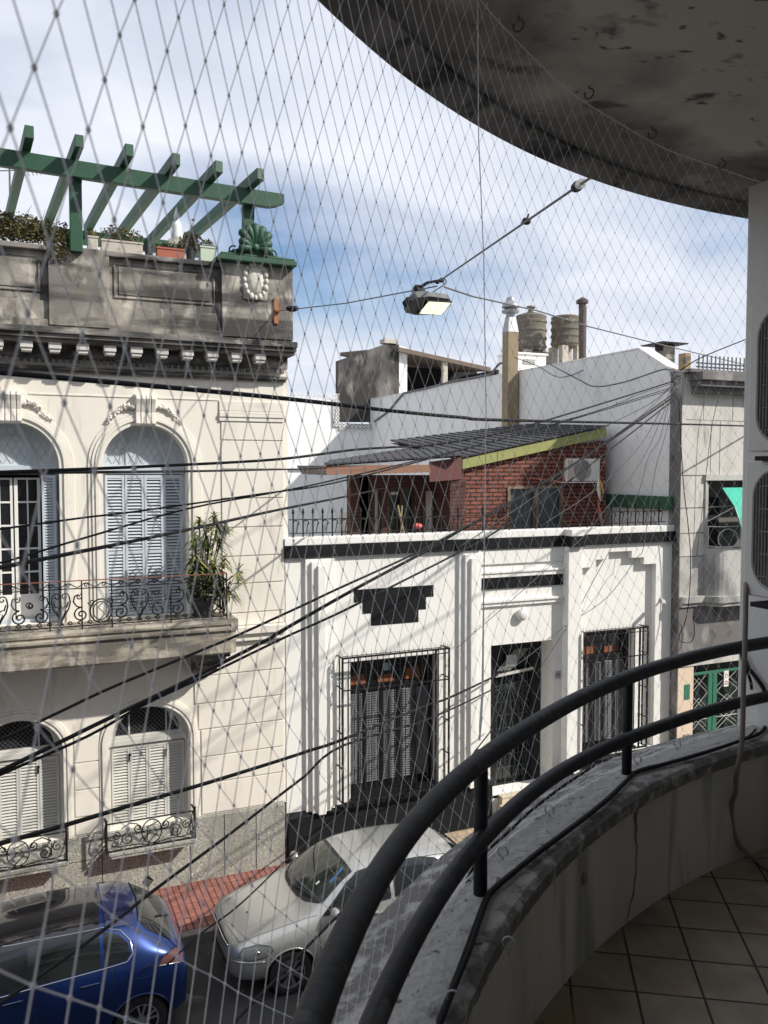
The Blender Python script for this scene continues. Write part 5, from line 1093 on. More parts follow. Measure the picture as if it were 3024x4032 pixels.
# green awning beam right of the hut
g0, g1 = atY('F', 790, 1145, 19.0), atY('F', 1143, 1165, 15.6)
o = MB(); h_ = Vector((0, 0, -.50)); a, c = Vector((12.30, g0.y, g0.z)), Vector((12.30, g1.y, g1.z)); a = atX('F', 793, 1145, 12.25); c = atX('F', 1141, 1160, 12.25); a2 = atX('F', 793, 1212, 12.25); c2_ = atX('F', 1141, 1232, 12.25)
dx = Vector((.06, 0, 0)); o.add([a, c, c2_, a2, a + dx, c + dx, c2_ + dx, a2 + dx], [(0, 1, 2, 3), (7, 6, 5, 4), (0, 4, 5, 1), (1, 5, 6, 2), (2, 6, 7, 3), (3, 7, 4, 0)])
tag(o.build('green_wall_board', mat('dark_green_paint', (.03, .10, .06), .6, .15, 5)), 'long dark green board fixed low on the white party wall', 'board')
# ================================================================== PARTY WALL, BACK WALL
pw = thing('party_wall_house', 'tall plain white party wall rising behind the white house', 'building', (12.6, 20, 5))
b = MB(); b.px([(13.435, 1.0), (13.435, 8.53), (14.44, 9.10), (17.0, 9.14), (29.6, 9.17), (29.6, 1.0)], 12.36, 12.66); b.build('party_wall', M['whiteshade'], pw)
b = MB(); b.bar((12.51, 13.45, 8.56), (12.51, 14.45, 9.13), .34, .05); b.bar((12.51, 14.46, 9.125), (12.51, 29.5, 9.19), .32, .03); b.build('wall_coping', M['white'], pw)
b = MB(); BY = 29.3
b.box(4.5, 11.03, BY, BY + .3, 1.0, 9.10); q0_ = atY('E', 80, 1358, BY); b.box(4.5, 11.0, BY - .10, BY - .001, q0_.z - .1, q0_.z); b.box(11.031, 12.36, BY, BY + .3, 4.9, 8.12); b.build('back_wall', M['whiteshade'], pw)
blk = MB()
def lattice(x0, x1, z0, z1, y):
    s_ = .155; nx = max(1, round((x1 - x0) / s_)); nz_ = max(1, round((z1 - z0) / s_)); 
    for i in range(nx):
        for j in range(nz_):
            a, c = x0 + (x1 - x0) * i / nx, z0 + (z1 - z0) * j / nz_; w_, h_ = (x1 - x0) / nx, (z1 - z0) / nz_; t = .012
            blk.box(a, a + w_, y, y + .06, c, c + t); blk.box(a, a + t, y, y + .06, c + t, c + h_)
            blk.bar((a, y + .03, c), (a + w_, y + .03, c + h_), .05, .022, up=(0, 0, 1)); blk.bar((a, y + .03, c + h_), (a + w_, y + .03, c), .05, .022)
lattice(7.0, 10.75, 9.11, 9.33, BY + .1); lattice(10.78, 11.02, 8.12, 9.33, BY - .07); lattice(11.03, 12.34, 8.0, 8.14 + .1, BY - .07)
blk.build('breeze_block_lattice', M['whiteshade'], pw)
b = MB(); b.box(10.78, 11.02, BY - .005, BY - .001, 8.12, 9.1); b.box(11.03, 12.34, BY - .005, BY - .001, 8.0, 8.24); b.build('lattice_shade_sheet', M['concrete'], pw)  # dark sheet painted in place of the shade behind the lattice holes
# shed on top
sh = thing('rooftop_shed', 'mould blackened concrete rooftop shed with an open dark side', 'shed', (12.5, 30.5, 8.2))
E_ = lambda x, y, Y=29.5: atY('E', x, y, Y)
p = [E_(425, 590), E_(770, 468), E_(865, 475), E_(865, 1035), E_(425, 1035)]
b = MB(); b.py([(v.x, v.z) for v in p], 29.45, 29.75); b.build('front_wall', M['concrete'], sh)
q = [E_(862, 475), E_(925, 500), E_(925, 830), E_(862, 830)]
b = MB(); b.py([(v.x + .002, v.z) for v in q], 29.47, 29.9); b.build('pale_pillar', M['whiteshade'], sh)
b = MB(); r0, r1 = E_(865, 490, 29.2), E_(1535, 640, 29.2); b.add([r0, r1, r1 + Vector((.3, 5, .5)), r0 + Vector((-.5, 5, .4))] + [v + Vector((0, 0, -.16)) for v in (r0, r1, r1 + Vector((.3, 5, .5)), r0 + Vector((-.5, 5, .4)))], [(0, 1, 2, 3), (7, 6, 5, 4), (0, 4, 5, 1), (1, 5, 6, 2), (2, 6, 7, 3), (3, 7, 4, 0)]); b.build('sloping_roof', mat('rusty_roof_sheet', (.16, .12, .09), .8, .3, 4), sh)
b = MB(); 
for x_, z_ in ((1205, 760),): v = E_(x_, z_, 29.3); v2 = E_(1205, 580, 29.3); b.box(v.x - .1, v.x + .1, 29.3, 29.45, v.z - .5, v2.z)
b.build('pillar', M['cement'], sh)
b = MB(); v0, v1 = E_(925, 830, 31), E_(1535, 640, 31); b.box(v0.x, 18.8, 32.5, 32.7, 8.0, 10.9); b.box(v0.x, 18.5, 29.6, 33, 8.9, 9.0); b.box(18.0, 18.2, 29.6, 33, 8.5, 10.6); b.build('inner_wall', M['acdark'], sh)
b = MB(); v = E_(795, 462); b.box(v.x - .25, v.x + .35, 29.4, 29.8, v.z - .02, v.z + .14); b.build('roof_block', M['cement'], sh)
# pipe across the party wall
o = MB(); o.tube([atX('E', x_, y_, 12.33) for x_, y_ in [(690, 1032), (790, 960), (880, 850), (905, 825), (1050, 795), (1240, 745), (1400, 715), (1530, 690), (1600, 610), (1700, 600)]], .035, 6)
tag(o.build('wall_conduit', M['cablegrey']), 'grey conduit climbing along the top of the white party wall', 'pipe')
# chimney with cowl
F_ = lambda x, y, X_=12.05: atX('F', x, y, X_)
ch = thing('flue_chimney', 'tan square flue with metal cowl standing against the white party wall', 'chimney', F_(240, 810))
c0 = F_(240, 810); c1 = F_(262, 285); yc = (c0.y + c1.y) / 2; wd = .17
b = MB(); b.box(11.98, 12.30, yc - .30, yc + .0, c0.z - .4, F_(262, 285).z); b.build('flue', mat('tan_painted_flue', (.26, .20, .12), .75, .15, 3, stains=[((.2, .15, .09), 2.5, .55, .7)]), ch, bevel=.01)
zc = F_(262, 285).z; b = MB(); cx_, cy_ = 12.14, yc - .15
b.add([(11.975, yc - .305, zc), (12.305, yc - .305, zc), (12.305, yc + .005, zc), (11.975, yc + .005, zc), (cx_ - .1, cy_ - .1, zc + .42), (cx_ + .1, cy_ - .1, zc + .42), (cx_ + .1, cy_ + .1, zc + .42), (cx_ - .1, cy_ + .1, zc + .42)], [(0, 1, 5, 4), (1, 2, 6, 5), (2, 3, 7, 6), (3, 0, 4, 7), (4, 5, 6, 7)])
b.lathe((cx_, cy_, zc + .42), [(.12, 0), (.12, .08), (.22, .10), (.24, .16), (.13, .2), (.24, .24), (.22, .32), (.12, .42), (.10, .50), (.001, .56)], 20, cap=False)
b.build('metal_cowl', M['steel'], ch, smooth=False)
o = MB(); o.tube([F_(283, 810, 12.3), F_(285, 500, 12.3)], .03, 6); o.build('side_pipe', M['oldcornice'], ch)
# water tanks
M['tank'] = mat('old_fibre_cement_tank', (.15, .13, .10), .85, .2, 2.5, stains=[((.13, .12, .10), 2.2, .5, .68, (1, 1, .6), .8), ((.28, .25, .2), 5, .58, .72)], bump=.3)
def tank(cx, cyTop, zBot, wpx, Yd, label, lid):
    c = atY('F', cx, zBot, Yd); t = atY('F', cx, cyTop, Yd); r = (atY('F', cx + wpx / 2, zBot, Yd) - c).length * .93; h = t.z - c.z
    root = thing('water_tank', label, 'water tank', (c.x, Yd, c.z), 'old round rooftop water tanks')
    prof = [(.001, 0), (r * .93, 0)]
    for k in range(4): z_ = h * (k + .5) / 4.3; prof += [(r * .965, z_ - .06), (r * 1.03, z_ - .03), (r * 1.03, z_ + .03), (r * .965, z_ + .06)]
    prof += [(r * 1.0, h * .97), (r * .88, h * 1.01), (.001, h * 1.03)]
    o = MB(); o.lathe((c.x, Yd, c.z), prof, 32, cap=False); o.build('drum', M['tank'], root, smooth=False)
    if lid: o = MB(); o.lathe((c.x, Yd, c.z + h), [(r * .55, 0), (r * .55, .07), (r * .2, .12), (r * .14, .22), (r * .3, .27), (r * .25, .33), (.001, .36)], 24, cap=False); o.build('lid', M['tank'], root)
    o = MB()
    for sx in (-1, 1):
        for sy in (-1, 1): o.box(c.x + sx * r * .6 - .12, c.x + sx * r * .6 + .12, Yd + sy * r * .6 - .12, Yd + sy * r * .6 + .12, 8.0, c.z)
    o.build('concrete_stand', M['cement'], root)
tank(391, 195, 385, 152, 24.5, 'left rooftop water tank, taller and topped with a round lid', True)
tank(578, 200, 362, 136, 24.5, 'right rooftop water tank without lid, beside the dark flue pipes', False)
o = MB(); a, c = atY('F', 668, 425, 23), atY('F', 668, 112, 23); o.tube([a, c], .12, 10); o.lathe((c.x, 23, c.z), [(.2, -.1), (.2, .0), (.001, .12)], 12); o.tube([(a.x + .2, 23.2, a.z), (a.x + .2, 23.2, c.z - .15)], .085, 8)
tag(o.build('flue_pipes', mat('rusty_dark_pipe', (.085, .065, .055), .8, .3, 5)), 'pair of dark rusty flue pipes rising beside the right water tank', 'pipe')
a, c = atY('F', 295, 485, 22), atY('F', 475, 408, 22); o = MB(); o.box(a.x, c.x, 22, 22.8, a.z - .6, c.z); o.box(a.x - .05, c.x + .05, 21.95, 22.85, c.z, c.z + .06)
wb = tag(o.build('white_roof_box', M['white'], bevel=.01), 'white louvred box on the roof in front of the left water tank', 'roof box')
o = MB(); m0, m1 = atY('F', 355, 450, 21.98), atY('F', 415, 428, 21.98)
for k in range(5): z_ = m0.z + (m1.z - m0.z) * k / 5; o.box(m0.x, m1.x, 21.97, 21.995, z_, z_ + .03)
o.build('louvre', M['acgrill'], wb)
a, c = atY('F', 415, 400, 23.4), atY('F', 505, 450, 23.4); o = MB(); o.box(a.x, c.x, 23.4, 25, c.z - .3, a.z + .1); tag(o.build('tank_platform', M['concrete']), 'dark platform beam under the left water tank', 'platform')
# small vent chimney
vc = thing('vent_chimney', 'small cement vent chimney with flat tin cap right of the party wall peak', 'chimney', atY('F', 1108, 450, 17))
a, c = atY('F', 1083, 470, 17), atY('F', 1133, 362, 17); o = MB(); o.box(a.x, c.x, 16.8, 17.2, a.z - .5, c.z); o.build('shaft', M['oldstone'], vc)
o = MB(); c0 = atY('F', 1108, 352, 17); o.box(c0.x - .42, c0.x + .42, 16.6, 17.4, c0.z, c0.z + .03)
for sx in (-1, 1): o.box(c0.x + sx * .2 - .03, c0.x + sx * .2 + .03, 16.9, 17.1, c0.z - .16, c0.z)
o.build('tin_cap', M['acdark'], vc)
# ================================================================== RIGHT BUILDING
rb_ = thing('weathered_corner_building', 'weathered grey white two storey building at the right with dark cornice', 'building', (17, 13.1, -.14))
RY = 13.10; RX = 12.35
M['rwall'] = mat('weathered_cream_wall', (.58, .555, .51), .9, .12, 1.5, stains=[((.33, .31, .28), 2.5, .50, .70, (1, 1, .35), .75), ((.14, .135, .125), 4, .62, .74, (1, 1, .35), .7)], bump=.3)
M['rdark'] = mat('dark_stain_and_shade', (.16, .15, .145), .9, .25, 2, stains=[((.45, .44, .42), 2, .56, .72, (1, 1, .5), .8), ((.05, .05, .05), 3, .55, .7)], bump=.3)
M['rgrey'] = mat('grey_stained_wall', (.48, .47, .44), .9, .12, 2, stains=[((.14, .135, .13), 1.6, .46, .66, (1, 1, .6), .9)], bump=.3)
b = MB(); b.py([(RX, -.14), (22, -.14), (22, 8.45), (RX, 8.45)], RY, RY + .3, holes=[[(13.02, 3.96), (16.2, 3.96), (16.2, 6.28), (13.02, 6.28)], [(12.78, -.10), (15.6, -.10), (15.6, 2.43), (12.78, 2.43)]]); b.box(12.67, 22, RY + .9, 29, -.14, 8.4); b.box(12.67, 22, RY + .301, RY + .899, 6.3, 8.4); b.box(12.67, 22, RY + .301, RY + .899, 2.45, 3.9)
b.build('facade_wall', M['rwall'], rb_)
b = MB(); b.px([(RY + .0, -.14), (RY + .0, 8.44), (13.43, 8.50), (13.43, 4.9), (13.29, 4.9), (13.29, -.14)], RX - .012, RX - .001); b.build('side_return', M['rdark'], rb_)  # dark colour paints the shade on this sunless side, over the stains
b = MB(); b.box(12.50, 22, 12.72, RY - .001, 8.30, 8.46); b.box(12.55, 22, 12.80, RY - .001, 8.18, 8.299); b.box(12.58, 22, 12.93, RY - .001, 8.05, 8.179); b.box(12.36, 22, 12.9, RY + .3, 8.461, 8.53); b.build('cornice', M['rdark'], rb_, bevel=.008)
b = MB(); y = RY - .0025
for z_ in (7.52,): b.box(RX + .1, 22, y, RY - .001, z_ - .006, z_ + .006)
for X_, z0, z1 in ((12.92, 7.53, 8.03), (13.72, 7.53, 8.03), (13.38, 6.4, 7.51), (14.2, 6.4, 7.51), (13.13, 6.4, 7.51)): b.box(X_ - .007, X_ + .007, y, RY - .001, z0, z1)
for z_ in (5.72, 5.2, 4.72, 6.385): b.box(RX, 13.0, y - .0003, RY - .0011, z_ - .01, z_ + .01)
b.build('wall_joints', M['rdark'], rb_)
b = MB(); b.box(12.96, 16.3, RY - .06, RY - .001, 6.28, 6.40); b.box(12.99, 13.03, RY - .03, RY + .3, 4.9, 6.279); b.build('window_surround', M['rgrey'], rb_)
b = MB(); b.box(RX + .01, 13.0, RY - .004, RY - .0011, 2.46, 4.71); b.build('grey_pier', M['rgrey'], rb_)  # greyer mottled sheet over the lower pier
# recessed balcony
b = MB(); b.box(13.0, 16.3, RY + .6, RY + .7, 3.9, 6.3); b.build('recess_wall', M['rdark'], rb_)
b = MB(); b.box(13.25, 13.95, RY + .55, RY + .599, 4.1, 5.9); b.build('roller_shutter', M['acdark'], rb_)
pts_ = [(13.0, RY)] + [(13.0 + .35 * (1 - math.cos(R_(a))), RY - .30 * math.sin(R_(a))) for a in range(15, 91, 15)] + [(16.2, RY - .30), (16.2, RY)]
b = MB(); b.pz(pts_, 3.90, 4.88); b.build('balcony_front', M['rgrey'], rb_)
b = MB(); b.pz([(12.38, RY), (12.38, RY - .10), (12.96, RY - .10)] + [(x_ - .05, y_ - .06) for x_, y_ in pts_[2:-1]] + [(16.2, RY)], 3.76, 3.899); b.pz([(12.38, RY), (12.38, RY - .05), (12.99, RY - .05)] + [(x_ - .02, y_ - .02) for x_, y_ in pts_[2:-1]] + [(16.2, RY)], 3.68, 3.7599); b.build('string_cornice', M['rgrey'], rb_, bevel=.01)
b = MB(); b.box(RX + .002, 22, RY - .006, RY - .001, 2.56, 3.679); b.build('stained_band', M['rdark'], rb_) 
b = MB(); b.box(RX + .001, 22, RY - .03, RY - .0, 2.44, 2.555); b.build('lintel_ledge', M['rwall'], rb_)
# balcony white railing
rr_ = thing('white_balcony_railing', 'white metal railing with hoops on the weathered balcony under the green awning', 'railing', (13.8, 12.85, 4.88))
o = MB(); 
o.tube([(13.06, RY - .05, 5.33), (13.2, 12.86, 5.33), (14.6, 12.83, 5.33)], .012, 6); o.tube([(13.06, RY - .05, 4.92), (13.2, 12.86, 4.91), (14.6, 12.83, 4.91)], .012, 6)
for X_ in (13.06, 13.75, 13.82, 13.9, 14.3): o.tube([(X_, 12.85 if X_ > 13.1 else RY - .05, 4.88), (X_, 12.85 if X_ > 13.1 else RY - .05, 5.33)], .012, 6)
o.build('rails', M['shutterlow'], rr_)
o = MB(); o.tube([(13.40 + .27 * math.cos(2 * math.pi * i / 24), 12.85, 5.08 + .20 * math.sin(2 * math.pi * i / 24)) for i in range(24)], .01, 5, closed=True); o.tube([(14.10 + .2 * math.cos(2 * math.pi * i / 24), 12.845, 5.12 + .2 * math.sin(2 * math.pi * i / 24)) for i in range(24)], .01, 5, closed=True); o.build('hoops', M['shutterlow'], rr_)
o = MB(); o.tube([(13.06, RY - .0, 4.88), (13.06, RY - .0, 6.2)], .022, 8); tag(o.build('white_pole', M['shutterlow']), 'thin white pole at the left jamb of the weathered balcony', 'pole')
o = MB(); o.tube([(13.06, RY + .1, 5.72), (14.5, RY + .1, 5.74)], .012, 6); tag(o.build('curtain_rod', M['shutterlow']), 'thin horizontal rod across the dark balcony opening', 'rod')
# green awning
aw_ = thing('green_awning', 'bright green fabric awning over the weathered balcony', 'awning', (14.3, 12.9, 6.1))
def Lp(x, y, Y): return atY('L', x, y, Y)
t0 = Lp(300, 885, 13.05); pr = []
for x_, y_, Y_ in [(300, 885, 13.08), (330, 930, 12.85), (358, 972, 12.65), (378, 1030, 12.55), (398, 1105, 12.5)]: pr.append(Lp(x_, y_, Y_))
o = MB(); R2 = [v + Vector((2.2, 0, 0)) for v in pr]; vv = pr + R2; n_ = len(pr); fs = [(i, i + 1, i + 1 + n_, i + n_) for i in range(n_ - 1)]; o.add(vv, fs); o.add([v + Vector((0, .012, -.012)) for v in vv], [tuple(reversed(f)) for f in fs])
o.build('fabric', mat('bright_green_canvas', (.035, .42, .30), .7, .08, 5), aw_, recalc=False)
o = MB(); o.tube([(v.x + .02, v.y, v.z - .02) for v in pr], .012, 6); o.tube([Lp(225, 1050, 13.05), Lp(365, 975, 12.7)], .012, 6); o.build('awning_frame', M['shutterlow'], aw_)
# ground floor: meter door, green gate
M['gate'] = mat('green_gate_paint', (.03, .17, .10), .5, .15, 5)
o = MB(); o.box(12.52, 12.68, RY - .012, RY - .002, 1.74, 2.06); o.box(12.505, 12.695, RY - .006, RY - .0018, 1.725, 2.075)
o2 = tag(o.build('meter_box', M['gate'], bevel=.003), 'small green meter door on the beige pier beside the green gate', 'meter box')
o = MB(); o.box(12.36, 12.775, RY - .008, RY - .0055 + .004, -.139, 2.43); o.build('beige_pier', mat('peach_paint', (.70, .56, .43), .85, .08, 2), rb_)
o = MB(); o.box(12.53, 12.69, RY - .03, RY - .009, .86, 1.02); o.box(12.55, 12.67, RY - .035, RY - .0301, .88, .95); tag(o.build('letter_box', mat('grey_letterbox', (.35, .33, .3), .5, .2, 9)), 'small grey letter box low on the beige pier', 'letter box')
gt = thing('green_gate', 'green metal gate with diagonal white lattice at the right street level', 'gate', (13.8, 13.3, -.1))
o = MB(); y = RY + .12
for a, c in ((13.32, 13.43), (13.45, 13.56), (14.18, 14.27), (14.30, 14.41), (12.78, 12.83)): o.box(a, c, y, y + .04, -.10, 2.18)
o.box(12.78, 15.6, y + .001, y + .039, 2.181, 2.24); o.box(12.78, 15.6, y + .0015, y + .0385, -.10, .06); o.build('frame', M['gate'], gt, bevel=.004)
o = MB(); o.box(12.78, 15.6, y + .3, y + .31, -.10, 2.43); o.build('dark_backing', mat('very_dark_green', (.008, .02, .015), .5, .3, 4), gt)
o = MB()
for (a, c) in ((12.84, 13.31), (13.57, 14.17), (14.42, 15.0)):
    m_ = (a + c) / 2
    for k in range(5):
        z0_ = .1 + .42 * k
        for sg in (-1, 1):
            o.tube([(m_ - sg * (c - a) / 2, y + .02, z0_), (m_ + sg * (c - a) / 2, y + .02, z0_ + .42)], .006, 4); o.tube([(m_ - sg * (c - a) / 2, y + .025, z0_ + .1), (m_, y + .025, z0_ + .32)], .005, 4)
    o.tube([(a, y + .02, 1.22), (c, y + .02, 1.22)], .007, 4)
o.build('lattice', M['shutterlow'], gt)
o = MB(); o.box(13.75, 13.88, y - .004, y + .002, 1.86, 2.20); ns = o.build('notice', M['white'], gt)
o = MB(); o.box(13.77, 13.86, y - .006, y - .0045, 1.9, 1.93); o.box(13.77, 13.86, y - .006, y - .0045, 1.95, 1.98); o.tube([(13.815 + .03 * math.cos(2 * math.pi * i / 14), y - .006, 2.09 + .04 * math.sin(2 * math.pi * i / 14)) for i in range(14)], .004, 4, closed=True); o.build('notice_print', mat('faded_red_ink', (.45, .15, .12), .7, 0), ns)
# roof fence + orange pillar
o = MB(); a = atY('F', 1198, 488, 13.25); c = atY('F', 1230, 397, 13.25); o.box(a.x, c.x, 13.15, 13.35, 8.531, c.z); tag(o.build('orange_pillar', mat('orange_stained_cement', (.38, .27, .14), .85, .3, 7, stains=[((.12, .11, .1), 5, .5, .65)]), bevel=.008), 'short orange stained pillar at the left end of the picket fence', 'pillar')
pf = thing('rooftop_picket_fence', 'grey metal picket fence on the roof edge of the weathered building', 'fence', (14, 13.4, 8.53))
o = MB(); X_ = 12.95; rl_ = MB()
z1 = atY('F', 1250, 405, 13.3).z; z0_ = atY('F', 1250, 485, 13.3).z
while X_ < 18: o.box(X_ - .012, X_ + .012, 13.28, 13.30, 8.531, z1 + .02); X_ += .115
rl_.box(12.9, 18, 13.301, 13.315, z1 - .16, z1 - .13); rl_.box(12.9, 18, 13.301, 13.315, 8.62, 8.65)
o.build('pickets', M['cablegrey'], pf); rl_.build('rails', M['cablegrey'], pf)
# ================================================================== OVERHEAD CABLES AND LAMP
MAST = atY('O', 1460, 822, 13.0)
def lerp(a, b, t): return a + (b - a) * t
def cable(pts, Y0, Y1, r, label, m_='cable', name='overhead_cable', group=None):
    """pts in overview pixels; depth runs linearly in 1/Y so that the cable is straight in plan"""
    L_ = [0]
    for i in range(1, len(pts)): L_.append(L_[-1] + math.hypot(pts[i][0] - pts[i - 1][0], pts[i][1] - pts[i - 1][1]))
    P_ = []
    for (x, y), l in zip(pts, L_):
        t = l / L_[-1]; Y = 1 / lerp(1 / Y0, 1 / Y1, t); P_.append(atY('O', x, y, Y))
    Q_ = smoothpath(P_, 5); n_ = len(Q_); o = MB(); o.tube(Q_, [r * lerp(.62, 1.0, i / (n_ - 1)) if Y1 - Y0 > 4 else r for i in range(n_)], 6); return tag(o.build(name, M[m_], smooth=True), label, 'cable', group)
cable([(-150, 785), (0, 804), (310, 832), (625, 862), (850, 888), (1000, 902), (1100, 908), (1460, 916), (1640, 921)], 2.9, 13.0, .0165, 'thickest black cable sloping gently down across the whole street below the cornice')
cable([(-150, 1024), (0, 1020), (333, 1007), (603, 992), (761, 972), (850, 966), (940, 960), (1097, 931), (1290, 875), (1453, 824)], 3.6, 13.0, .013, 'black cable running past the shutters up to the grey corner of the right building')
cable([(-150, 1023), (0, 1021), (413, 1018), (658, 1013), (705, 1011)], 3.6, 14.7, .014, 'straight black cable ending at the left corner of the tiled roof')
cable([(-150, 1162), (0, 1143), (183, 1118), (301, 1104), (571, 1066), (723, 1043), (950, 985), (1200, 915), (1455, 836)], 3.6, 13.0, .0075, 'thin cable rising across the grey blue shutters to the corner of the right building')
cable([(-150, 1245), (0, 1216), (176, 1164), (410, 1098), (603, 1062), (717, 1038), (980, 975), (1240, 905), (1456, 840)], 3.6, 13.0, .0075, 'lower thin cable crossing the open french door and merging above the brick wall')
cable([(-150, 1258), (0, 1226), (302, 1166), (444, 1136), (603, 1101), (740, 1074), (830, 1055)], 3.8, 14.7, .017, 'thick black cable passing over the balcony plant to the terrace house eave')
cable([(-150, 1655), (0, 1598), (135, 1535), (246, 1483), (437, 1404), (516, 1371), (658, 1306), (732, 1271), (890, 1199), (970, 1157), (1097, 1090), (1230, 1010), (1456, 850)], 3.8, 12.9, .011, 'uppermost of the three dark cables climbing past the black stepped relief', group=None)
cable([(-150, 1735), (0, 1666), (214, 1562), (310, 1516), (433, 1456), (587, 1377), (603, 1366), (764, 1274), (913, 1194), (987, 1150), (1120, 1075), (1290, 970), (1457, 856)], 3.8, 12.9, .016, 'thicker middle cable climbing from the lower left past the black stepped relief')
cable([(-150, 1742), (0, 1674), (190, 1590), (310, 1523), (450, 1457), (613, 1378), (700, 1339), (781, 1300), (1000, 1189), (1072, 1148), (1200, 1062), (1458, 862)], 3.8, 12.9, .011, 'lowest of the three dark cables touching the top of the black stepped relief')
cable([(-150, 1862), (0, 1822), (159, 1777), (301, 1734), (452, 1690), (603, 1643), (673, 1620), (744, 1596), (926, 1522), (971, 1507), (1075, 1458)], 3.6, 13.2, .017, 'thick black cable rising to the top of the black entrance door')
cable([(1075, 1458), (1120, 1400), (1215, 1337), (1313, 1285), (1380, 1230), (1460, 900)], 13.15, 12.98, .008, 'thin drop cable curving from the door up to the grey corner', 'cablegrey') if False else None
cable([(-100, 2243), (0, 2168), (141, 2070), (258, 1983), (337, 1920), (488, 1808), (603, 1719), (658, 1677), (745, 1609), (929, 1602 - 50), (1065, 1489)], 3.6, 13.2, .013, 'black cable rising over the blue car and behind the large window grille')
cable([(360, 2085), (430, 2020), (505, 1965), (560, 1915), (610, 1866), (680, 1806), (745, 1750)], 7.5, 13.1, .013, 'short black cable passing over the silver car bonnet to the black plinth')
cable([(440, 2290), (516, 2198), (590, 2122), (673, 2036), (740, 1968), (850, 1860), (960, 1735), (1009, 1647), (1066, 1572)], 4, 13.2, .013, 'black cable crossing in front of the silver car door')
# fan of thin drop wires from the corner
for pts, Y1, lab in [([(1453, 830), (1410, 868), (1330, 910), (1210, 965), (1130, 1030)], 15.1, 'thin grey drop wire ending on the sunlit brick wall'),
                     ([(1453, 832), (1400, 885), (1320, 950), (1250, 1000), (1180, 1055), (1085, 1120), (987, 1185)], 13.2, 'drop wire sagging over the brick wall door'),
                     ([(1454, 834), (1420, 900), (1385, 960), (1330, 1020), (1270, 1070), (1170, 1135)], 13.3, 'drop wire crossing the small air conditioner'),
                     ([(1455, 836), (1430, 900), (1400, 970), (1370, 1020), (1340, 1060), (1300, 1110), (1260, 1160), (1180, 1230), (1090, 1310), (987, 1400)], 13.0, 'long drop wire falling across the white stepped arch to the black door'),
                     ([(1456, 838), (1440, 890), (1424, 950), (1400, 990), (1378, 1068), (1323, 1178), (1271, 1275), (1245, 1325), (1215, 1370), (1160, 1455)], 13.2, 'long curved drop wire crossing the white stepped arch'),
                     ([(1457, 838), (1447, 900), (1432, 960), (1415, 1020), (1391, 1178), (1375, 1206), (1311, 1291), (1222, 1352), (1158, 1405), (1090, 1455)], 13.2, 'outermost drop wire curving down from the grey corner to the door'),
                     ([(1453, 828), (1380, 852), (1300, 885), (1200, 912), (1090, 940)], 15.0, 'thin wire running from the corner to the tiled roof ridge')]:
    cable(pts, 12.98, Y1, .0065, lab, 'cablegrey', 'drop_wire', 'thin drop wires from the grey corner')
cable([(1185, 785), (1250, 820), (1287, 835), (1350, 825), (1433, 798), (1452, 806)], 17.5, 13.1, .016, 'drooping bundle of wires across the upper party wall', 'cablegrey', 'drop_wire')
cable([(1110, 772), (1160, 790), (1200, 813), (1230, 812), (1260, 800)], 18.5, 16, .012, 'smaller loop of wire behind the tan flue', 'cablegrey', 'drop_wire')
cable([(1470, 800), (1520, 770), (1640, 722)], 13.0, 12.5, .012, 'dark wire rising from the grey corner over the picket fence')
cable([(1557, 842), (1540, 910), (1528, 1000), (1515, 1120), (1505, 1200)], 12.9, 13.05, .007, 'thin wire hanging in front of the weathered wall', 'cablegrey', 'drop_wire')
cable([(1466, 860), (1476, 1040), (1486, 1130), (1492, 1210), (1488, 1300), (1478, 1350), (1468, 1370), (1470, 1385), (1490, 1388), (1500, 1370), (1497, 1330)], 12.95, 12.95, .009, 'black wire hanging down the grey corner and curling at the gate lintel')
o = MB(); rk = random.Random(9)
for k in range(7):
    c = MAST + Vector((.05 + rk.uniform(-.1, .12), rk.uniform(-.05, .05), rk.uniform(.0, .16))); r = rk.uniform(.07, .14); a0 = rk.uniform(0, 6)
    o.tube([(c.x + r * math.cos(a0 + t * .35), c.y + .05 * math.sin(t), c.z + r * .7 * math.sin(a0 + t * .35)) for t in range(15)], .006, 5)
o.box(MAST.x - .04, MAST.x + .05, 12.98, 13.09, MAST.z - .15, MAST.z + .12)
tag(o.build('wire_tangle', M['cablegrey']), 'tangle of wires on the bracket at the grey corner of the right building', 'wire tangle')
o = MB(); o.tube([atY('O', 960, 620, 9.0), atY('O', 960 + 60, 640, 9.3), atY('O', 1160, 671, 11), atY('O', 1270, 705, 12), atY('O', 1430, 745, 13), atY('O', 1640, 795, 14.5)], .011, 6); tag(o.build('lamp_stay_wire', M['cablegrey']), 'stay wire running from the street lamp right past the water tanks', 'wire')
p0 = atY('A', 1510, 1140, 13.02); p1 = atY('O', 945, 618, 8.7); o = MB(); o.tube([p0, lerp(p0, p1, .5) + Vector((0, 0, -.04)), p1], .008, 6); iw = tag(o.build('lamp_stay_wire', M['cablegrey']), 'stay wire from the orange bracket on the parapet to the street lamp', 'wire')
o = MB(); c = lerp(p0, p1, .13); o.ball(lerp(p0, p1, .12), .06, 10, 6, (1.6, 1, .8)); o.ball(lerp(p0, p1, .145), .05, 10, 6, (1.3, 1, .8)); o.build('insulator', M['acdark'], iw)
p2 = atY('O', 1245, 404, 4.4); p3 = atY('O', 1300, 368, 3.9); p1 = atY('O', 952, 605, 8.4); o = MB(); o.tube([p1, p2, p3], .0085, 6); iw = tag(o.build('lamp_stay_wire', M['cablegrey']), 'stay wire rising from the street lamp to the underside of the balcony slab', 'wire')
d = (p3 - p2).normalized(); o = MB(); o.lathe((0, 0, 0), [(.001, -.06), (.03, -.055), (.034, .0), (.028, .035), (.001, .05)], 14, cap=False)
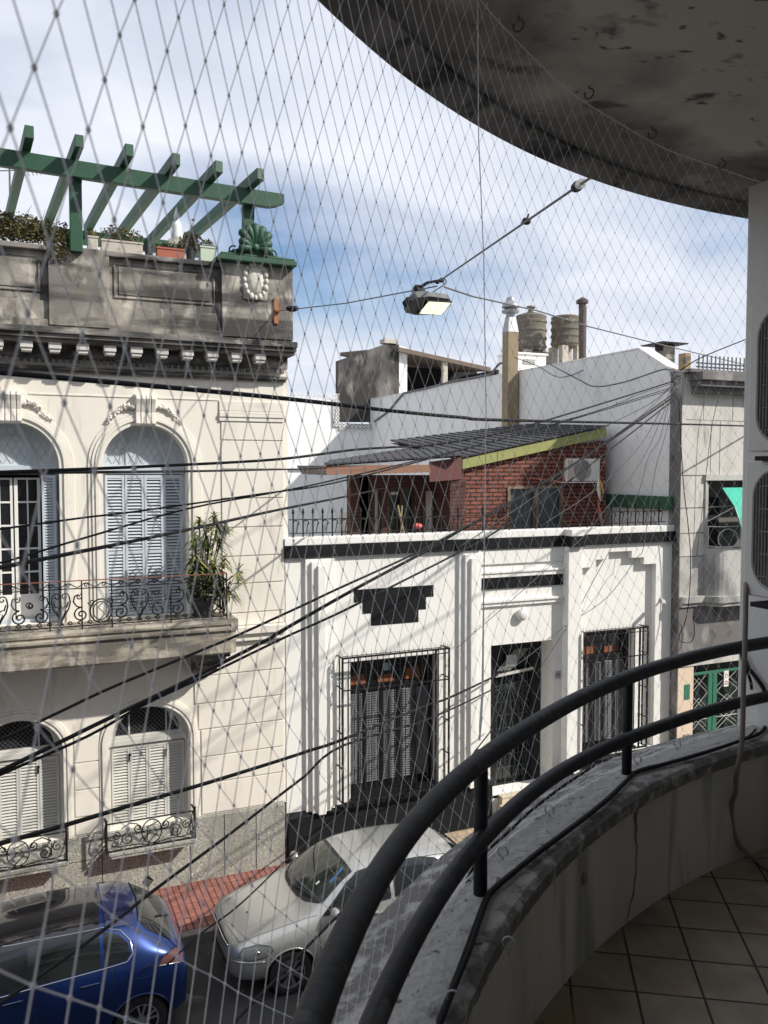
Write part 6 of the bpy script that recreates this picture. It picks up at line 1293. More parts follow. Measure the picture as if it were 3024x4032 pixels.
mt = d.to_track_quat('Z', 'Y').to_matrix(); o.v = [tuple(mt @ Vector(v) + p2 + d * .03) for v in o.v]; o.build('insulator', M['acdark'], iw, smooth=True)
o = MB(); o.lathe((0, 0, 0), [(.001, -.02), (.03, -.018), (.03, .02), (.001, .022)], 14, cap=False); o.v = [tuple(mt @ Vector(v) + p2 + d * .10) for v in o.v]; o.build('white_insulator', M['white'], iw)
o = MB(); c = atY('O', 1137, 478, 5.8); o.ball(c, .03, 8, 5, (1.4, 1, 1)); o.tube([c, c + Vector((.02, 0, .06))], .008, 5); o.tube([c, c + Vector((-.05, 0, -.02))], .008, 5); o.build('clamp', M['acdark'], iw)
# street lamp
LY = 8.6
lp = thing('street_lamp', 'grey suspended street lamp with glowing lens hanging on wires over the street', 'street lamp', atY('O', 925, 660, LY))
a = atY('O', 877, 668, LY - .1); c_ = atY('O', 977, 655, LY + .12); ctr = atY('O', 926, 655, LY); ax = Vector((.97, .2, .07)).normalized(); ay = Vector((-.22, .97, -.12)).normalized(); az = ax.cross(ay)
if az.z < 0: az = -az
tilt = Matrix.Rotation(R_(-24), 3, ax); ay = tilt @ ay; az = tilt @ az
def LP(u, v, w_): return ctr + ax * u + ay * v + az * w_
o = MB(); out = [(-.30, -.03), (-.27, -.13), (-.10, -.165), (.20, -.14), (.275, -.05), (.275, .05), (.20, .14), (-.10, .165), (-.27, .13), (-.30, .03)]
vv = [LP(u, v, -.045) for u, v in out] + [LP(u, v, .02) for u, v in out] + [LP(u * .72 - .03, v * .62, .085) for u, v in out]; n_ = len(out)
o.add(vv, [tuple(range(n_ - 1, -1, -1)), tuple(range(2 * n_, 3 * n_))] + [(i, (i + 1) % n_, (i + 1) % n_ + n_, i + n_) for i in range(n_)] + [(i + n_, (i + 1) % n_ + n_, (i + 1) % n_ + 2 * n_, i + 2 * n_) for i in range(n_)])
o.build('housing', mat('grey_cast_aluminium', (.10, .11, .11), .55, .2, 20), lp, bevel=.008)
o = MB(); o.obox(LP(.06, 0, -.055), ax * .175, ay * .115, az * .012); o.build('lens_frame', M['acdark'], lp)
o = MB(); o.obox(LP(.06, 0, -.066), ax * .160, ay * .10, az * .008); o.build('glowing_lens', mat('lamp_lens', (.8, .85, .6), .3, 0, emis=((.92, 1.0, .62), 1.15)), lp)
o = MB(); o.obox(LP(-.30, 0, 0), ax * .035, ay * .05, az * .03); o.build('end_cap', M['acdark'], lp)
o = MB(); o.obox(LP(-.07, 0, .12), ax * .055, ay * .05, az * .06); o.obox(LP(-.07, 0, .19), ax * .03, ay * .03, az * .05); hx = atY('O', 948, 606, LY); o.tube([LP(-.07, 0, .2), (LP(-.07, 0, .26) + hx) / 2, hx], [.022, .018, .014], 8); o.build('mounting_bracket', M['acdark'], lp)
o = MB(); o.tube(smoothpath([LP(-.13, 0, .08), LP(-.14, 0, .2), hx + Vector((-.05, 0, -.02)), hx + Vector((.04, 0, .03)), hx + Vector((.09, 0, -.02)), LP(.08, 0, .14)]), .006, 5); o.ball(hx + Vector((.03, 0, .0)), .028, 8, 5, (1.5, 1, .8)); o.ball(hx + Vector((-.02, 0, -.02)), .024, 8, 5, (1.2, 1, 1)); o.build('hanger_clamp', M['acdark'], lp)
# ================================================================== CARS
def car_body(rows, X0, YC, Z0, wheels, wr, name, paint, parent):
    bm = bmesh.new(); loops = []
    for u, pts in rows:
        lp_ = [bm.verts.new((X0 + u, YC - y, Z0 + z)) for y, z in pts] + [bm.verts.new((X0 + u, YC + y, Z0 + z)) for y, z in reversed(pts[:-1])]
        loops.append(lp_)
    n = len(loops[0])
    for a, c in zip(loops[:-1], loops[1:]):
        for i in range(n): bm.faces.new((a[i], a[(i + 1) % n], c[(i + 1) % n], c[i]))
    def cap(lp_):
        h = len(lp_) // 2
        for i in range(h): 
            j, k = i, i + 1; a, c = len(lp_) - 1 - i, len(lp_) - 2 - i
            q = [lp_[j], lp_[k], lp_[c], lp_[a]]
            q = list(dict.fromkeys(q))
            if len(q) >= 3: bm.faces.new(q)
    cap(loops[0]); cap(loops[-1])
    bmesh.ops.recalc_face_normals(bm, faces=bm.faces)
    me = bpy.data.meshes.new(name); bm.to_mesh(me); bm.free()
    tmp = bpy.data.objects.new('tmp', me); sc.collection.objects.link(tmp)
    s = tmp.modifiers.new('s', 'SUBSURF'); s.levels = 3; s.render_levels = 3
    dg = bpy.context.evaluated_depsgraph_get(); dg.update()
    smooth_me = bpy.data.meshes.new_from_object(tmp.evaluated_get(dg)); tree = BVHTree.FromPolygons([v.co.copy() for v in smooth_me.vertices], [tuple(p.vertices) for p in smooth_me.polygons])
    cut = []
    for wu in wheels:
        for sg in (-1, 1):
            o = MB(); o.lathe((X0 + wu, YC + sg * .80, Z0 + wr + .0), [(wr + .045, -.32), (wr + .045, .32)], 40, 'y'); c = o.build('cut', paint); cut.append(c)
            m_ = tmp.modifiers.new('b', 'BOOLEAN'); m_.operation = 'DIFFERENCE'; m_.object = c; m_.solver = 'EXACT'
    dg = bpy.context.evaluated_depsgraph_get(); dg.update()
    fin = bpy.data.meshes.new_from_object(tmp.evaluated_get(dg)); fin.name = name
    for c in cut: bpy.data.objects.remove(c)
    bpy.data.objects.remove(tmp)
    fin.materials.clear(); fin.materials.append(paint)
    for p in fin.polygons: p.use_smooth = True; p.material_index = 0
    fin.set_sharp_from_angle(angle=R_(40))
    ob = bpy.data.objects.new(name, fin); sc.collection.objects.link(ob); ob.parent = parent; ob.location = -parent.location
    return tree
def hit(tree, o, d):
    h, nrm, _, _ = tree.ray_cast(Vector(o), Vector(d).normalized())
    if h is None: return None
    return h, (nrm if nrm.dot(Vector(d)) < 0 else -nrm)
class Car:
    def __init__(s, X0, YC, Z0, tree, parent): s.X0, s.YC, s.Z0, s.t, s.p = X0, YC, Z0, tree, parent
    def side(s, u, z, off, sg=-1):
        r = hit(s.t, (s.X0 + u, s.YC + sg * 2, s.Z0 + z), (0, -sg, 0)); return None if r is None else r[0] + r[1] * off
    def top(s, u, y, off):
        r = hit(s.t, (s.X0 + u, s.YC - y, s.Z0 + 3), (0, 0, -1)); return None if r is None else r[0] + r[1] * off
    def end(s, y, z, off, front=True):
        d = 1 if front else -1; r = hit(s.t, (s.X0 + 2 - d * 4, s.YC - y, s.Z0 + z), (d, 0, 0)); return None if r is None else r[0] + r[1] * off
    def patch(s, poly, fn, off, name, m_, rings=9, seg=.04, centre=None, parent=None, smooth=True):
        B = []
        for i in range(len(poly)):
            a, c = Vector(poly[i]), Vector(poly[(i + 1) % len(poly)]); k = max(1, int((c - a).length / seg))
            B += [a + (c - a) * j / k for j in range(k)]
        ct = Vector(centre) if centre else sum(B, Vector((0, 0))) / len(B); vs_, ok = [], True; M_ = len(B)
        for r in range(rings):
            f = 1 - r / rings
            for q in B:
                p = ct + (q - ct) * f; h = fn(p.x, p.y, off)
                vs_.append(h if h is not None else None)
        h = fn(ct.x, ct.y, off); vs_.append(h)
        good = [v is not None for v in vs_]; vv = [v if v is not None else Vector((0, 0, 0)) for v in vs_]; fs = []
        for r in range(rings - 1):
            for i in range(M_): fs.append((r * M_ + i, r * M_ + (i + 1) % M_, (r + 1) * M_ + (i + 1) % M_, (r + 1) * M_ + i))
        for i in range(M_): fs.append(((rings - 1) * M_ + i, (rings - 1) * M_ + (i + 1) % M_, rings * M_))
        fs = [f for f in fs if all(good[i] for i in f)]; used = sorted({i for f in fs for i in f}); mp_ = {a: b_ for b_, a in enumerate(used)}
        o = MB(); o.add([vv[i] for i in used], [tuple(mp_[i] for i in f) for f in fs]); return o.build(name, m_, parent or s.p, smooth=smooth)
    def line(s, pts, fn, r, name, m_, off=.0, closed=False, parent=None, mb=None):
        P_ = []
        for i in range(len(pts) - (0 if closed else 1)):
            a, c = Vector(pts[i]), Vector(pts[(i + 1) % len(pts)]); k = max(1, int((c - a).length / .04))
            P_ += [a + (c - a) * j / k for j in range(k)]
        if not closed: P_.append(Vector(pts[-1]))
        H_ = [fn(p.x, p.y, off) for p in P_]; H_ = [h for h in H_ if h is not None]
        o = mb or MB(); o.tube(H_, r, 6, closed=closed)
        if mb is None: return o.build(name, m_, parent or s.p, smooth=True)
M['tyre'] = mat('tyre_rubber', (.018, .018, .018), .85, .2, 20)
M['hub'] = mat('silver_wheel_trim', (.22, .22, .225), .4, .15, 10, metal=.6); M['alloy'] = mat('machined_alloy', (.62, .63, .65), .28, .1, 10, metal=.9)
M['plastic'] = mat('black_car_plastic', (.02, .02, .021), .55, .2, 20)
M['carglass'] = mat('tinted_car_glass', (.010, .012, .013), .03, var=0, spec=.7)
M['wsglass'] = mat('greenish_windscreen', (.028, .036, .030), .04, .2, 2, spec=.8)
M['chrome'] = mat('chrome_trim', (.75, .76, .78), .15, 0, metal=1)
M['lampglass'] = mat('headlamp_lens', (.16, .17, .17), .08, .3, 25, spec=.8, coat=.6)
def wheel(X, YC, sg, Zr, r, kind, parent, idx=0):
    yo = YC + sg * .795; w = thing_child('wheel', parent, (X, yo, Zr + r))
    o = MB(); pr = [(r * .60, -.17), (r * .93, -.175), (r, -.15), (r, -.03), (r * .95, -.005), (r * .80, .004), (r * .66, .0), (r * .64, -.02), (r * .60, -.17)]
    if sg > 0: pass
    pr2 = [(a, -sg * -1 * b_ if False else (b_ if sg > 0 else -b_)) for a, b_ in pr]
    o.lathe((X, yo, Zr + r), pr2, 40, 'y', cap=False); o.build('tyre', M['tyre'], w, smooth=True)
    o = MB(); f = sg; m_ = M['hub'] if kind == 'cover' else M['alloy']
    c = Vector((X, yo, Zr + r))
    o.lathe(c, [(r * .66, 0), (r * .66, -f * .02), (r * .60, -f * .02), (r * .60, -f * .005), (r * .66, 0)], 40, 'y', cap=False)
    if kind == 'cover':
        o.lathe(c, [(.001, f * .004), (r * .17, f * .0), (r * .20, -f * .012), (r * .20, -f * .05)], 30, 'y', cap=False)
        for k in range(8):
            a = 2 * math.pi * (k + .3) / 8; d1 = Vector((math.cos(a), 0, math.sin(a))); t = Vector((-math.sin(a), 0, math.cos(a)))
            o.add([c + d1 * r * .18 - t * .012 - Vector((0, f * .012, 0)), c + d1 * r * .18 + t * .012 - Vector((0, f * .012, 0)), c + d1 * r * .63 + t * .034 - Vector((0, f * .012, 0)), c + d1 * r * .63 - t * .034 - Vector((0, f * .012, 0))] + [c + d1 * r * .18 - t * .012 - Vector((0, f * .04, 0)), c + d1 * r * .18 + t * .012 - Vector((0, f * .04, 0)), c + d1 * r * .63 + t * .034 - Vector((0, f * .04, 0)), c + d1 * r * .63 - t * .034 - Vector((0, f * .04, 0))], [(0, 1, 2, 3), (7, 6, 5, 4), (0, 4, 5, 1), (1, 5, 6, 2), (2, 6, 7, 3), (3, 7, 4, 0)])
    else:
        o.lathe(c, [(.001, f * .0), (r * .16, -f * .006), (r * .18, -f * .05)], 24, 'y', cap=False)
        for k in range(5):
            for dlt in (-.17, .17):
                a = 2 * math.pi * k / 5 + .3; a2 = a + dlt * 1.35; p = c + Vector((math.cos(a + dlt * .6), 0, math.sin(a + dlt * .6))) * r * .14 - Vector((0, f * .012, 0)); q = c + Vector((math.cos(a2), 0, math.sin(a2))) * r * .635 - Vector((0, f * .012, 0)); o.bar(p, q, .02, .022, up=(0, 1, 0))
    o.build('rim', m_, w)
    o = MB(); o.lathe(c, [(.001, -f * .07), (r * .64, -f * .07), (r * .64, -f * .09)], 30, 'y', cap=False); o.build('brake_disc', M['plastic'], w)
    return w
def thing_child(name, parent, loc):
    o = bpy.data.objects.new(name, None); sc.collection.objects.link(o); o.parent = parent; o.location = Vector(loc) - parent.location; o.empty_display_size = .1; return o
RZ = -.28
# ---------------- silver hatchback
X0, YC = 2.34, 10.83
sil = thing('silver_hatchback', 'silver five door hatchback parked in front of the white house, nose to the left', 'car', (X0 + 1.9, YC, RZ))
side = lambda w, b: [(.50, .19), (.765 * w, .215), (.815 * w, .42), (.825 * w, .64)] + b
rows = [(.0, [(.28, .33), (.42, .34), (.47, .42), (.48, .50), (.46, .56), (.40, .60), (.30, .615), (.15, .62), (0, .622)]),
        (.05, [(.40, .25), (.58, .27), (.63, .40), (.64, .52), (.61, .62), (.53, .67), (.40, .69), (.2, .70), (0, .703)]),
        (.18, [(.48, .20), (.69, .23), (.745, .40), (.75, .56), (.72, .68), (.63, .745), (.46, .775), (.23, .79), (0, .795)]),
        (.45, side(.975, [(.765, .735), (.68, .82), (.48, .855), (.24, .872), (0, .877)])),
        (.75, side(1.0, [(.79, .79), (.71, .875), (.50, .915), (.25, .935), (0, .94)])),
        (.97, side(1.0, [(.80, .83), (.73, .915), (.53, .955), (.27, .975), (0, .98)])),
        (1.15, side(1.005, [(.805, .87), (.745, .95), (.60, 1.02), (.34, 1.10), (0, 1.13)])),
        (1.42, side(1.01, [(.81, .91), (.755, 1.05), (.645, 1.20), (.37, 1.285), (0, 1.305)])),
        (1.74, side(1.01, [(.81, .93), (.745, 1.16), (.60, 1.37), (.36, 1.43), (0, 1.445)])),
        (2.25, side(1.01, [(.81, .945), (.735, 1.19), (.60, 1.405), (.36, 1.465), (0, 1.48)])),
        (2.80, side(1.01, [(.81, .96), (.73, 1.19), (.59, 1.39), (.355, 1.45), (0, 1.465)])),
        (3.22, side(1.0, [(.80, .975), (.71, 1.16), (.56, 1.325), (.34, 1.385), (0, 1.40)])),
        (3.50, side(.98, [(.775, .98), (.69, 1.08), (.54, 1.19), (.32, 1.24), (0, 1.25)])),
        (3.70, [(.48, .22), (.70, .25), (.765, .42), (.775, .64), (.745, .90), (.66, .99), (.50, 1.03), (.28, 1.055), (0, 1.06)]),
        (3.82, [(.40, .27), (.62, .29), (.69, .42), (.70, .60), (.67, .78), (.60, .85), (.45, .88), (.23, .89), (0, .895)])]
M['silver'] = mat('silver_metallic_paint', (.46, .46, .44), .30, .03, 40, metal=.55, coat=.8)
tr = car_body(rows, X0, YC, RZ, (.76, 3.20), .29, 'body', M['silver'], sil); c = Car(X0, YC, RZ, tr, sil)
wb_ = [(.985, 0), (1.0, .25), (1.06, .45), (1.17, .60), (1.24, .655)]; wt = [(1.70, .545), (1.685, .40), (1.672, .2), (1.668, 0)]
wsp = [(a, b_) for a, b_ in wb_] + wt + [(a, -b_) for a, b_ in reversed(wt[:-1])] + [(a, -b_) for a, b_ in reversed(wb_[1:])]
fr = c.patch(wsp, c.top, .004, 'windscreen_surround', M['plastic'], 12)
ins = [(1.33 + (a - 1.33) * .86, b_ * .915) for a, b_ in wsp]
ws = c.patch(ins, c.top, .007, 'windscreen', M['wsglass'], 12)
o = MB(); 
for y0_, y1_, u0_, u1_ in ((-.50, .02, 1.10, 1.03), (.05, .48, 1.02, 1.10)): c.line([(u0_ + .02, y0_), ((u0_ + u1_) / 2 + .04, (y0_ + y1_) / 2), (u1_ + .05, y1_)], c.top, .007, 'wiper', M['plastic'], .016, mb=o)
o.build('wipers', M['plastic'], sil)
o = MB(); pp = c.top(1.28, .36, .012); q_ = c.top(1.24, .28, .012); o.obox(pp, (.03, .01, .012), (.0, .018, 0), (0, 0, .003)); o.build('permit_sticker', M['white'], ws)
pa, pb = c.top(1.40, .50, .012), c.top(1.62, .42, .012); o = MB(); o.bar(pa, pb, .03, .004, up=(-.5, 0, 1)); o.build('blue_sunshade', mat('blue_card', (.04, .20, .55), .6, 0), ws)
for sg in (-1, 1):
    sd = lambda u, z, off, sg=sg: c.side(u, z, off, sg)
    fp = [(1.20, .935), (2.17, .985), (2.17, 1.375), (1.98, 1.368), (1.76, 1.335), (1.58, 1.24), (1.36, 1.06)]
    rp_ = [(2.24, .988), (2.92, 1.02), (3.12, 1.06), (3.20, 1.12), (3.10, 1.215), (2.92, 1.32), (2.70, 1.365), (2.24, 1.378)]
    c.patch(fp, sd, .004, 'side_window', M['carglass'], 8); c.patch(rp_, sd, .004, 'side_window', M['carglass'], 8)
    o = MB(); c.line(fp, sd, .006, '', None, .004, closed=True, mb=o); c.line(rp_, sd, .006, '', None, .004, closed=True, mb=o); o.build('window_seal', M['plastic'], sil, smooth=True)
    o = MB(); c.line([(1.16, .90), (1.14, .70), (1.16, .45), (1.22, .27)], sd, .0035, '', None, .0, mb=o); c.line([(2.20, .98), (2.21, .6), (2.20, .27)], sd, .0035, '', None, .0, mb=o)
    c.line([(2.98, 1.02), (3.0, .85), (2.90, .68), (2.86, .6)], sd, .0035, '', None, .0, mb=o); c.line([(1.22, .265), (2.0, .26), (2.84, .265)], sd, .0035, '', None, .0, mb=o); o.build('door_seams', M['plastic'], sil, smooth=True)
    for hu in (2.02, 2.74): 
        dh = c.patch([(hu - .11, .80), (hu + .07, .80), (hu + .11, .825), (hu + .07, .865), (hu - .09, .865), (hu - .125, .835)], sd, .003, 'handle_recess', M['silver'], 4); h1, h2 = c.side(hu - .11, .845, .022, sg), c.side(hu + .10, .845, .022, sg); o = MB(); o.tube([c.side(hu - .11, .842, .0, sg), h1, (h1 + h2) / 2 + Vector((0, sg * .006, 0)), h2, c.side(hu + .10, .842, .0, sg)], [.008, .012, .013, .012, .008], 8); o.build('door_handle', M['silver'], sil, smooth=True)
    # mirror
    mp0 = c.side(1.36, .97, .0, sg); o = MB(); o.ball((mp0.x - .02, mp0.y + sg * .115, mp0.z + .03), .1, 14, 9, (.62, 1.05, .68)); mr = o.build('wing_mirror', M['silver'], sil, smooth=True)
    o = MB(); o.bar(mp0, (mp0.x, mp0.y + sg * .09, mp0.z + .01), .06, .04); o.box(mp0.x + .03, mp0.x + .045, mp0.y + sg * .115 - .075, mp0.y + sg * .115 + .075, mp0.z - .02, mp0.z + .085); o.build('mirror_base', M['plastic'], mr)
    # arch lips and sill strip
    o = MB()
    for wu in (.76, 3.20): c.line([(wu + .337 * math.cos(R_(a)), .29 + .337 * math.sin(R_(a))) for a in range(-8, 189, 6)], sd, .012, '', None, .0, mb=o)
    o.build('arch_lip', M['silver'], sil, smooth=True)
    # headlamp
    hl = [(.10, .60), (.20, .55), (.42, .58), (.52, .645), (.50, .70), (.34, .73), (.16, .685)]
    c.patch(hl, sd, .005, 'headlamp', M['lampglass'], 6)
    o = MB(); c.line(hl, sd, .006, '', None, .003, closed=True, mb=o); o.build('headlamp_rim', M['plastic'], sil, smooth=True)
    hb_ = c.side(.33, .64, .007, sg); o = MB(); o.ball(hb_, .028, 10, 6, (1, .4, 1)); o.build('headlamp_bulb', M['chrome'], sil, smooth=True)
    tl = [(3.52, .80), (3.66, .78), (3.72, .95), (3.62, 1.08), (3.50, 1.05)]; c.patch(tl, sd, .005, 'tail_light', mat('red_lens', (.25, .01, .01), .15, 0), 5)
    wheel(X0 + .76, YC, sg, RZ, .29, 'cover', sil); wheel(X0 + 3.20, YC, sg, RZ, .29, 'cover', sil)
    o = MB(); 
    for wu in (.76, 3.20): o.lathe((X0 + wu, YC + sg * .60, RZ + .29), [(.33, -.19), (.33, .17)], 30, 'y', cap=False); o.box(X0 + wu - .33, X0 + wu + .33, YC + sg * .42 - .01, YC + sg * .42 + .01, RZ + .15, RZ + .6)
    o.build('wheel_well', M['plastic'], sil)
# grille and bumper details, bonnet seam
c.patch([(-.40, .60), (.40, .60), (.42, .655), (.0, .67), (-.42, .655)], lambda a, b_, off: c.end(a, b_, off), .004, 'grille', M['plastic'], 5)
c.patch([(-.46, .33), (.46, .33), (.42, .44), (-.42, .44)], lambda a, b_, off: c.end(a, b_, off), .004, 'lower_grille', M['plastic'], 5)
o = MB(); c.line([(-.42, .635), (0, .642), (.42, .635)], lambda a, b_, off: c.end(a, b_, off), .009, '', None, .008, mb=o); o.build('chrome_bar', M['chrome'], sil, smooth=True)
o = MB(); c.line([(.14, .56), (.22, .60), (.60, .66), (1.0, .70), (1.14, .735)], c.top, .0035, '', None, 0, mb=o); c.line([(.14, -.56), (.22, -.60), (.60, -.66), (1.0, -.70), (1.14, -.735)], c.top, .0035, '', None, 0, mb=o); c.line([(.14, .56), (.10, .3), (.085, 0), (.10, -.3), (.14, -.56)], c.top, .0035, '', None, 0, mb=o); o.build('bonnet_seam', M['plastic'], sil, smooth=True)
o = MB()
for sg in (-1, 1): c.line([(1.72, sg * .575), (2.2, sg * .585), (2.8, sg * .575), (3.2, sg * .54)], c.top, .006, '', None, 0, mb=o)
o.build('roof_strips', M['plastic'], sil, smooth=True)
c.patch([(3.30, -.50), (3.30, .50), (3.56, .52), (3.56, -.52)], c.top, .004, 'rear_window', M['carglass'], 6)
o = MB(); c.line([(.36, .10), (.36, .12)], c.top, .012, '', None, 0, mb=o); o.build('washer_jet', M['plastic'], sil)
o = MB(); c.line([(.04, .52), (.12, .535), (.30, .53), (.42, .525)], lambda a, b_, off: c.side(a, b_, off, -1), .010, '', None, .004, mb=o); o.build('bumper_strip', M['silver'], sil, smooth=True)
# ---------------- blue hatchback
X0, YC = -2.22, 10.64
blu = thing('blue_hatchback', 'metallic blue hatchback with glossy black roof parked before the cream house', 'car', (X0 + 2, YC, RZ))
side = lambda w, b: [(.52, .20), (.785 * w, .225), (.835 * w, .45), (.845 * w, .70)] + b
rows = [(.0, [(.30, .33), (.45, .34), (.5, .42), (.5, .52), (.48, .60), (.42, .66), (.30, .69), (.15, .70), (0, .702)]),
        (.06, [(.42, .25), (.62, .27), (.66, .40), (.67, .55), (.64, .66), (.55, .73), (.40, .76), (.2, .775), (0, .78)]),
        (.35, side(.96, [(.76, .76), (.67, .84), (.46, .87), (.23, .885), (0, .89)])),
        (.85, side(1.0, [(.80, .84), (.72, .92), (.50, .955), (.25, .97), (0, .975)])),
        (1.15, side(1.0, [(.81, .89), (.75, .97), (.58, 1.03), (.32, 1.09), (0, 1.12)])),
        (1.50, side(1.01, [(.82, .93), (.765, 1.09), (.65, 1.25), (.37, 1.33), (0, 1.35)])),
        (1.85, side(1.01, [(.82, .955), (.755, 1.18), (.615, 1.395), (.37, 1.455), (0, 1.47)])),
        (2.40, side(1.01, [(.82, .98), (.745, 1.21), (.615, 1.425), (.37, 1.485), (0, 1.50)])),
        (2.95, side(1.015, [(.825, 1.0), (.745, 1.21), (.60, 1.415), (.365, 1.48), (0, 1.495)])),
        (3.30, side(1.02, [(.83, 1.02), (.74, 1.20), (.575, 1.39), (.355, 1.455), (0, 1.47)])),
        (3.52, side(1.02, [(.83, 1.03), (.735, 1.16), (.57, 1.30), (.35, 1.38), (0, 1.40)])),
        (3.78, side(1.0, [(.80, 1.0), (.71, 1.07), (.56, 1.12), (.34, 1.16), (0, 1.17)])),
        (3.93, [(.48, .24), (.71, .27), (.78, .45), (.79, .68), (.76, .88), (.66, .96), (.5, .99), (.28, 1.005), (0, 1.01)]),
        (4.02, [(.40, .30), (.62, .32), (.68, .45), (.69, .60), (.66, .72), (.58, .78), (.45, .80), (.23, .81), (0, .815)])]
M['blue'] = mat('metallic_blue_paint', (.005, .028, .145), .28, .05, 60, metal=.5, coat=1.0)
tr = car_body(rows, X0, YC, RZ, (.82, 3.42), .305, 'body', M['blue'], blu); c = Car(X0, YC, RZ, tr, blu)
c.patch([(1.12, 0), (1.16, .40), (1.30, .64), (1.80, .56), (1.78, 0), (1.80, -.56), (1.30, -.64), (1.16, -.40)], c.top, .005, 'windscreen', M['carglass'], 10)
c.patch([(1.88, -.60), (1.85, 0), (1.88, .60), (2.5, .615), (2.98, .60), (3.03, 0), (2.98, -.60), (2.5, -.615)], c.top, .005, 'glass_roof', mat('glossy_black_roof', (.010, .010, .012), .04, var=0, spec=.6, coat=.5), 12)
M['spoil'] = mat('dark_blue_spoiler', (.012, .015, .06), .18, .05, 30, coat=1.0)
c.patch([(3.05, -.585), (3.05, .585), (3.36, .56), (3.40, .3), (3.42, 0), (3.40, -.3), (3.36, -.56)], c.top, .014, 'roof_spoiler', M['spoil'], 8)
c.patch([(3.45, -.50), (3.47, 0), (3.45, .50), (3.52, .58), (3.80, .60), (3.84, 0), (3.80, -.60), (3.52, -.58)], c.top, .006, 'rear_window', M['carglass'], 8)
o = MB(); c.line([(3.44, -.50), (3.47, 0), (3.44, .50)], c.top, .012, '', None, .006, mb=o); c.line([(3.84, .05), (3.76, .16), (3.66, .30)], c.top, .010, '', None, .018, mb=o); o.build('rear_wiper', M['plastic'], blu, smooth=True)
pa = c.top(3.12, .0, .01); o = MB(); o.tube([pa, pa + Vector((.20, 0, .30))], [.005, .002], 6); o.ball(pa, .018, 8, 5); o.build('aerial', M['plastic'], blu, smooth=True)
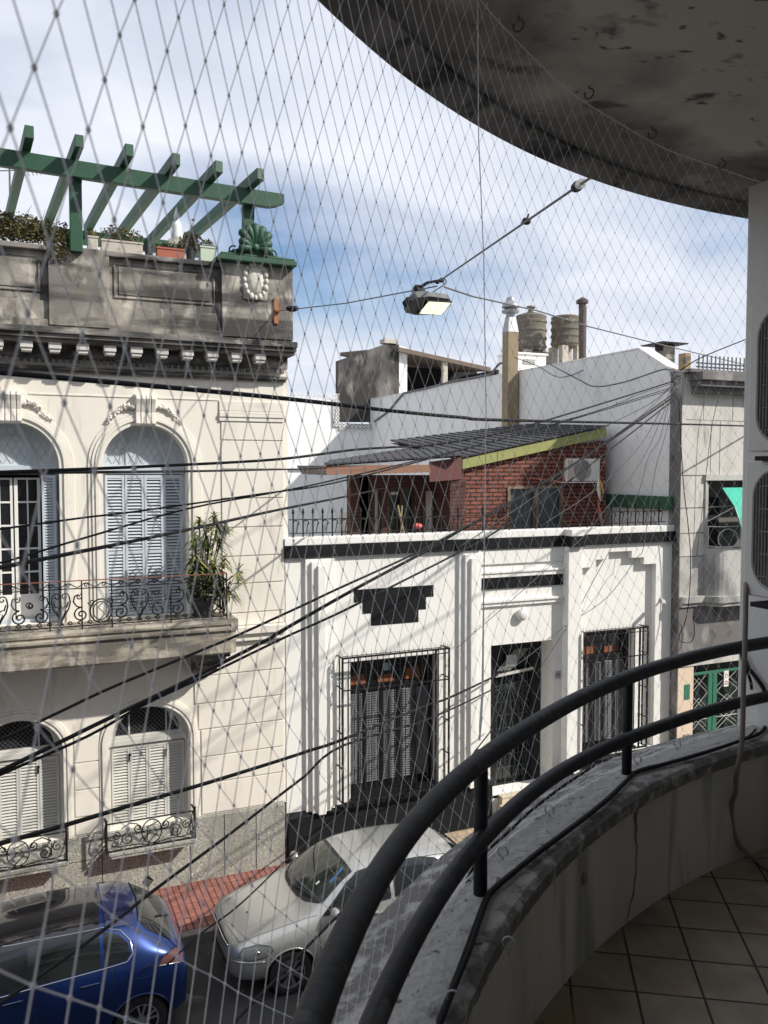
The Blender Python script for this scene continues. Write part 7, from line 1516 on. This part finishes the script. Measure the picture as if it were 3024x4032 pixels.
for sg in (-1, 1):
    sd = lambda u, z, off, sg=sg: c.side(u, z, off, sg)
    fp = [(1.28, .965), (2.20, 1.015), (2.20, 1.385), (1.98, 1.375), (1.75, 1.31), (1.5, 1.17)]; rp_ = [(2.32, 1.02), (2.98, 1.05), (2.98, 1.375), (2.32, 1.392)]; qp = [(3.02, 1.052), (3.25, 1.07), (3.31, 1.12), (3.29, 1.22), (3.20, 1.31), (3.02, 1.37)]
    for q_ in (fp, rp_, qp): c.patch(q_, sd, .004, 'side_window', M['carglass'], 7)
    c.patch([(2.21, 1.016), (2.31, 1.02), (2.31, 1.39), (2.21, 1.385)], sd, .0035, 'door_pillar', M['plastic'], 5)
    o = MB(); c.line([(1.20, .94), (2.3, 1.0), (3.0, 1.032), (3.27, 1.052), (3.34, 1.12), (3.32, 1.24), (3.22, 1.34), (3.02, 1.395), (2.3, 1.41), (1.95, 1.40)], sd, .008, '', None, .002, mb=o); o.build('chrome_window_trim', M['chrome'] , blu, smooth=True)
    o = MB(); c.line([(2.26, 1.0), (2.28, .7), (2.26, .29)], sd, .0035, '', None, 0, mb=o); c.line([(3.10, 1.04), (3.10, .82), (3.02, .68)], sd, .0035, '', None, 0, mb=o); c.line([(1.2, .28), (2.2, .27), (3.0, .28)], sd, .0035, '', None, 0, mb=o); c.line([(1.16, .94), (1.15, .6), (1.2, .28)], sd, .0035, '', None, 0, mb=o)
    c.line([(3.50, .96), (3.62, .92), (3.78, .90), (3.9, .9)], sd, .0035, '', None, 0, mb=o); o.build('door_seams', M['plastic'], blu, smooth=True)
    if sg < 0: 
        o = MB(); c.line([(3.40, .95), (3.55, .955), (3.585, .93), (3.58, .865), (3.55, .845), (3.38, .85), (3.35, .88), (3.36, .93)], sd, .003, '', None, 0, closed=True, mb=o); o.build('fuel_flap_seam', M['plastic'], blu, smooth=True)
    for hu in (2.05, 2.86):
        h1, h2 = c.side(hu - .11, .90, .02, sg), c.side(hu + .10, .905, .02, sg); o = MB(); o.tube([c.side(hu - .11, .90, 0, sg), h1, (h1 + h2) / 2, h2, c.side(hu + .10, .905, 0, sg)], [.007, .011, .012, .011, .007], 8); o.build('door_handle', M['blue'], blu, smooth=True)
        o = MB(); o.tube([h1 + Vector((.02, sg * .010, .006)), h2 + Vector((-.02, sg * .010, .006))], .004, 6); o.build('handle_trim', M['chrome'], blu)
    o = MB()
    for wu in (.82, 3.42): c.line([(wu + .35 * math.cos(R_(a)), .305 + .35 * math.sin(R_(a))) for a in range(-8, 189, 6)], sd, .010, '', None, 0, mb=o)
    o.build('arch_lip', M['blue'], blu, smooth=True)
    tl = [(3.62, .93), (3.80, .90), (3.90, .86), (3.93, .94), (3.84, 1.02), (3.70, 1.03)]; c.patch(tl, sd, .006, 'tail_light', mat('clear_red_lens', (.13, .05, .05), .08, .4, 30, spec=.8), 6)
    o = MB(); c.line([(3.63, .93), (3.80, .905), (3.91, .87)], sd, .009, '', None, .008, mb=o); o.build('tail_light_trim', M['chrome'], blu, smooth=True)
    c.patch([(.10, .66), (.40, .68), (.62, .80), (.40, .80), (.15, .74)], sd, .005, 'headlamp', M['lampglass'], 5)
    wheel(X0 + .82, YC + sg * .02, sg, RZ, .305, 'alloy', blu); wheel(X0 + 3.42, YC + sg * .02, sg, RZ, .305, 'alloy', blu)
    mp0 = c.side(1.42, .99, .0, sg); o = MB(); o.ball((mp0.x - .02, mp0.y + sg * .115, mp0.z + .03), .1, 14, 9, (.62, 1.05, .68)); o.build('wing_mirror', M['blue'], blu, smooth=True)
    o = MB()
    for wu in (.82, 3.42): o.lathe((X0 + wu, YC + sg * .62, RZ + .305), [(.345, -.19), (.345, .17)], 30, 'y', cap=False); o.box(X0 + wu - .34, X0 + wu + .34, YC + sg * .44 - .01, YC + sg * .44 + .01, RZ + .15, RZ + .6)
    o.build('wheel_well', M['plastic'], blu)
c.patch([(-.26, .76), (.26, .76), (.26, .86), (-.26, .86)], lambda a, b_, off: c.end(a, b_, off, False), .006, 'number_plate', M['plastic'], 3)
